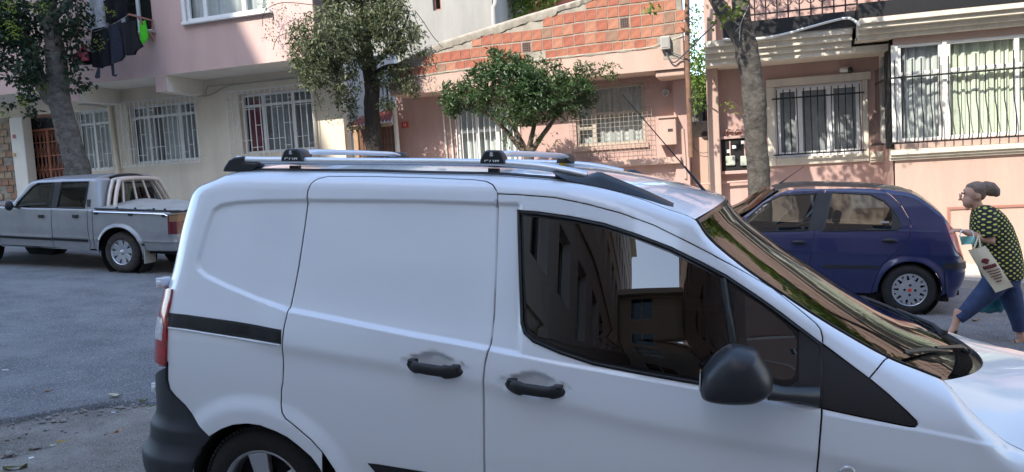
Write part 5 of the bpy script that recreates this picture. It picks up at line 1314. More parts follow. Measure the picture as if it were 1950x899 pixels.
pc = HP(1303,66); MB().box(HP(1262,80)[0], hRu-.05, LB-.006, LB+.002, HP(1280,112)[1], HP(1280,68)[1]).build('cement_patch', 'raw_cement', H.root)
cable(H, [H.p3(1268,95,LB-.05), H.p3(1272,108,LB-.06), H.p3(1283,119,LB-.06), H.p3(1300,106,LB-.1), H.p3(1330,76,LB-.6), H.p3(1362,45,LB-1.0)], .014, 'cable')
cable(H, [H.p3(1270,98,LB-.04), H.p3(1290,104,LB-.05), H.p3(1304,112,LB-.05), H.p3(1308,130,LB-.05)], .008, 'cable')
np_ = thing('number_plate', 'bright red house number plate 11 on the pink wall', 'sign', H.M @ Matrix.Translation(V(H.p3(771,238,-.012))))
MB().box(-.075,.075,0,.011,-.055,.055).build('plate', 'mark_red', np_)
for dx in (-.022, .014): MB().box(dx-.006,dx+.008,-.003,-.0005,-.03,.03).build('digit', 'print_white', np_)

# wooden gate with corrugated canopy between the houses
mat('plank_brown', (.17,.085,.055), .85, var=.3, vscale=10, bump=.4, bscale=40); mat('post_tan', (.42,.27,.16), .85, var=.25, vscale=10); mat('roof_sheet', (.42,.12,.09), .7, var=.25, vscale=6)
GA = Fac('wooden_gate', 'brown plank gate under a red corrugated canopy by the dark trunk', 14.6, (700,260), -3.0, 'gate')
ga = GA.rect([(684,243),(752,236),(755,330),(688,330)]); npk = 9; pkm = MB().box(-.5*(ga[1]-ga[0])/npk+.006, .5*(ga[1]-ga[0])/npk-.006, 0, .03, 0, ga[3]-.0+.6).mesh('plank', 'plank_brown')
for i in range(npk): o = link('plank', pkm, GA.root, bevel=.004); o.location = (ga[0]+(ga[1]-ga[0])*(i+.5)/npk, .004*(i % 3), -.6+.01*(i % 2))
MB().box(ga[0]-.12, ga[0]-.01, -.04, .06, -.6, ga[3]+.05).build('gate_post', 'post_tan', GA.root, bevel=.01)
MB().tube([GA.p3(751,206,-.02), GA.p3(761,330,-.02)], .05, 8).build('side_post', 'white_plaster', GA.root, smooth=60)
# corrugated canopy with three sheets
f0, f1 = GA.p3(659,240,-.45), GA.p3(744,230,-.45); k0, k1 = GA.p3(690,222,.25), GA.p3(752,206,.25); rows = []
n_ = 72
for i in range(n_+1):
    t_ = i/n_; wv = .022*math.sin(t_*13*2*math.pi); rows.append([f0*(1-t_)+f1*t_+np.array((0,0,wv)), k0*(1-t_)+k1*t_+np.array((0,0,wv))])
for k in range(3): MB().grid(rows[k*24:(k+1)*24+1]).build('roof_sheet', 'roof_sheet', GA.root, smooth=60)
MB().bar(f0+np.array((.02,.03,-.06)), f1+np.array((0,.03,-.06)), .04, .07).build('canopy_rail', 'post_tan', GA.root)
cable(GA, [GA.p3(752,178,-.1), GA.p3(735,186,-.1), GA.p3(715,189,-.1)], .012, 'white_plaster', name='conduit')
mat('dish_grey', (.55,.55,.54), .5)
sdish = thing('satellite_dish', 'small grey satellite dish tilted behind the canopy', 'satellite dish', Matrix.Translation(V(at_y(672,219,14.9))))
MB().lathe((0,0,0), (-.35,-.8,.4), [(.0,0),(.10,.01),(.19,.035),(.24,.06),(.245,.055)], 24).build('reflector', 'dish_grey', sdish, smooth=60); MB().tube([(0,.02,0),(.1,.15,-.5)], .015, 6).build('mast', 'cable_grey', sdish)

# wall in the gap with barbed wire, dark doorway and creeper behind
gw = Fac('garden_wall', 'blotchy pink rendered wall closing the narrow gap between houses', 15.0, (1340,290), 0.0, 'wall')
q = gw.rect([(1313,233),(1361,228),(1372,360),(1320,360)]); MB().box(q[0]-.05,q[1]+.02,0,.2,-1,q[3]).build('render', 'raw_cement', gw.root, bevel=.02)
MB().box(q[0]+.0,q[1]-.18,-.012,-.001,-.5,q[3]-.30).build('paint_patch', 'pink_plaster', gw.root)
MB().lathe(gw.p3(1342,257,-.03), (0,-1,0), [(.0,-.01),(.05,-.01),(.055,.02),(.065,.02),(.07,-.03)], 14).build('drain_outlet', 'vent_dark', gw.root)
bwz = thing('barbed_wire', 'coil of barbed wire on top of the blotchy gap wall', 'wire', gw.M); cz = MB()
c_ = gw.p3(1338,222,-.05); cz.tube([c_+np.array((-.32+.65*t_, .12*math.cos(t_*38), .20*math.sin(t_*38)+.05)) for t_ in np.linspace(0,1,80)], .005, 4)
c_ = gw.p3(1340,270,-.06); cz.tube([c_+np.array((.19*math.cos(t_), -.02, .19*math.sin(t_)-.02)) for t_ in np.linspace(2.9,6.6,26)], .006, 4); cz.build('coil', 'cable', bwz)
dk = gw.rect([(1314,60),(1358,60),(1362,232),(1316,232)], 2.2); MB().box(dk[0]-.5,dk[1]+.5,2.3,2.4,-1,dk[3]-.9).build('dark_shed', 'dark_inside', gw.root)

# ================================================================== right building: pink with bay window, cornice and balcony
R = Fac('bay_house', 'pink house with cornice, black balcony rail and barred bay window', 14.95, (1550,310), 0.0)
BY = -.95                                             # the bay stands this much proud
r0 = R.px(1362,200)[0]; rbay = R.px(1643,200)[0]; b0a = R.px(1702,200,BY)[0]; b1a = b0a+9.0
W3 = R.rect([(1474,166),(1643,153),(1643,291),(1478,303)])
zc = R.px(1480,122,0)[1]                               # soffit height
R.wall('recess_wall', r0, b0a+.3, -1.5, 9, 0, 'pink_shaded', [W3], depth=.14)
window(R, W3, 0, (46,58,58), None, curtain='curtain_net', reveal=.05, fw_=.10, drape=[(.02,.98,'curtain_grey')])
def moulding(name, a0, a1, c0, c1, b, steps, m='cream_trim', parent=None):
    """stepped moulding, outline in section"""
    pr_ = []
    n_ = len(steps)
    for i, d in enumerate(steps): pr_ += [(d, c0+(c1-c0)*i/n_), (d, c0+(c1-c0)*(i+1)/n_-.004)]
    poly = [(0, c0)]+[(-d, z) for d, z in pr_]+[(0, c1)]
    return MB().prism(poly, lambda q_: (a0, b+q_[0], q_[1]), lambda q_: (a1, b+q_[0], q_[1])).build(name, m, parent or R.root)
# window surround
a0, a1, c0, c1 = W3; s_ = .14
for nm, (x0, x1, z0, z1) in (('surround', (a0-s_,a1+s_,c1,c1+s_)), ('surround', (a0-s_,a0,c0-s_,c1)), ('surround', (a1,a1+s_*.6,c0-s_,c1)), ('surround', (a0,a1,c0-s_,c0))): MB().box(x0,x1,-.05,-.001,z0,z1).build(nm, 'cream_trim', R.root, bevel=.012)
# sill moulding running round the bay
zs0, zs1 = R.px(1750,303,BY)[1], R.px(1750,282,BY)[1]
moulding('sill_moulding', a1+.1, b0a-.0, zs0-.02, zs1-.02, 0, (.05,.08,.11,.09))
moulding('sill_moulding', b0a-.08, b1a, zs0, zs1, BY, (.05,.09,.13,.10))
# bay body
zt = R.px(1830,72,BY)[1]                               # underside of the cornice above the bay
W4 = (R.px(1710,150,BY)[0], R.px(1795,150,BY)[0], R.px(1750,268,BY)[1], zt-.02); W5 = (R.px(1803,150,BY)[0], b0a+3.4, W4[2], zt-.02); W6 = (W5[1]+.10, b1a-.3, W4[2], zt-.02)
VG = R.rect([(1808,399),(1900,396),(1900,443),(1808,446)], BY)
R.wall('bay_front', b0a, b1a, -1.5, 9, BY, 'pink_plaster', [(W4[0]-.10, W6[1]+.1, W4[2], W4[3])], depth=.10, thick=.1)
mat('white_paint', (.74,.72,.66), .5, var=.06, vscale=4)
bf = MB(); bf.box(W4[0]-.10, W4[0], BY-.012, BY+.10, W4[2], W4[3]); bf.box(W4[1], W5[0], BY-.010, BY+.10, W4[2], W4[3]); bf.box(W5[1], W6[0], BY-.010, BY+.10, W4[2], W4[3]); bf.build('bay_post', 'white_paint', R.root, bevel=.006)
window(R, W4, BY, (1,), .70, fm='white_paint', curtain='curtain_net', reveal=.02, fw_=.05)
window(R, W5, BY, (1,1.6), .70, fm='white_paint', curtain='curtain_green', reveal=.02, fw_=.06)
window(R, W6, BY, (1,1), .70, fm='white_paint', curtain='curtain_green', reveal=.02, fw_=.06)
# bay side, facing left (square to the front)
sw_ = MB()
for (y0, y1, z0, z1) in ((BY,.0,-1.5,W4[2]),(BY,.0,W4[3],9)): sw_.add([(b0a,y0,z0),(b0a,y1,z0),(b0a,y1,z1),(b0a,y0,z1)], [(3,2,1,0)])
sw_.build('bay_side_wall', 'pink_shaded', R.root)
sf = MB(); 
for (y0, y1, z0, z1) in ((BY,BY+.08,W4[2],W4[3]),(-.08,0,W4[2],W4[3]),(BY+.08,-.08,W4[2],W4[2]+.07),(BY+.08,-.08,W4[3]-.08,W4[3]),(-.50,-.44,W4[2],W4[3]),(BY+.08,-.08,W4[2]+(W4[3]-W4[2])*.68,W4[2]+(W4[3]-W4[2])*.74)): sf.box(b0a-.03,b0a+.03,y0,y1,z0,z1)
sf.build('bay_side_frame', 'white_paint', R.root); MB().add([(b0a,BY+.05,W4[2]+.05),(b0a,-.05,W4[2]+.05),(b0a,-.05,W4[3]-.05),(b0a,BY+.05,W4[3]-.05)],[(3,2,1,0)]).build('bay_side_pane', 'glass_house', R.root)
rows = []
for i in range(30): y = BY+.1+(-.15-BY)*i/29; rows.append([(b0a+.18+.02*math.sin(y*50), y, W4[2]),(b0a+.18+.02*math.sin(y*50), y, W4[3])])
MB().grid(rows).build('bay_side_curtain', 'curtain_grey', R.root)
# cornices: slab edge over the recess and over the bay
zk = R.px(1500,66,BY+.15)[1]
MB().box(r0-.12, b0a-.02, BY+.18, .0, zc-.02, zk-.3).build('soffit', 'cream_trim', R.root)
moulding('cornice', r0-.14, R.px(1622,60,BY+.05)[0], zc-.02, zk, BY+.18, (.02,.07,.14,.20))
zq0, zq1 = R.px(1800,62,BY-.1)[1], R.px(1800,22,BY-.2)[1]
moulding('cornice', R.px(1632,60,BY-.1)[0], b1a, zq0+.0, zq1, BY, (.12,.20,.30,.36))
MB().box(R.px(1632,60,BY-.1)[0], b0a-.001, BY-.10, .0, zq0-.01, zq0+.06).build('soffit', 'cream_trim', R.root)
# balcony fascia and railing
mat('rail_black', (.012,.012,.013), .45)
fz0, fz1 = R.px(1500,64,BY-.05)[1], R.px(1500,33,BY-.05)[1]
bl0, bl1 = R.px(1376,60,BY-.05)[0], R.px(1633,30,BY-.05)[0]
bal = bpy.data.objects.new('balcony', None); COL.objects.link(bal); bal.parent = R.root
MB().box(bl0, bl1, BY-.05, BY-.02, fz0+.01, fz1).build('fascia', 'rail_black', bal); MB().box(bl1+.001, b1a, BY-.36, BY-.33, zq1+.004, zq1+.24).build('fascia', 'rail_black', bal)
MB().box(bl1-.03, bl1, BY-.36, BY-.05, zq1+.003, zq1+.24).build('fascia', 'rail_black', bal)
MB().box(bl0, b1a, BY-.019, .0, zk+.002, zk+.05).build('floor_slab', 'cream_trim', bal)
zr1 = fz1+.95; rb1 = MB().box(-.011,.011,-.011,.011,0,zr1-fz1).mesh('railing_bar', 'rail_black')
nb = 13
for i in range(nb): o = link('railing_bar', rb1, bal); o.location = (bl0+(bl1-bl0)*i/(nb-1), BY-.035, fz1)
for i in range(1, 26): o = link('railing_bar', rb1, bal); o.location = (bl1+.27*i, BY-.345, zq1+.24)
MB().box(bl0, bl1, BY-.05, BY-.02, fz1+.09, fz1+.115).build('railing_rail', 'rail_black', bal); MB().box(bl0, bl1, BY-.05, BY-.02, zr1, zr1+.03).build('railing_rail', 'rail_black', bal)
MB().box(bl1, b1a, BY-.36, BY-.33, zq1+1.15, zq1+1.18).build('railing_rail', 'rail_black', bal)
so = MB(); st = (bl1-bl0)/(nb-1)
for i in range(nb-1):
    x = bl0+st*(i+.5); z = fz1+.20
    for s2 in (-1,1):
        so.tube([(x+s2*st*.48*(1-q), BY-.036, z+.16*q*q) for q in np.linspace(0,1,6)], .005, 4); so.tube([(x+s2*st*.48*q, BY-.036, z+.02-.07*math.sin(q*math.pi/2)+.05) for q in np.linspace(0,1,6)], .005, 4)
so.build('railing_scroll', 'rail_black', bal)['kind'] = 'stuff'
cable(R, [R.p3(1376,75,BY-.06), R.p3(1435,75,BY-.06), R.p3(1490,66,BY-.07), R.p3(1545,51,BY-.08), R.p3(1590,39,BY-.08), R.p3(1618,35,BY-.08), R.p3(1636,47,BY-.38)], .022, 'white_paint', name='white_hose')
# bars on window 3: straight bars with a belly below, black
def belly_bar(h, out_=.16, tip=.10):
    return [(0,0,h+tip),(0,0,h*.56),(0,-out_*.55,h*.42),(0,-out_,h*.30),(0,-out_,h*.05),(0,-out_*.6,0),(0,-.01,-.02)]
def belly_grille(name, a0, a1, c0, c1, b, n, tip=.1, out_=.16, tw=.010, axis=0, base=0.0):
    g = bpy.data.objects.new(name, None); COL.objects.link(g); g.parent = R.root
    me = MB().tube(smooth_path(belly_bar(c1-c0, out_, tip), 3), tw, 5)
    if axis: me.v = [(v[1], -v[0], v[2]) for v in me.v]
    me = me.mesh('grille_bar', 'rail_black', 60)
    for i in range(n):
        o = link('grille_bar', me, g); t_ = a0+(a1-a0)*i/(n-1); o.location = (t_, b, c0) if not axis else (base, t_, c0)
    zz = c0+(c1-c0)*.90
    if not axis:
        MB().box(a0-.08,a1+.08,b-.012,b+.008,zz-.014,zz+.014).build('grille_rail', 'rail_black', g); MB().box(a0-.08,a1+.08,b-.09,b-.06,c0-.03,c0-.005).build('grille_rail', 'rail_black', g)
    else:
        MB().box(base-.012,base+.008,a0,a1,zz-.014,zz+.014).build('grille_rail', 'rail_black', g); MB().box(base-.09,base-.06,a0,a1,c0-.03,c0-.005).build('grille_rail', 'rail_black', g)
    return g
g3 = R.rect([(1479,178),(1640,163),(1640,283),(1481,295)], -.10); belly_grille('window_grille', g3[0], g3[1]-.02, g3[2], g3[3], -.10, 13, tip=.05, out_=.07, tw=.009)
gb4 = R.px(1705,130,BY-.12); zb1 = R.px(1760,136,BY-.12)[1]; zb0 = R.px(1760,268,BY-.18)[1]
belly_grille('bay_grille', b0a+.0, b0a+4.6, zb0, zb1+.05, BY-.10, 36, tip=.17, out_=.10, tw=.010)
belly_grille('bay_side_grille', BY-.02, -.12, zb0, zb1+.05, 0, 9, tip=.12, out_=.10, tw=.005, axis=1, base=b0a-.12)
MB().box(VG[0],VG[1],BY-.03,BY-.002,VG[2]-.03,VG[3]).build('basement_frame', 'rack_brown', R.root) if False else None
vgx = bpy.data.objects.new('basement_window', None); COL.objects.link(vgx); vgx.parent = R.root
for (x0,x1,z0,z1) in ((VG[0]-.03,VG[1]+.9,VG[3],VG[3]+.04),(VG[0]-.03,VG[0]+.01,VG[2],VG[3]),(VG[1]+.86,VG[1]+.9,VG[2],VG[3])): MB().box(x0,x1,BY-.02,BY-.001,z0,z1).build('frame', 'rack_brown', vgx)
# camera, pipe stub, meter cabinet with two meters
cm = MB().lathe(R.p3(1622,132,-.02), (-1,-.1,0), [(.0,.20),(.035,.20),(.045,.17),(.045,.0)], 14).build('pipe_stub', 'white_paint', R.root, smooth=40); MB().ell(R.p3(1619,133,-.05), .05,.05,.055).build('camera_ball', 'rail_black', cm, smooth=60)
mc = bpy.data.objects.new('meter_cabinet', None); COL.objects.link(mc); mc.parent = R.root
q = R.rect([(1372,266),(1440,261),(1440,322),(1375,327)], -.14); MB().box(q[0],q[1],-.13,-.001,q[2],q[3]).build('niche', 'dark_inside', mc)
for (x0,x1,z0,z1) in ((q[0]-.04,q[1]+.04,q[3],q[3]+.05),(q[0]-.04,q[1]+.04,q[2]-.06,q[2]),(q[0]-.04,q[0],q[2],q[3])): MB().box(x0,x1,-.17,-.002,z0,z1).build('frame', 'pink_shaded', mc, bevel=.006)
mat('meter_green', (.42,.45,.38), .5)
for xx in (1391, 1419): p_ = R.p3(xx, 306, -.15); MB().box(p_[0]-.085,p_[0]+.085,-.17,-.131,p_[2]-.09,p_[2]+.09).build('meter', 'meter_green', mc, bevel=.02); MB().tube([p_+np.array((0,-.0,.09)), p_+np.array((0,0,.36))], .014, 6).build('meter_pipe', 'pink_shaded', mc)
for xx, yy in ((1398,280),(1388,288),(1415,271)): p_ = R.p3(xx, yy, -.145); MB().box(p_[0]-.035,p_[0]+.035,-.15,-.145,p_[2]-.03,p_[2]+.03).build('paper_tag', 'paper_white', mc)
for k in range(3): MB().tube([R.p3(1383+17*k,262,-.06), R.p3(1381+17*k,252,-.06), R.p3(1386+17*k,247,-.06), R.p3(1397+17*k,247,-.06), R.p3(1400+17*k,262,-.06)], .022, 6).build('gas_pipe', 'pink_shaded', R.root, smooth=60)
MB().tube([R.p3(1317,352,-.10), R.p3(1430,344,-.10)], .02, 6).build('gas_pipe', 'pink_shaded', R.root, smooth=60)
# column at the left edge
cl0 = R.px(1341,60,-.35)[0]; MB().box(cl0, r0+.06, -.35, .0, -1.5, 9).build('end_pilaster', 'pink_plaster', R.root, bevel=.02)
# house further down the street (beyond the frame, seen in bonnet and windscreen)
block('corner_block', 'cream apartment block further down the street beyond the bay house', 16.0, 40.0, 13.9, 24.0, 12.0, 3, 'cream_trim')
# ================================================================== blue hatchback on the far side
mat('blue_paint', (.010,.016,.078), rough=.30, coat=1.0, var=.06, vscale=4)
mat('silver_paint', (.34,.345,.355), rough=.38, metal=.35, coat=.5, var=.12, vscale=3)
mat('trim_black', (.018,.018,.020), rough=.5); mat('seat_grey', (.10,.10,.11), .95); mat('dust_black', (.05,.045,.042), .45, coat=.5)
glass_mat('glass_hatch', (.14,.18,.17), ior=1.9)
class Hatch(Skin):
    RA = .16; RB = .30; LA = .25; LB = .25
    def __init__(s):
        Skin.__init__(s, (2.13, 9.64+.78, gz(2.13)))
        s.hz = pchip([.10,.25,.40,.55,.70,.85,.95,1.02,1.2,1.42], [.72,.755,.775,.785,.785,.775,.755,.735,.675,.600])
        rs = [(1814,428),(1820,445),(1826,470),(1833,498),(1834,515),(1828,540),(1820,552)]
        q = sorted([s.px(x, y, .55) for x, y in rs], key=lambda p: p[1]); s.xr = pchip([-.2]+[p[1] for p in q]+[1.6], [q[0][0]-.18]+[p[0]-.155 for p in q]+[q[-1][0]-.16])
        s.rr = pchip([-4, -1.6, -.9, .3, .6], [.06,.05,.06,.06,.05])
        T = []
        for p in [(1432,397),(1452,381),(1476,364),(1500,357.5),(1572,355),(1660,357.5),(1724,364),(1740,369),(1780,396),(1805,417),(1815,427)]:
            h = .62
            for _ in range(12): x, z = s.px(*p, h); h = float(s.hw(x, z))-float(s.rr(x))*(1-math.cos(s.AMAX))
            T.append((x, z))
        s.T = T; x0 = T[0]
        s.ze = pchip([-3.6,-3.2,-2.6,x0[0]-.22]+[t[0] for t in T]+[T[-1][0]+.3, T[-1][0]+1], [.72,.80,.90,x0[1]-.10]+[t[1] for t in T]+[T[-1][1]-.04, T[-1][1]-.06])
    def hw(s, x, z):
        x = np.asarray(x, float); return s.hz(z)-.05*np.maximum(0, -1.9-x)**2-.03*sstep(.8, 1.2, np.asarray(z, float))*np.maximum(0, -1.0-x)
    on = False
    def feat(s, u, v):
        if not s.on: return np.zeros(np.shape(u))
        r = np.hypot(u-s.wc[0], v-s.wc[1]); d = .022*sstep(.42, .335, r)
        c = v-.69; d = d+.006*np.exp(-np.abs(c)/np.where(c > 0, .06, .02))
        return d
hb = Hatch(); HB = thing('hatchback', 'dark blue five door hatchback parked in front of the bay house', 'car', hb.M); HU = hb.uv
wcx = hb.px(1732,553,.78); hb.wc = (wcx[0], wcx[1]); hb.on = True
tp = lambda P: [tuple(p) for p in P]
seamR = HU([(1676,361),(1697,372),(1717,392),(1730,414),(1735,429),(1733,451),(1724,466),(1700,486),(1680,504),(1668,526),(1661,548)], .70)
seamB = HU([(1573,359),(1560,405),(1551,444),(1544,480),(1540,520),(1538,566)], .72)
archp = [(hb.wc[0]+.335*math.cos(a), hb.wc[1]+.335*math.sin(a)) for a in np.linspace(math.pi+.05, -.15, 26)]
topl = lambda u0, u1, n=40: [(x, float(hb.vtop(np.array(x)))) for x in np.linspace(u0, u1, n)]
zsill = .20
uE = float(hb.xr(np.array(.6)))+.36
winR = HU([(1584,367),(1656,370),(1684,383),(1700,399),(1714,419),(1717,431),(1709,438),(1568,440)], .68)
winF = HU([(1424,414),(1454,388),(1488,372),(1556,368),(1540,439),(1420,442)], .68)
b_arch0 = archp[0][0]
quarter = tp(seamR)+[(b_arch0-.06, zsill+.02), (b_arch0, zsill+.05)]+archp+[(hb.wc[0]+.40, .28), (uE, .28)]+topl(uE, seamR[0][0]+.0, 60)
hb.panel('rear_quarter', quarter, 'blue_paint', HB, step=.025, gap=.003)
doorR = tp(HU([(1573,359),(1620,358),(1660,359)], .66))+tp(seamR)+[(b_arch0-.06, zsill+.02), (seamB[-1][0], zsill)]+tp(seamB[::-1])
dR = hb.panel('rear_door', doorR, 'blue_paint', HB, step=.025, gap=.003, holes=[tp(winR)])
uA = float(HU([(1420,425)], .7)[0][0])-.20
doorF = tp(HU([(1573,359),(1530,359),(1500,362),(1478,369),(1450,386),(1428,403)], .66))+[(uA, .92), (uA, zsill)]+[(seamB[-1][0], zsill)]+tp(seamB[::-1])
dF = hb.panel('front_door', doorF, 'blue_paint', HB, step=.025, gap=.003, holes=[tp(winF)])
hb.panel('window_pane', tp(winR), 'glass_hatch', dR, d=-.010, gap=-.003, step=.04, rim=0, lip=0); hb.panel('window_pane', tp(winF), 'glass_hatch', dF, d=-.010, gap=-.003, step=.04, rim=0, lip=0)
for wn_, dd_ in ((winR, dR), (winF, dF)):
    S3 = hb.S(*np.array(resample(wn_, .04)).T, .001); MB().tube(list(S3)+[S3[0]], .009, 5).build('window_seal', 'trim_black', dd_, smooth=60)
hb.panel('pillar_trim', tp(HU([(1556,368),(1584,367),(1568,440),(1540,439)], .68)), 'trim_black', HB, d=.004, gap=0, step=.04)
hb.panel('pillar_trim', tp(HU([(1693,391),(1700,399),(1714,419),(1717,431),(1709,438),(1697,438),(1700,410)], .68)), 'trim_black', dR, d=.002, gap=0, step=.04)
wing = [(uA-.003, .92), (uA-.003, zsill), (-2.36+.40, .22)]+[(-2.34+.335*math.cos(a), .28+.335*math.sin(a)) for a in np.linspace(0, math.pi, 16)]+[(-3.0,.25),(-3.05,.5)]+topl(-3.05, uA-.003, 30)
hb.panel('front_wing', wing, 'blue_paint', HB, step=.05, gap=.003)
u = np.array
hb.panel('rub_strip', tp(HU([(1568,504),(1674,506),(1671,511),(1568,510)], .78)), 'trim_black', dR, d=.012, gap=0, step=.05)
hb.panel('rub_strip', tp(HU([(1440,502),(1540,504),(1540,510),(1440,508)], .78)), 'trim_black', dF, d=.012, gap=0, step=.05)
# bumper: proud band round the corner
uB0 = hb.wc[0]+.345; bz = [float(HU([(1800,y)], .76)[0][1]) for y in (497,509,560)]
hb.panel('rear_bumper', [(uB0-.06, bz[0]),(uE, bz[0]+.02),(uE, .22),(uB0+.06,.22),(uB0+.03,.30),(uB0, bz[1]-.02)], 'blue_paint', HB, d=.018, gap=0, step=.03)
hb.panel('bumper_strip', [(uB0-.02, bz[0]-.02),(uE, bz[0]-.005),(uE, bz[1]-.02),(uB0-.0, bz[1]-.015)], 'trim_black', HB, d=.026, gap=0, step=.03)
tlq = HU([(1802,424),(1812,424)], .70); hb.panel('tail_lamp', tp(HU([(1800,427),(1806,424)], .70))+[(uE-.16, 1.0),(uE-.16,.62)]+tp(HU([(1820,478),(1810,455)], .66)), 'lamp_red', HB, d=.012, gap=0, step=.03)
# handles
for (x0, y0), par_ in (((1694,458), dR), ((1521,461), dF)):
    c = hb.S(*HU([(x0, y0)], .77).T, .0)[0]; MB().ell(c+np.array((0,-.016,0)), .083, .022, .026, 14, 8).build('door_handle', 'trim_black', par_, smooth=60)
# roof and screens
hb.cap('roof', np.linspace(hb.T[2][0], hb.T[7][0], 24), 'dust_black', HB, .05, None)
hb.cap('windscreen', np.linspace(hb.T[0][0]-.45, hb.T[2][0], 10), 'glass_screen', HB, .05, lambda u_: -.10)
hb.cap('tailgate_window', np.linspace(hb.T[7][0], hb.T[10][0], 12), 'glass_car', HB, .04, .05, t0=-.9, t1=.9)
for t0_, t1_ in ((-1,-.9),(.9,1)): hb.cap('tailgate_frame', np.linspace(hb.T[7][0], hb.T[10][0], 12), 'blue_paint', HB, .042, .05, t0=t0_, t1=t1_, n=2)
hb.cap('tailgate', np.linspace(hb.T[10][0], uE, 12), 'blue_paint', HB, .02, .03); hb.cap('bonnet', np.linspace(-3.05, hb.T[0][0]-.45, 20), 'blue_paint', HB, .05, None)
rows = [];
for v in np.linspace(.22, 1.0, 8): p = hb.S(np.array([uE-.02]), np.array([v]), 0, False)[0]; rows.append([(p[0]+.02, p[1]*t_, p[2]) for t_ in np.linspace(1,-1,7)])
MB().grid(rows).build('rear_face', 'blue_paint', HB, smooth=60)
MB().box(*[(-2.95,hb.T[-1][0])[i] for i in (0,1)], -.70, .70, .16, .24).build('floor', 'dark_inside', HB)
rows = []
for uu_ in np.linspace(-3.0, uE-.1, 40): rows.append([(p[0], -p[1], p[2]) for p in hb.S(np.full(9, uu_), np.linspace(.22, .92 if uu_ < .25 else float(hb.vtop(np.array(uu_))), 9), 0, False)])
MB().grid(rows).build('far_side', 'blue_paint', HB, smooth=60)
for xx in (-2.0, -1.05, -.05):
    MB().tube([np.array((1,-1,1))*hb.S(np.array([xx+k*.16 if xx > -1.5 else xx+k*.55]), np.array([.92+k*.45]), -.02, False)[0] for k in (0,.5,1)], .045, 6).build('far_pillar', 'trim_black', HB, smooth=60)
for y_ in (-.34,.34):
    st = MB(); st.prism([(-1.15,.40),(-.95,.42),(-.80,.95),(-.92,.98)], lambda p: (p[0], y_-.23, p[1]), lambda p: (p[0], y_+.23, p[1])); st.box(-1.55,-1.05,y_-.24,y_+.24,.32,.46)
    sx = st.build('seat', 'seat_grey', HB, smooth=40, bevel=.04); MB().prism([(-.86,1.0),(-.79,1.0),(-.77,1.16),(-.84,1.16)], lambda p: (p[0], y_-.12, p[1]), lambda p: (p[0], y_+.12, p[1])).build('headrest', 'seat_grey', sx, smooth=40, bevel=.025)
rs_ = MB(); rs_.prism([(-.35,.40),(-.15,.42),(.05,.92),(-.08,.95)], lambda p: (p[0],-.60,p[1]), lambda p: (p[0],.60,p[1])); rs_.box(-.7,-.2,-.6,.6,.32,.46); rs_.build('rear_seat', 'seat_grey', HB, smooth=40, bevel=.04)
Rw = .288
for xx in (hb.wc[0], -2.34):
    wheel('wheel', HB, (xx, -.775, Rw), Rw, .17, .188, cover=True, dust=False); wheel('wheel', HB, (xx, .745, Rw), Rw, .17, .188, sgn=1, dust=True)
    for sg in (-1,1): MB().lathe((xx, .765*sg, .285), (0,-sg,0), [(.335,.0),(.34,.26),(0,.26)], 32).build('wheel_house', 'dark_inside', HB, smooth=40)
a_ = hb.cap_pt(hb.T[3][0]-.06, -.15, .05); tip_ = hb.pl(1531,317,-float(a_[1])); MB().tube([a_, a_*.7+tip_*.3, tip_], [.014,.006,.003], 6).build('antenna', 'trim_black', HB, smooth=60)
p = hb.S(*HU([(1684,423)], .68).T, -.004)[0]; stk = MB().box(p[0]-.05,p[0]+.05,p[1]-.008,p[1]-.004,p[2]-.012,p[2]+.012).build('window_sticker', 'cable_grey', dR)
MB().tube([hb.S(*HU([(1650,555)], .76).T, -.02)[0]+np.array((0,.0,-.08)), hb.S(*HU([(1440,552)], .76).T, -.02)[0]+np.array((0,.0,-.08))], .03, 6).build('sill', 'trim_black', HB)
ex = hb.pl(1812,556,.45); MB().lathe(ex+np.array((-.10,0,0)), (1,-.1,0), [(.0,.02),(.028,.02),(.035,.16),(.033,.17),(.03,.12),(.0,.1)], 14).build('exhaust_tip', 'lamp_orange' if False else 'trim_black', HB, smooth=40)

# ================================================================== silver pickup on the left
mat('lamp_dull_red', (.13,.012,.02), .2, coat=.6, var=.3, vscale=20); mat('lamp_tan', (.26,.14,.07), .25, coat=.5)
class Pick(Skin):
    RA = .10; RB = .10; LA = .3; LB = .3
    def __init__(s):
        Skin.__init__(s, (-8.45, 9.36+.83, gz(-8.45)))
        s.hz = pchip([.20,.35,.50,.65,.80,.95,1.05], [.77,.795,.815,.825,.825,.82,.81])
        e = s.px(331,430,.78)[0]; s.xr = pchip([.1,.5,.9,1.3], [e-.10,e-.08,e-.08,e-.08]); s.xe = e
        s.rr = pchip([-6, 3], [.03,.03]); z = s.px(250,401,.81)[1]; s.zb = z
        s.ze = pchip([-4.2,-3.6,-2.9,-2.75,-1,e+2], [z-.20,z-.10,z-.03,z,z,z])
    def hw(s, x, z): return s.hz(z)-.03*np.maximum(0, -2.9-np.asarray(x, float))
    on = False
    def feat(s, u, v):
        if not s.on: return np.zeros(np.shape(u))
        r = np.hypot(u-s.wc[0], v-s.wc[1]); return .040*sstep(.435, .390, r)+.008*np.exp(-np.abs(v-s.zm)/.02)
pk = Pick(); PK = thing('pickup', 'old silver double cab pickup parked under the leaning tree', 'pickup', pk.M); PU = pk.uv
pk.wc = pk.px(232,486,.80); pk.wc = (pk.wc[0], .30); pk.zm = pk.px(100,452,.82)[1]; pk.on = True
ptop = lambda u0, u1, n=20: [(x, float(pk.vtop(np.array(x)))) for x in np.linspace(u0, u1, n)]
zsil = pk.px(100,474,.82)[1]
arc = [(pk.wc[0]+.375*math.cos(a), pk.wc[1]+.375*math.sin(a)) for a in np.linspace(math.pi+.2, -.25, 28)]
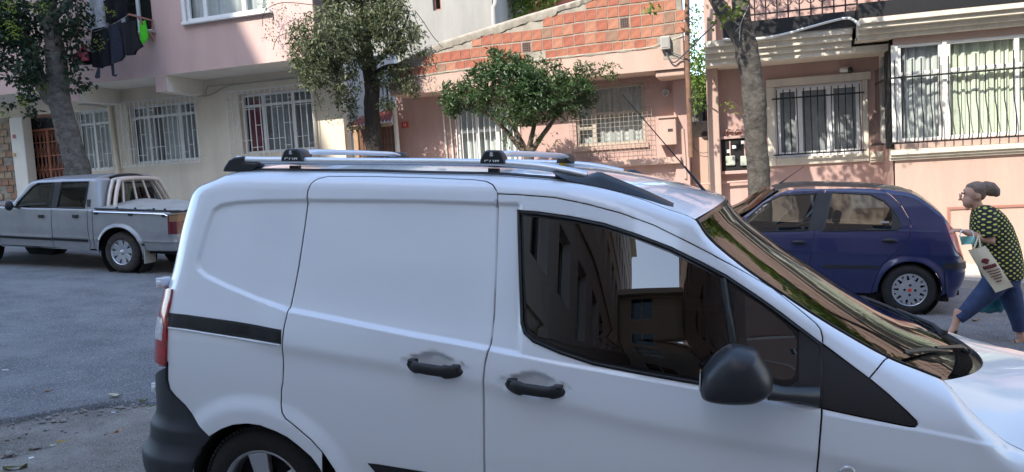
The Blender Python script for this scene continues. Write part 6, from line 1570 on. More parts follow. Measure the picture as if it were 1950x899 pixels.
xC = PU([(176,430)], .82)[0][0]; xB = PU([(98,430)], .82)[0][0]; xF = PU([(2,430)], .82)[0][0]-.05; xD = PU([(167,440)], .82)[0][0]
ue = pk.xe+.30
bed = [(xC, float(pk.vtop(np.array(xC)))), (xC, .33), (arc[0][0]-.02, .30)]+arc+[(arc[-1][0]+.05,.34),(ue,.36)]+ptop(ue, xC, 30)
pk.panel('bed_side', bed, 'silver_paint', PK, step=.016, gap=.004)
dr2 = pk.panel('rear_door', [(xB, pk.zb+.01),(xB, zsil+.02),(xD-.03, zsil),(xD+.03, zsil+.09),(xD, zsil+.3),(xD, pk.zb+.01)], 'silver_paint', PK, step=.03, gap=.004)
dr1 = pk.panel('front_door', [(xF, pk.zb+.01),(xF, zsil+.02),(xB, zsil+.02),(xB, pk.zb+.01)], 'silver_paint', PK, step=.03, gap=.004)
pk.panel('cab_corner', [(xD, pk.zb+.01),(xD, zsil+.3),(xD+.03, zsil+.09),(xD-.03, zsil),(xF, zsil+.02),(xF,.30),(xC,.33),(xC, pk.zb+.01)], 'silver_paint', PK, step=.03, gap=.004)
FWx = -2.90
pk.panel('front_wing', [(xF, pk.zb-.0),(xF,.32)]+[(FWx+.375*math.cos(a), .30+.375*math.sin(a)) for a in np.linspace(-.05, math.pi+.05, 18)]+[(-3.75,.35)]+ptop(-3.75, xF, 20), 'silver_paint', PK, step=.05, gap=.004)
for (u0, u1, par_) in ((xF+.01, xB-.01, dr1), (xB+.01, xD-.01, dr2)): pk.panel('rub_strip', [(u0, pk.zm-.045),(u1, pk.zm-.050),(u1, pk.zm-.012),(u0, pk.zm-.010)], 'trim_black', par_, d=.012, gap=0, step=.06)
pk.panel('rub_strip', [(pk.wc[0]+.40, pk.zm-.07),(ue-.32, pk.zm-.07),(ue-.32, pk.zm-.03),(pk.wc[0]+.37, pk.zm-.03)], 'trim_black', PK, d=.012, gap=0, step=.06)
lz0, lz1 = pk.px(325,446,.8)[1], pk.px(325,409,.8)[1]; xl_ = PU([(320,430)], .82)[0][0]
pl_ = pk.panel('tail_lamp', [(xl_, lz0),(ue-.04, lz0),(ue-.04, lz1),(xl_, lz1)], 'lamp_dull_red', PK, d=.010, gap=0, step=.03); pk.panel('indicator_lens', [(xl_+.02, lz1-.10),(ue-.05, lz1-.10),(ue-.05, lz1-.01),(xl_+.02, lz1-.01)], 'lamp_tan', pl_, d=.013, gap=0, step=.03)
pk.panel('rear_bumper', [(pk.wc[0]+.42, pk.zm-.02),(ue, pk.zm-.02),(ue,.38),(pk.wc[0]+.44,.36)], 'silver_paint', PK, d=.02, gap=0, step=.05)
for (x0, y0), par_ in (((79,412), dr1), ((144,412), dr2)): c = pk.S(*PU([(x0,y0)], .82).T, .0)[0]; MB().box(c[0]-.05,c[0]+.05,c[1]-.02,c[1]-.001,c[2]-.025,c[2]+.025).build('door_handle', 'trim_black', par_, bevel=.006)
# greenhouse
class Cab(Skin):
    RA = .12; RB = .12
    def __init__(s):
        s.M = pk.M; s.Mi = pk.Mi; s.A = pk.A; s.Ai = pk.Ai
        s.hz = pchip([pk.zb-.05, pk.zb+.55], [.808, .655]); e = s.px(187,338,.66)[0]; eb = s.px(184,389,.79)[0]; s.e = e
        s.xr = pchip([pk.zb, pk.zb+.5], [eb-.10, e-.14]); s.rr = pchip([-5,2],[.06,.06])
        T = []
        for p in [(8,399),(25,387.5),(44,366),(64,345),(90,342),(125,340),(160,339),(187,338.5)]:
            h = .66
            for _ in range(10): x, z = s.px(*p, h); h = float(s.hz(z))-.05
            T.append((x, z))
        s.T = T; s.ze = pchip([-5, T[0][0]-.2]+[t[0] for t in T]+[2], [pk.zb-.02, pk.zb]+[t[1] for t in T]+[T[-1][1]-.01])
    def hw(s, x, z): return s.hz(z)+0*np.asarray(x, float)
cb = Cab(); CU = cb.uv; uCe = cb.e+.22
ctop = lambda u0, u1, n=30: [(x, float(cb.vtop(np.array(x)))) for x in np.linspace(u0, u1, n)]
wA = CU([(29,396),(34,386),(62,356),(73,349),(102,348),(94,396)], .72); wB = CU([(118,347),(169,346),(161,396),(108,396)], .72)
gh = cb.panel('cab', [(cb.T[0][0], pk.zb-.01),(uCe, pk.zb-.01)]+ctop(uCe, cb.T[0][0], 40), 'silver_paint', PK, step=.03, gap=0, holes=[tp(wA), tp(wB)])
for wn_ in (wA, wB):
    cb.panel('window_pane', tp(wn_), 'glass_car', gh, d=-.008, gap=-.003, step=.05, rim=0, lip=0); S3 = cb.S(*np.array(resample(wn_, .05)).T, .002); MB().tube(list(S3)+[S3[0]], .012, 5).build('window_seal', 'trim_black', gh, smooth=60)
cb.panel('pillar_trim', tp(CU([(103,347),(117,346.5),(107,397),(95,397)], .72)), 'trim_black', gh, d=.004, gap=0, step=.05)
cb.panel('vent', tp(CU([(166,380),(173,380),(172,394),(166,394)], .76)), 'trim_black', gh, d=.008, gap=0, step=.05)
cb.cap('roof', np.linspace(cb.T[3][0], uCe, 20), 'silver_paint', PK, .06, None); cb.cap('windscreen', np.linspace(cb.T[0][0]-.1, cb.T[3][0], 12), 'glass_screen', PK, .06, -.10)
pk.cap('bonnet', np.linspace(-3.75, cb.T[0][0]-.1, 12), 'silver_paint', PK, .05, -.06)
# cab rear wall with window, and the pale bar frame over it
E0 = cb.S(np.array([uCe-.02]), np.array([pk.zb-.02]), 0, False)[0]; E1 = cb.S(np.array([uCe-.02]), np.array([float(cb.ze(np.array(0.)))-.04]), 0, False)[0]
def rw(t_, f): a = E0*(1-f)+E1*f; return np.array((a[0]+.005, a[1]*-t_, a[2]))
rwal = MB(); rwal.grid([[rw(t_, f) for t_ in (-1,-.86)] for f in (0,1)]); rwal.grid([[rw(t_, f) for t_ in (.86,1)] for f in (0,1)]); rwal.grid([[rw(t_, f) for t_ in (-.86,.86)] for f in (0,.18)]); rwal.grid([[rw(t_, f) for t_ in (-.86,.86)] for f in (.90,1)]); rwal.build('cab_rear_wall', 'silver_paint', PK)
MB().grid([[rw(t_, f)+np.array((.006,0,0)) for t_ in (-.88,.88)] for f in (.16,.92)]).build('rear_window', 'glass_screen', PK)
mat('bar_reflection', (.62,.54,.46), .35, metal=.3)  # cream stands in for the sunlit facade reflected in chrome bars
hoop = bpy.data.objects.new('roll_bar', None); COL.objects.link(hoop); hoop.parent = PK
for k, (dx, sc_) in enumerate(((.05, 1.0), (.16, .985))):
    pts = [rw(-1.02*sc_, -.02), rw(-1.04*sc_, .5), rw(-1.0*sc_, .90), rw(-.90, 1.02), rw(0, 1.07), rw(.90, 1.02), rw(1.0*sc_, .90), rw(1.04*sc_, .5), rw(1.02*sc_, -.02)]
    MB().tube(smooth_path([p_+np.array((dx,0,0)) for p_ in pts], 4), .030, 8).build('hoop', 'bar_reflection', hoop, smooth=60)
for t_ in (-.56, -.08, .40): MB().tube([rw(t_, .02)+np.array((.07,0,0)), rw(t_, 1.04)+np.array((.06,0,0))], .020, 8).build('upright', 'bar_reflection', hoop, smooth=60)
MB().tube([rw(-1.0,.10)+np.array((.07,0,0)), rw(1.0,.10)+np.array((.07,0,0))], .018, 8).build('crossbar', 'bar_reflection', hoop, smooth=60)
# bed cover, tailgate, load rail
mat('tarp_grey', (.36,.345,.31), .8, var=.15, vscale=3)
rows = []
for i, uu_ in enumerate(np.linspace(cb.e+.14, ue-.12, 16)): rows.append([(uu_, t_*.80, pk.zb+.02+.10*(1-abs(t_)**1.6)+.010*math.sin(i*1.3+t_*4)) for t_ in np.linspace(-1,1,13)])
tarp = MB().grid(rows).build('bed_cover', 'tarp_grey', PK, smooth=60)
xa_, xb_ = PU([(180,405)], .82)[0][0], PU([(320,405)], .82)[0][0]
MB().tube([(xa_, -.835, pk.zb-.035),(xb_-.05, -.835, pk.zb-.035),(xb_, -.83, pk.zb-.06)], .012, 6).build('load_rail', 'chrome', PK, smooth=60)
for f in (.02,.5,.95): MB().box(xa_+(xb_-xa_)*f-.03, xa_+(xb_-xa_)*f+.03, -.85, -.81, pk.zb-.075, pk.zb-.035).build('rail_bracket', 'trim_black', PK, bevel=.008)
MB().tube([(xa_, -.815, pk.zb+.012),(ue-.2, -.80, pk.zb+.012)], .014, 6).build('cover_rope', 'trim_black', PK, smooth=60)
for f in (.3,.55,.8,.95): MB().ell((xa_+(xb_-xa_)*f, -.80, pk.zb+.03), .018,.018,.018).build('cover_hook', 'trim_black', PK)
rows = []
for v in np.linspace(.36, pk.zb, 6): p = pk.S(np.array([ue-.06]), np.array([v]), 0, False)[0]; rows.append([(p[0], p[1]*t_, p[2]) for t_ in np.linspace(1,-1,7)])
MB().grid(rows).build('tailgate', 'silver_paint', PK, smooth=40)
bmp = MB().box(pk.xe+.02, pk.xe+.14, -.72, .72, .38, .52).build('step_bumper', 'chrome', PK, bevel=.02)
rows = []
for uu_ in np.linspace(-3.7, ue-.05, 20): rows.append([(p[0], -p[1], p[2]) for p in pk.S(np.full(6, uu_), np.linspace(.36, float(pk.vtop(np.array(uu_))), 6), 0, False)])
MB().grid(rows).build('far_side', 'silver_paint', PK, smooth=60)
rows = []
for uu_ in np.linspace(cb.T[0][0], uCe, 14):
    zt_ = float(cb.vtop(np.array(uu_))); 
    if zt_-pk.zb > .32: rows.append([(p[0], -p[1], p[2]) for p in cb.S(np.full(3, uu_), np.linspace(zt_-.13, zt_, 3), 0, False)])
MB().grid(rows).build('far_cantrail', 'silver_paint', PK, smooth=60)
MB().box(-3.6, ue-.1, -.72, .72, .30, .36).build('chassis', 'dark_inside', PK); MB().box(cb.T[1][0], cb.e, -.70, .70, .36, pk.zb-.2).build('cab_floor', 'dark_inside', PK); MB().box(cb.T[0][0]-.1, cb.T[0][0]+.45, -.70, .70, pk.zb-.2, pk.zb-.02).build('dashboard', 'dark_inside', PK)
for xx in (cb.e-.95, cb.e-.15):
    for y_ in (-.36,.36): MB().prism([(xx-.10,pk.zb-.25),(xx+.10,pk.zb-.25),(xx+.12,pk.zb+.28),(xx+.02,pk.zb+.30)], lambda p_: (p_[0], y_-.22, p_[1]), lambda p_: (p_[0], y_+.22, p_[1])).build('seat', 'seat_grey', PK, smooth=40, bevel=.04)
sw = MB(); cs = np.array((cb.T[0][0]+.62, -.36, pk.zb+.06)); q1 = np.array((0,1,0.)); q2 = np.array((.4,0,.9)); sw.tube([cs+.18*(math.cos(a)*q1+math.sin(a)*q2) for a in np.linspace(0, 2*math.pi, 25)], .016, 6).build('steering_wheel', 'trim_black', PK, smooth=60)
for xx in (pk.wc[0], FWx):
    wheel('wheel', PK, (xx, -.80, .305), .305, .20, .185, spokes=8, dust=True); wheel('wheel', PK, (xx, .80, .305), .305, .20, .185, sgn=1, spokes=8, dust=True)
    for sg in (-1,1): MB().lathe((xx, .79*sg, .30), (0,-sg,0), [(.375,.0),(.38,.28),(0,.28)], 32).build('wheel_house', 'dark_inside', PK, smooth=40)
MB().box(pk.wc[0]+.40, pk.wc[0]+.42, -.82, -.60, .16, .40).build('mud_flap', 'tarp_grey', PK)
mc_ = pk.pl(17,392,.95); mm = MB().ell(mc_, .055, .06, .075, 14, 9).build('door_mirror', 'trim_black', PK, smooth=60); MB().bar(mc_, mc_+np.array((.05,.14,-.04)), .03).build('mirror_arm', 'trim_black', mm)
# ================================================================== trees
def leaf_mat(name, cols, rough=.5, trans=.25):
    m = bpy.data.materials.new(name); m.use_nodes = True; MATS[name] = m
    n = m.node_tree.nodes; l = m.node_tree.links; b = n['Principled BSDF']; b.inputs['Roughness'].default_value = rough; b.inputs['Specular IOR Level'].default_value = .35
    a = n.new('ShaderNodeAttribute'); a.attribute_name = 'tint'; r = n.new('ShaderNodeValToRGB'); l.new(a.outputs['Fac'], r.inputs['Fac'])
    r.color_ramp.elements[0].color = (*cols[0], 1); r.color_ramp.elements[1].color = (*cols[-1], 1)
    for i, c in enumerate(cols[1:-1]): e = r.color_ramp.elements.new((i+1)/(len(cols)-1)); e.color = (*c, 1)
    l.new(r.outputs[0], b.inputs['Base Color']); t = n.new('ShaderNodeBsdfTranslucent'); l.new(r.outputs[0], t.inputs['Color'])
    mx = n.new('ShaderNodeMixShader'); mx.inputs[0].default_value = trans; l.new(b.outputs[0], mx.inputs[1]); l.new(t.outputs[0], mx.inputs[2]); l.new(mx.outputs[0], n['Material Output'].inputs[0])
    return m
def leaves(name, blobs, n, size, m, parent, seed=0, slender=.36, droop=.35, cluster=5, gap=.0, nscale=2.4, tintbias=None, spread=.10, shell=.0):
    """blobs: (centre world, rx, ry, rz, weight). Leaves grow in small sprays through the volume, thinned by noise so gaps stay"""
    g = np.random.default_rng(seed); wts = np.array([b[4] for b in blobs], float); wts /= wts.sum(); P = []; k = 0
    while k < n:
        b = blobs[g.choice(len(blobs), p=wts)]; d = g.normal(size=3); d /= np.linalg.norm(d); r = g.random()**(1/3); r = max(r, shell*g.random()+.0)
        c = np.asarray(b[0], float)+d*r*np.array(b[1:4])
        if noise.noise(Vector(c)*nscale+Vector((seed,0,0))) < gap-.25*(1-r): continue
        tb = .5+.5*noise.noise(Vector(c)*1.7+Vector((0,seed,5)))
        ax = g.normal(size=3)*np.array((1,1,.6)); ax[2] -= droop; ax /= np.linalg.norm(ax)
        for j in range(cluster):
            f = j/max(1, cluster-1); o = c+ax*spread*(f-.5)*1.6+g.normal(size=3)*spread*.28; dr = ax*.5+g.normal(size=3)*.75; dr[2] -= droop*.6
            P.append((o, dr/np.linalg.norm(dr), size*(.65+.6*g.random()), np.clip(tb*.7+.35*g.random()-.05, 0, 1))); k += 1
    N = len(P); O = np.array([p[0] for p in P]); D = np.array([p[1] for p in P]); S_ = np.array([p[2] for p in P]); T_ = np.array([p[3] for p in P])
    rn = g.normal(size=(N,3)); W_ = np.cross(D, rn); W_ /= np.linalg.norm(W_, axis=1)[:,None]+1e-9; U_ = np.cross(W_, D)
    s = S_[:,None]; vs = np.stack([O, O+D*s*.45+W_*s*slender*.5+U_*s*.06, O+D*s*1.0-U_*s*.10, O+D*s*.45-W_*s*slender*.5+U_*s*.06, O+D*s*.5], 1).reshape(-1,3)
    i = np.arange(N)*5; F = np.stack([np.stack([i,i+1,i+4],1), np.stack([i+1,i+2,i+4],1), np.stack([i+2,i+3,i+4],1), np.stack([i+3,i,i+4],1)], 1).reshape(-1,3)
    me = bpy.data.meshes.new(name); me.vertices.add(len(vs)); me.vertices.foreach_set('co', vs.ravel()); me.loops.add(len(F)*3); me.loops.foreach_set('vertex_index', F.ravel())
    me.polygons.add(len(F)); me.polygons.foreach_set('loop_start', np.arange(len(F))*3); me.polygons.foreach_set('loop_total', np.full(len(F), 3)); me.update()
    at = me.attributes.new('tint', 'FLOAT', 'FACE'); at.data.foreach_set('value', np.repeat(T_, 4).astype(np.float32)); me.materials.append(MATS[m])
    o_ = link(name, me, parent)
    if name != 'crown': o_['kind'] = 'stuff'
    return o_
def bark(name, c1, c2, sc=9, ring=False):
    m = bpy.data.materials.new(name); m.use_nodes = True; MATS[name] = m; n = m.node_tree.nodes; l = m.node_tree.links; b = n['Principled BSDF']; b.inputs['Roughness'].default_value = .95
    tc = n.new('ShaderNodeTexCoord'); mp = n.new('ShaderNodeMapping'); mp.inputs['Scale'].default_value = (1,1,1.5) if ring else (3,3,.5); l.new(tc.outputs['Object'], mp.inputs[0])
    z = n.new('ShaderNodeTexNoise'); z.inputs['Scale'].default_value = sc; z.inputs['Detail'].default_value = 8; z.inputs['Roughness'].default_value = .75; z.inputs['Distortion'].default_value = .25; l.new(mp.outputs[0], z.inputs['Vector'])
    r = n.new('ShaderNodeValToRGB'); r.color_ramp.elements[0].position = .33; r.color_ramp.elements[1].position = .66; r.color_ramp.elements[0].color = (*c1,1); r.color_ramp.elements[1].color = (*c2,1); l.new(z.outputs['Fac'], r.inputs[0]); l.new(r.outputs[0], b.inputs['Base Color'])
    bp = n.new('ShaderNodeBump'); bp.inputs['Strength'].default_value = .9; bp.inputs['Distance'].default_value = .03; l.new(z.outputs['Fac'], bp.inputs['Height']); l.new(bp.outputs[0], b.inputs['Normal']); return m
bark('bark_grey', (.050,.044,.038), (.20,.18,.155), 7, True); bark('bark_dark_shaded', (.014,.011,.009), (.060,.047,.037), 9); bark('bark_street', (.026,.023,.020), (.125,.110,.092), 8, True); bark('bark_brown', (.07,.05,.035), (.18,.14,.10), 12)  # middle tree's dark bark also carries the shade of its crown
leaf_mat('leaf_dark', [(.010,.022,.010),(.022,.045,.020),(.045,.075,.030)]); leaf_mat('leaf_lime', [(.16,.22,.03),(.30,.36,.05)], trans=.4)
leaf_mat('leaf_olive', [(.026,.038,.016),(.070,.090,.040),(.145,.160,.080),(.20,.165,.08)], trans=.2); leaf_mat('leaf_green', [(.016,.036,.014),(.045,.085,.026),(.115,.165,.050)], rough=.4); leaf_mat('leaf_bright', [(.06,.11,.02),(.16,.24,.04),(.30,.36,.08)], trans=.4)
def trunk(name, pts, rad, m, parent, knots=(), n=14, seed=0, amp=.10):
    P = smooth_path(pts, 8); R_ = np.interp(np.linspace(0,1,len(P)), np.linspace(0,1,len(rad)), rad); b = MB(); b.tube(P, list(R_), n)
    cs = np.array(P); out = []
    for v in b.v:
        v = np.array(v); i = int(np.argmin(((cs-v)**2).sum(1))); d = v-cs[i]; L_ = np.linalg.norm(d)+1e-6
        k = 1+amp*noise.noise(Vector(v*5)+Vector((seed,0,0)))+amp*.6*noise.noise(Vector(v*13))
        for kc, kr, ka in knots: k += ka*math.exp(-((v-kc)**2).sum()/kr**2)
        out.append(tuple(cs[i]+d*k))
    b.v = out; return b.build(name, m, parent, smooth=60)
def TR(Y): return lambda x, y, dy=0.0: at_y(x, y, Y+dy)
def blobs(T, L_, dep, sc):
    return [(T(x, y, dy), rx/sc, dep*k, ry/sc, rx*ry) for (x, y, rx, ry, dy, k) in L_]
# leaning tree at the left
T = TR(12.6); t1 = thing('leaning_tree', 'big grey trunked tree leaning left above the pickup', 'tree')
g0 = T(152,345); base = np.array((g0[0]+.06, g0[1], gz(g0[0])+.05))
trunk('trunk', [base, T(150,335), T(138,285), T(124,235), T(112,185), T(110,140), T(104,90), T(95,30), T(90,-40), T(84,-120)], [.27,.235,.21,.20,.205,.20,.17,.14,.12,.09], 'bark_grey', t1, knots=[(T(158,300,-.2), .14, .35)], seed=3)
trunk('limb', [T(112,195), T(92,185), T(72,140), T(52,90), T(28,40), T(0,0), T(-40,-50)], [.13,.13,.12,.11,.09,.07,.05], 'bark_grey', t1, seed=5)
trunk('limb', [T(98,40), T(125,10), T(160,-30), T(190,-60)], [.08,.06,.05,.03], 'bark_grey', t1, seed=6)
BL = [(35,45,75,55,-.2,1),(15,110,48,55,-.1,1),(55,120,38,50,-.55,.4),(125,30,42,38,-.1,1),(140,75,22,38,0,.6),(142,125,15,30,0,.5),(152,160,17,18,0,.4),(48,165,20,28,-.1,.5),(10,40,40,60,-.5,.8),(105,100,10,50,.3,.3),(90,-70,160,50,0,1.2),(60,205,9,22,0,.3),(8,200,14,16,0,.3)]
leaves('crown', blobs(T, BL, .65, 101), 6600, .105, 'leaf_dark', t1, 1, slender=.62, droop=.55, cluster=4, gap=-.22, spread=.11)
leaves('young_shoots', blobs(T, [(28,55,15,18,-.9,.2),(14,8,18,8,-.9,.2),(185,82,17,10,-.3,.2),(210,20,10,8,-.3,.2),(180,10,10,5,-.3,.2),(40,195,8,20,-.4,.2),(80,170,10,8,-.5,.2),(5,215,8,8,-.4,.2),(75,12,12,14,-.7,.2)], .3, 101), 420, .062, 'leaf_lime', t1, 2, slender=.34, droop=.3, cluster=7, gap=-.6, spread=.13)
# silver leaved tree in the middle
T0_ = TR(14.0); T = lambda x, y, dy=0.0: T0_(x, y, dy-.9*float(sstep(690, 620, np.array(float(x))))); t2 = thing('drooping_tree', 'drooping grey green tree with dark trunk before the grey house', 'tree')
g0 = T(714,330); base = np.array((g0[0]+.05, g0[1], gz(g0[0])+.05))
trunk('trunk', [base, T(714,300), T(711,255), T(708,205), T(708,165), T(702,120), T(692,75), T(684,30), T(680,-30)], [.20,.165,.16,.155,.15,.14,.13,.11,.07], 'bark_dark_shaded', t2, knots=[(T(722,155,-.1), .10, .30)], seed=8)
for k, pts in enumerate(([(704,130),(735,100),(765,60),(780,20)], [(700,115),(660,95),(620,80),(585,85)], [(692,80),(650,50),(610,20)], [(690,60),(720,20),(740,-20)], [(706,150),(730,130),(760,125),(785,140)])):
    trunk('limb', [T(*p) for p in pts], [.07,.05,.035,.015][:len(pts)] if len(pts) == 4 else [.07,.05,.02], 'bark_dark_shaded', t2, seed=10+k, n=8)
BL = [(685,20,115,62,0,1),(625,70,62,58,-.1,1),(745,50,48,62,-.1,1),(600,130,42,42,-.1,.7),(650,140,38,58,-.15,.7),(765,100,20,45,-.1,.35),(740,150,30,22,-.1,.35),(690,-50,130,50,0,1),(690,80,62,48,-.4,.6),(575,95,28,60,0,.5),(660,195,20,22,-.1,.4),(795,75,14,32,0,.4),(780,165,18,26,0,.3),(672,230,9,22,0,.3),(735,200,14,20,-.2,.3)]
leaves('crown', blobs(T, BL, .62, 104), 21000, .088, 'leaf_olive', t2, 4, slender=.36, droop=.75, cluster=6, gap=-.16, nscale=3.6, spread=.10)
leaves('hanging_sprays', blobs(T, [(510,45,20,45,0,.2),(545,25,30,20,0,.3),(505,10,18,16,0,.2),(555,70,18,20,0,.3),(605,190,10,30,0,.2),(625,225,8,25,0,.2),(815,120,10,40,0,.2)], .6, 104), 420, .055, 'leaf_olive', t2, 5, slender=.36, droop=.8, cluster=5, gap=-.3, spread=.10)
tw = MB()
for pts in ([(600,10),(540,5),(505,20),(500,50)], [(560,60),(530,70),(520,95)], [(790,20),(805,40),(825,70),(835,80)], [(785,20),(800,55),(818,72)], [(600,175),(608,195),(612,212)]): tw.tube(smooth_path([T(*p) for p in pts], 4), .007, 4)
tw.build('twig', 'bark_dark_shaded', t2)['kind'] = 'stuff'
# evergreen shrub tree before the pink house
T = TR(13.0); t3 = thing('evergreen_shrub', 'dense dark green evergreen shrub tree before the pink house', 'tree')
g0 = T(1010,340); base = np.array((g0[0], g0[1], gz(g0[0])+.05))
trunk('trunk', [base, T(1008,310), T(1000,285)], [.10,.09,.08], 'bark_brown', t3, seed=2, n=10)
for k, pts in enumerate(([(1004,292),(990,265),(975,235),(960,200)], [(1006,290),(1012,262),(1018,230),(1015,180)], [(1010,292),(1030,262),(1050,235),(1075,200)], [(1000,290),(982,272),(955,240),(900,195)], [(1060,220),(1095,185),(1110,150),(1140,138)])): trunk('stem', [T(*p) for p in pts], [.055,.045,.035,.018], 'bark_brown', t3, seed=20+k, n=8)
BL = [(958,172,95,42,0,1),(1045,190,82,44,-.05,1),(890,190,45,26,0,.7),(975,130,45,32,0,.6),(1105,172,32,28,0,.6),(1020,150,60,35,-.3,.6),(855,168,36,9,0,.3),(950,105,20,14,0,.25),(930,140,40,20,0,.5),(860,205,18,22,0,.3),(1000,215,60,26,-.2,.7)]
leaves('crown', blobs(T, BL, .80, 104), 13000, .095, 'leaf_green', t3, 7, slender=.30, droop=-.05, cluster=7, gap=-.20, nscale=3.0, spread=.06)
leaves('side_branch_leaves', blobs(T, [(1140,135,36,14,0,.3),(1105,130,14,16,0,.3),(1165,145,12,10,0,.2)], .30, 104), 520, .075, 'leaf_green', t3, 8, slender=.30, droop=-.1, cluster=7, gap=-.5, spread=.06)
leaves('lower_shoots', blobs(T, [(1060,265,5,18,-.2,.15),(965,268,10,12,-.2,.2),(1025,268,14,12,-.2,.2)], .25, 104), 130, .06, 'leaf_green', t3, 9, slender=.35, cluster=5, gap=-.6, spread=.06)
# street tree at the right: trunk in view, crown above the frame
T = TR(12.75); t4 = thing('street_tree', 'knotted grey street tree trunk between meter cabinet and barred window', 'tree')
g0 = T(1448,385); base = np.array((g0[0], g0[1], gz(g0[0])+.05))
trunk('trunk', [base, T(1446,368), T(1444,320), T(1440,270), T(1438,225), T(1436,190), T(1431,145), T(1421,95), T(1412,50), T(1412,5), T(1418,-60), T(1440,-160)], [.21,.175,.17,.165,.18,.175,.165,.17,.16,.13,.12,.09], 'bark_street', t4, knots=[(T(1446,200,-.2), .13, .32), (T(1432,225,-.2), .10, .25)], seed=15, n=18, amp=.12)
trunk('limb', [T(1414,85), T(1398,55), T(1376,22), T(1350,-20), T(1300,-90)], [.13,.12,.11,.09,.06], 'bark_street', t4, seed=16)
trunk('limb', [T(1414,0), T(1445,-60), T(1520,-140), T(1600,-210)], [.10,.09,.07,.04], 'bark_street', t4, seed=17)
cz = [((.2,11.2,5.6),1.2,1.3,.55,.9),((1.2,10.9,5.9),.9,1.2,.5,.8),((-.7,11.2,5.7),.6,1.0,.45,.45),((.6,12.4,6.8),1.7,1.3,1.1,1.2),((3.0,12.4,8.2),1.0,1.0,.7,.5),((-.6,12.3,5.5),.5,.5,.4,.25),((1.4,12.6,5.0),.6,.4,.25,.25)]
leaves('crown', cz, 4200, .13, 'leaf_green', t4, 11, slender=.55, droop=.5, cluster=4, gap=-.05, spread=.16)
leaves('young_shoots', blobs(T, [(1388,28,22,14,-.3,.3),(1370,42,10,8,-.3,.2),(1410,4,12,8,-.3,.2),(1240,18,12,8,-.3,.2)], .15, 108), 90, .085, 'leaf_bright', t4, 12, slender=.55, droop=.4, cluster=5, gap=-.8, spread=.10)
leaves('side_shoot', blobs(T, [(1395,200,14,10,-.2,.2)], .08, 108), 22, .07, 'leaf_lime', t4, 13, slender=.35, droop=.2, cluster=4, gap=-.9, spread=.07)
MB().tube([T(1418,217,-.15), T(1408,203,-.18), T(1392,192,-.2)], .006, 4).build('shoot_stem', 'bark_brown', t4)
wt = MB(); wt.tube(smooth_path([T(1426,10,-.2), T(1418,28,-.2), T(1410,48,-.2), T(1408,78,-.2)], 4), .007, 4); wt.tube(smooth_path([T(1396,38,-.2), T(1404,46,-.2), T(1409,50,-.2), T(1400,60,-.2)], 4), .006, 4); wt.build('tied_wire', 'cable_grey', t4)
# further trees
def simple_tree(name, label, base, h, blobs_, m, n, seed, size=.12, group=None):
    r = thing(name, label, 'tree', None, group); b = np.array(base, float)
    trunk('trunk', [b, b+np.array((.05,0,h*.4)), b+np.array((-.05,.1,h*.75)), b+np.array((.1,0,h))], [.2,.16,.12,.05], 'bark_grey', r, seed=seed); leaves('crown', blobs_, n, size, m, r, seed, slender=.5, droop=.4, cluster=4, gap=-.1, spread=.18); return r
q = at_y(975,10,22); simple_tree('garden_tree', 'sunlit yellow green tree top behind the brick parapet', (q[0], 22, .5), q[2]+.3, [((q[0],22,q[2]),1.3,.9,.8,1),((q[0]+.9,22,q[2]+.5),1.2,.9,.7,1)], 'leaf_bright', 2600, 31, .15)
q = at_y(1328,150,16.6); q2 = at_y(1328,80,16.6); simple_tree('gap_creeper', 'bright creeper filling the narrow gap beside the pink house', (q[0], 16.9, 0), 3.6, [((q[0],16.6,q[2]),.35,.4,.7,1),((q2[0],16.7,q2[2]),.35,.4,.8,1)], 'leaf_bright', 1500, 32, .09)
simple_tree('roadside_tree', 'leafy roadside tree downhill mirrored in the van windscreen', (5.6, 11.9, gz(5.6)), 5.2, [((5.3,11.0,4.9),1.0,1.0,.45,1),((6.2,10.8,5.3),1.0,1.0,.5,1),((4.9,11.6,5.2),.6,.7,.4,.5)], 'leaf_bright', 3000, 33, .16, 'roadside trees downhill')
simple_tree('roadside_tree', 'roadside tree farthest downhill beyond the frame', (10.2, 12.7, gz(10.2)), 6.4, [((10.2,12.2,6.0),1.6,1.3,.9,1),((11.3,12.0,6.6),1.3,1.2,.9,1)], 'leaf_bright', 2200, 34, .16, 'roadside trees downhill')
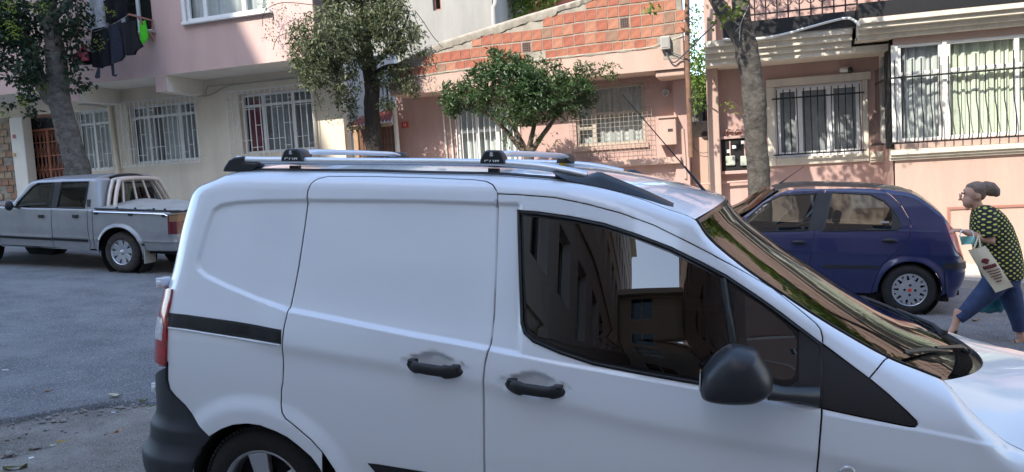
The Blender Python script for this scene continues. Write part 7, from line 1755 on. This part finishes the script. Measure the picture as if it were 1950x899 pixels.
# ================================================================== walking woman
mat('skin', (.52,.30,.21), .55, var=.10, vscale=18); mat('hair_grey', (.19,.135,.10), .6, var=.45, vscale=30); mat('denim', (.034,.055,.125), .9, var=.30, vscale=14, bump=.3, bscale=300, bdist=.002)
mat('canvas', (.62,.55,.40), .9, var=.08, vscale=8); mat('print_maroon', (.16,.03,.03), .8); mat('mask_teal', (.22,.50,.46), .8); mat('mask_white', (.75,.75,.75), .8); mat('sandal', (.02,.018,.018), .5)
def dots_mat(name, bgc, fg, cell, rad):
    """staggered dots wrapped round the torso's vertical axis"""
    m = bpy.data.materials.new(name); m.use_nodes = True; MATS[name] = m; n = m.node_tree.nodes; l = m.node_tree.links; b = n['Principled BSDF']; b.inputs['Roughness'].default_value = .85
    tc = n.new('ShaderNodeTexCoord'); sp = n.new('ShaderNodeSeparateXYZ'); l.new(tc.outputs['Object'], sp.inputs[0])
    def M_(op, a, c=None, d=None):
        q = n.new('ShaderNodeMath'); q.operation = op
        for i, v in enumerate((a, c, d)):
            if v is None: continue
            if isinstance(v, (int, float)): q.inputs[i].default_value = v
            else: l.new(v, q.inputs[i])
        return q.outputs[0]
    u = M_('DIVIDE', M_('MULTIPLY', M_('ARCTAN2', sp.outputs[0], M_('MULTIPLY', sp.outputs[1], -1.0)), .17), cell); v = M_('DIVIDE', sp.outputs[2], cell*.5)
    row = M_('FLOOR', v); odd = M_('MULTIPLY', M_('FLOORED_MODULO', row, 2.0), .5); fu = M_('SUBTRACT', M_('FRACT', M_('ADD', u, odd)), .5); fv = M_('MULTIPLY', M_('SUBTRACT', M_('FRACT', v), .5), .5)
    d = M_('SQRT', M_('ADD', M_('MULTIPLY', fu, fu), M_('MULTIPLY', M_('MULTIPLY', fv, fv), 1.3))); f = M_('LESS_THAN', d, rad)
    mx = n.new('ShaderNodeMix'); mx.data_type = 'RGBA'; l.new(f, mx.inputs[0]); mx.inputs[6].default_value = (*bgc,1); mx.inputs[7].default_value = (*fg,1); l.new(mx.outputs[2], b.inputs['Base Color']); return m
dots_mat('shirt_dots', (.012,.013,.018), (.52,.52,.10), .050, .20)
WY = 8.36; wg = at_ground(1895,640); wroot = np.array((wg[0], WY, 0.0)); ax0 = at_y(1895,450,WY)
wroot = np.array((ax0[0], WY, gz(ax0[0])))
def wp(x, y, dy=0.0): return at_y(x, y, WY+dy)-wroot
def remesh(name, b, m, parent, vox, it=4):
    me = b.mesh('tmp', None); o = bpy.data.objects.new('tmp', me); COL.objects.link(o); r = o.modifiers.new('r', 'REMESH'); r.mode = 'VOXEL'; r.voxel_size = vox
    s_ = o.modifiers.new('s', 'SMOOTH'); s_.iterations = it; s_.factor = .5
    dg = bpy.context.evaluated_depsgraph_get(); m2 = bpy.data.meshes.new_from_object(o.evaluated_get(dg)); bpy.data.objects.remove(o); m2.materials.clear(); m2.materials.append(MATS[m]); m2.polygons.foreach_set('use_smooth', [True]*len(m2.polygons)); return link(name, m2, parent)
def rings(b, L_, n=18, close=True):
    """L_: (centre, rx along x, ry along y)"""
    rows = [[c+np.array((rx*math.cos(a), ry*math.sin(a), 0)) for a in np.linspace(0, 2*math.pi, n, endpoint=False)] for c, rx, ry in L_]; o = len(b.v); m_ = len(rows)
    b.add([p for r in rows for p in r], [(i*n+k, i*n+(k+1) % n, (i+1)*n+(k+1) % n, (i+1)*n+k) for i in range(m_-1) for k in range(n)]+[tuple(range(n-1,-1,-1)), tuple(range((m_-1)*n, m_*n))]); return b
WM_ = thing('person', 'woman in yellow dotted top and blue jeans walking past the blue car', 'person', Matrix.Translation(V(wroot)))
# body: head, neck, arms, ankles and feet as one surface
b = MB(); hc = wp(1853,371)
b.ell(hc+np.array((.012,0,.02)), .092, .076, .105, 16, 12); b.ell(hc+np.array((-.035,0,-.055)), .058, .058, .070, 14, 9)      # skull, jaw
b.ell(wp(1828,380), .018, .013, .015); b.ell(wp(1829,373), .015, .012, .022); b.ell(wp(1836,391), .015, .020, .010); b.ell(wp(1842,398), .020, .024, .016); b.ell(wp(1836,362), .012, .026, .010)
for s_ in (-1, 1): b.ell(wp(1859,374)+np.array((0, s_*.075, 0)), .018, .010, .028)
b.tube([wp(1856,384), wp(1864,398), wp(1872,410), wp(1880,425)], [.052,.050,.056,.075], 14)
b.tube([wp(1880,410), wp(1895,460), wp(1908,520)], [.13,.15,.14], 12)                                                  # core under the clothes
def hand(wr, dirx, up, side, b, L_=.085, curl=.4):
    """palm and five bent fingers; dirx: pointing direction, up: back of hand, side: thumb side"""
    d, u_, s_ = (np.asarray(k, float)/np.linalg.norm(k) for k in (dirx, up, side)); pc = wr+d*L_*.5
    R3 = np.stack([d, s_, u_], 1); b.ell(pc, L_*.60, .040, .018, 12, 8, rot=R3)
    for k, (o_, ln_) in enumerate(((.028,.072),(.010,.080),(-.009,.075),(-.027,.060))):
        p0 = wr+d*L_*.85+s_*o_; p1 = p0+d*ln_*.45-u_*ln_*.12*curl; p2 = p1+d*ln_*.33-u_*ln_*.32*curl; p3 = p2+d*ln_*.20-u_*ln_*.40*curl; b.tube([p0-d*.02, p0, p1, p2, p3], [.010,.0098,.0092,.0085,.007], 8)
    t0 = wr+d*L_*.25+s_*.034; b.tube([t0-d*.01-s_*.01, t0+d*.02+s_*.012, t0+d*.045+s_*.016-u_*.012, t0+d*.065+s_*.010-u_*.02], [.013,.012,.0105,.008], 8)
sh, el, wr = wp(1878,402,-.17), wp(1886,461,-.24), wp(1840,442,-.20)
b.tube([sh, sh*.5+el*.5, el, el*.6+wr*.4, wr, wr+(wr-el)*.06], [.062,.056,.047,.042,.031,.028], 12); hand(wr, wp(1812,436,-.20)-wr, (0,-.3,1), (0,1,.3), b, curl=.8)
sh2, el2, wr2 = wp(1880,404,.17), wp(1893,462,.24), wp(1886,520,.24)
b.tube([sh2, sh2*.5+el2*.5, el2, wr2], [.060,.054,.046,.030], 12); hand(wr2, (0,0,-1), (0,1,0), (-1,0,0), b, curl=1.6)
b.tube([wp(1828,590,-.07), wp(1821,611,-.07), wp(1818,622,-.07)], [.050,.038,.036], 10); b.tube([wp(1819,621,-.07), wp(1810,634,-.07), wp(1800,640,-.07), wp(1793,641,-.07)], [.036,.034,.030,.018], 10)
b.tube([wp(1938,605,.09), wp(1943,634,.09), wp(1945,648,.09)], [.050,.038,.038], 10); b.tube([wp(1947,646,.09), wp(1938,652,.09), wp(1925,657,.09), wp(1917,658,.09)], [.036,.032,.028,.016], 10)
remesh('body', b, 'skin', WM_, .0085, 5)
for s_ in (-1, 1):
    e = MB().ell(wp(1834,368)+np.array((0, s_*.034, 0)), .010, .013, .008); e.build('eye', 'sandal', WM_, smooth=60)
gl = MB()
for s_ in (-1, 1):
    c = wp(1831,371)+np.array((-.006, s_*.036, 0)); gl.tube([c+np.array((.004*math.cos(a), .022*math.cos(a), .015*math.sin(a))) for a in np.linspace(0, 2*math.pi, 17)], .0013, 5); gl.tube([c+np.array((0, s_*.028, .005)), wp(1857,371)+np.array((0, s_*.082, 0))], .0013, 5)
gl.tube([wp(1830,370)+np.array((-.014,-.012,0)), wp(1830,370)+np.array((-.014,.012,0))], .0022, 5); gl.build('glasses', 'cable_grey', WM_)
# hair pulled back into a ponytail
b = MB(); b.ell(hc+np.array((.032,0,.046)), .090, .083, .086, 16, 12); b.ell(hc+np.array((.062,0,.0)), .050, .068, .060, 14, 9); b.ell(hc+np.array((.002,0,.080)), .066, .066, .040, 14, 8)
b.tube([wp(1866,358), wp(1876,354), wp(1886,358), wp(1896,366), wp(1901,374)], [.030,.050,.062,.050,.020], 12); b.ell(wp(1886,364), .060, .055, .050, 12, 8, rot=np.array(Matrix.Rotation(.55, 3, 'Y')))
hr_ = remesh('hair', b, 'hair_grey', WM_, .010, 3); MB().lathe(wp(1869,357), (.9,0,.1), [(.030,-.012),(.036,0),(.030,.012)], 14).build('hair_tie', 'sandal', hr_, smooth=60)
# blouse: body and short sleeves
b = MB()
rings(b, [(wp(1871,391), .060, .075), (wp(1876,399), .110, .165), (wp(1881,411), .145, .205), (wp(1887,432), .182, .205), (wp(1893,455), .195, .205), (wp(1899,480), .202, .215), (wp(1904,502), .196, .218), (wp(1908,520), .182, .212), (wp(1909,530), .172, .205)])
b.tube([wp(1876,402,-.15), wp(1880,425,-.215), wp(1886,452,-.245)], [.085,.085,.078], 14); b.tube([wp(1878,402,.15), wp(1884,425,.215), wp(1892,452,.245)], [.085,.085,.078], 14)
remesh('blouse', b, 'shirt_dots', WM_, .012, 5)
# jeans
b = MB()
rings(b, [(wp(1906,505), .155, .175), (wp(1909,525), .168, .190), (wp(1906,545), .145, .185)])
b.tube([wp(1902,530,-.09), wp(1880,556,-.09), wp(1854,580,-.08), wp(1838,596,-.07), wp(1824,607,-.07)], [.125,.108,.084,.070,.060], 14)
b.tube([wp(1910,530,.09), wp(1924,562,.09), wp(1934,592,.09), wp(1940,615,.09), wp(1942,631,.09)], [.125,.105,.082,.070,.060], 14)
remesh('jeans', b, 'denim', WM_, .012, 5)
for pts in ([(1819,624,-.07),(1808,637,-.07),(1794,643,-.07)], [(1948,652,.09),(1936,657,.09),(1917,661,.09)]):
    P = [wp(*p) for p in pts]; so_ = MB().tube([p+np.array((0,0,-.022)) for p in P], [.030,.036,.028], 10, sx=1.0); so_.v = [(v[0], v[1], min(v[2], P[0][2]+.03)) for v in so_.v]; sn = so_.build('sandal', 'sandal', WM_, smooth=60)
    MB().tube([P[1]+np.array((-.02,.038*math.cos(a),.038*math.sin(a))) for a in np.linspace(0, math.pi, 9)], .009, 5).build('strap', 'sandal', sn)
# tote bag on the forearm
tb = thing('tote_bag', 'cream canvas tote bag with maroon print on the woman\'s arm', 'bag', Matrix.Translation(V(wroot)))
TL, TR_, BR, BL_ = (wp(x, y, d) for x, y, d in ((1845,477,-.31),(1877,468,-.31),(1930,546,-.30),(1896,557,-.30)))
rows = []
for i in range(13):
    f = i/12; rows.append([(TL*(1-g_)+TR_*g_)*(1-f)+(BL_*(1-g_)+BR*g_)*f+np.array((0, -.030*math.sin(math.pi*g_)*math.sin(math.pi*min(1,f+.15))-.006*math.sin(7*f+5*g_), 0)) for g_ in np.linspace(0,1,9)])
bk = [[p+np.array((.0,.05*math.sin(math.pi*min(1, .1+i/12))+.012,0)) for p in r] for i, r in enumerate(rows)]
bg_ = MB().grid(rows).grid([r[::-1] for r in bk]); 
bg_.grid([rows[-1], bk[-1]]); bg_.grid([[r[0] for r in rows], [r[0] for r in bk]]); bg_.grid([[r[-1] for r in rows], [r[-1] for r in bk]]); bg_.build('bag_body', 'canvas', tb, smooth=50)
hn = MB()
for s_ in (.3, .7): p0 = TL*(1-s_)+TR_*s_; hn.tube(smooth_path([p0, wp(1858+10*s_,456,-.285), wp(1864,448,-.27)], 5), .008, 5)
hn.build('handle', 'canvas', tb)
def bagp(f, g_, o=-.004): i = f*12; k = int(min(11, i)); r = i-k; j = g_*8; jj = int(min(7, j)); q = j-jj; A_ = rows[k][jj]*(1-q)+rows[k][jj+1]*q; B_ = rows[k+1][jj]*(1-q)+rows[k+1][jj+1]*q; return A_*(1-r)+B_*r+np.array((0,o,0))
pr = MB()
def stroke(pts, w_): pr.tube([bagp(*p) for p in pts], w_, 4)
for a in np.linspace(-.9, .9, 7): stroke([(.36,.45),(.36-.12*math.cos(a), .45+.28*math.sin(a))], .006)          # sunburst over the lettering
for g_ in np.linspace(.18, .80, 6): stroke([(.40,g_),(.47,g_+.03),(.47,g_-.03),(.40,g_)], .007)
for k, (f, g0_, g1_) in enumerate(((.53,.20,.84),(.59,.24,.82),(.65,.22,.80),(.71,.30,.74),(.78,.36,.62))):
    for g_ in np.arange(g0_, g1_, .07): stroke([(f, g_),(f+.015, g_+.04)], .0045)
pr.build('print', 'print_maroon', tb)['kind'] = 'stuff'
# face mask hanging from the wrist, plastic bag in the far hand
fm = thing('face_mask', 'teal face mask dangling from the woman\'s wrist', 'mask', Matrix.Translation(V(wroot)))
r1 = [[wp(x, y, -.26-.015*math.sin(k)) for k, x in enumerate(np.linspace(1828,1857,7))] for y in (449,)]
rows2 = [[wp(x+1.0*j, 450+4.2*j-1.2*math.sin(k*.5)*j*.3, -.27-.02*math.sin(k*.9+j)) for k, x in enumerate(np.linspace(1827,1855,8))] for j in range(5)]
MB().grid(rows2).build('cloth', 'mask_teal', fm, smooth=60)
MB().tube(smooth_path([wp(1827,451,-.27), wp(1831,440,-.25), wp(1838,437,-.24)], 4), .006, 5).build('ear_loop', 'mask_white', fm); MB().tube(smooth_path([wp(1855,452,-.27), wp(1852,442,-.26), wp(1848,438,-.25)], 4), .006, 5).build('ear_loop', 'mask_white', fm)
def film(name, col):
    m = mat(name, col, .35, var=.25, vscale=9); b_ = m.node_tree.nodes['Principled BSDF']; b_.inputs['Alpha'].default_value = .82; return m
film('bag_film', (.03,.22,.27)); mat('bag_goods', (.02,.03,.05), .8)
pb = thing('plastic_bag', 'translucent blue plastic shopping bag carried in the far hand', 'bag', Matrix.Translation(V(wroot)))
b = MB(); rows = []
for i, (y, w0, w1) in enumerate(((520,1883,1890),(535,1876,1896),(548,1868,1903),(562,1861,1909),(576,1857,1914),(588,1860,1913),(594,1868,1908))):
    c = (wp(w0,y,.26)+wp(w1,y,.26))/2; rx = (wp(w1,y,.26)-wp(w0,y,.26))[0]/2; rows.append([c+np.array((rx*math.cos(a)*(1+.07*math.sin(5*a+i)), .45*rx*math.sin(a)*(1+.1*math.sin(7*a+2*i)), .01*math.sin(4*a+i))) for a in np.linspace(0, 2*math.pi, 25)])
b.grid(rows); b.f.append(tuple(6*25+k for k in range(24))); b.build('film', 'bag_film', pb, smooth=50); b = MB(); b.ell(wp(1884,572,.26), .11,.05,.09,10,7); b.build('goods', 'bag_goods', pb, smooth=50)
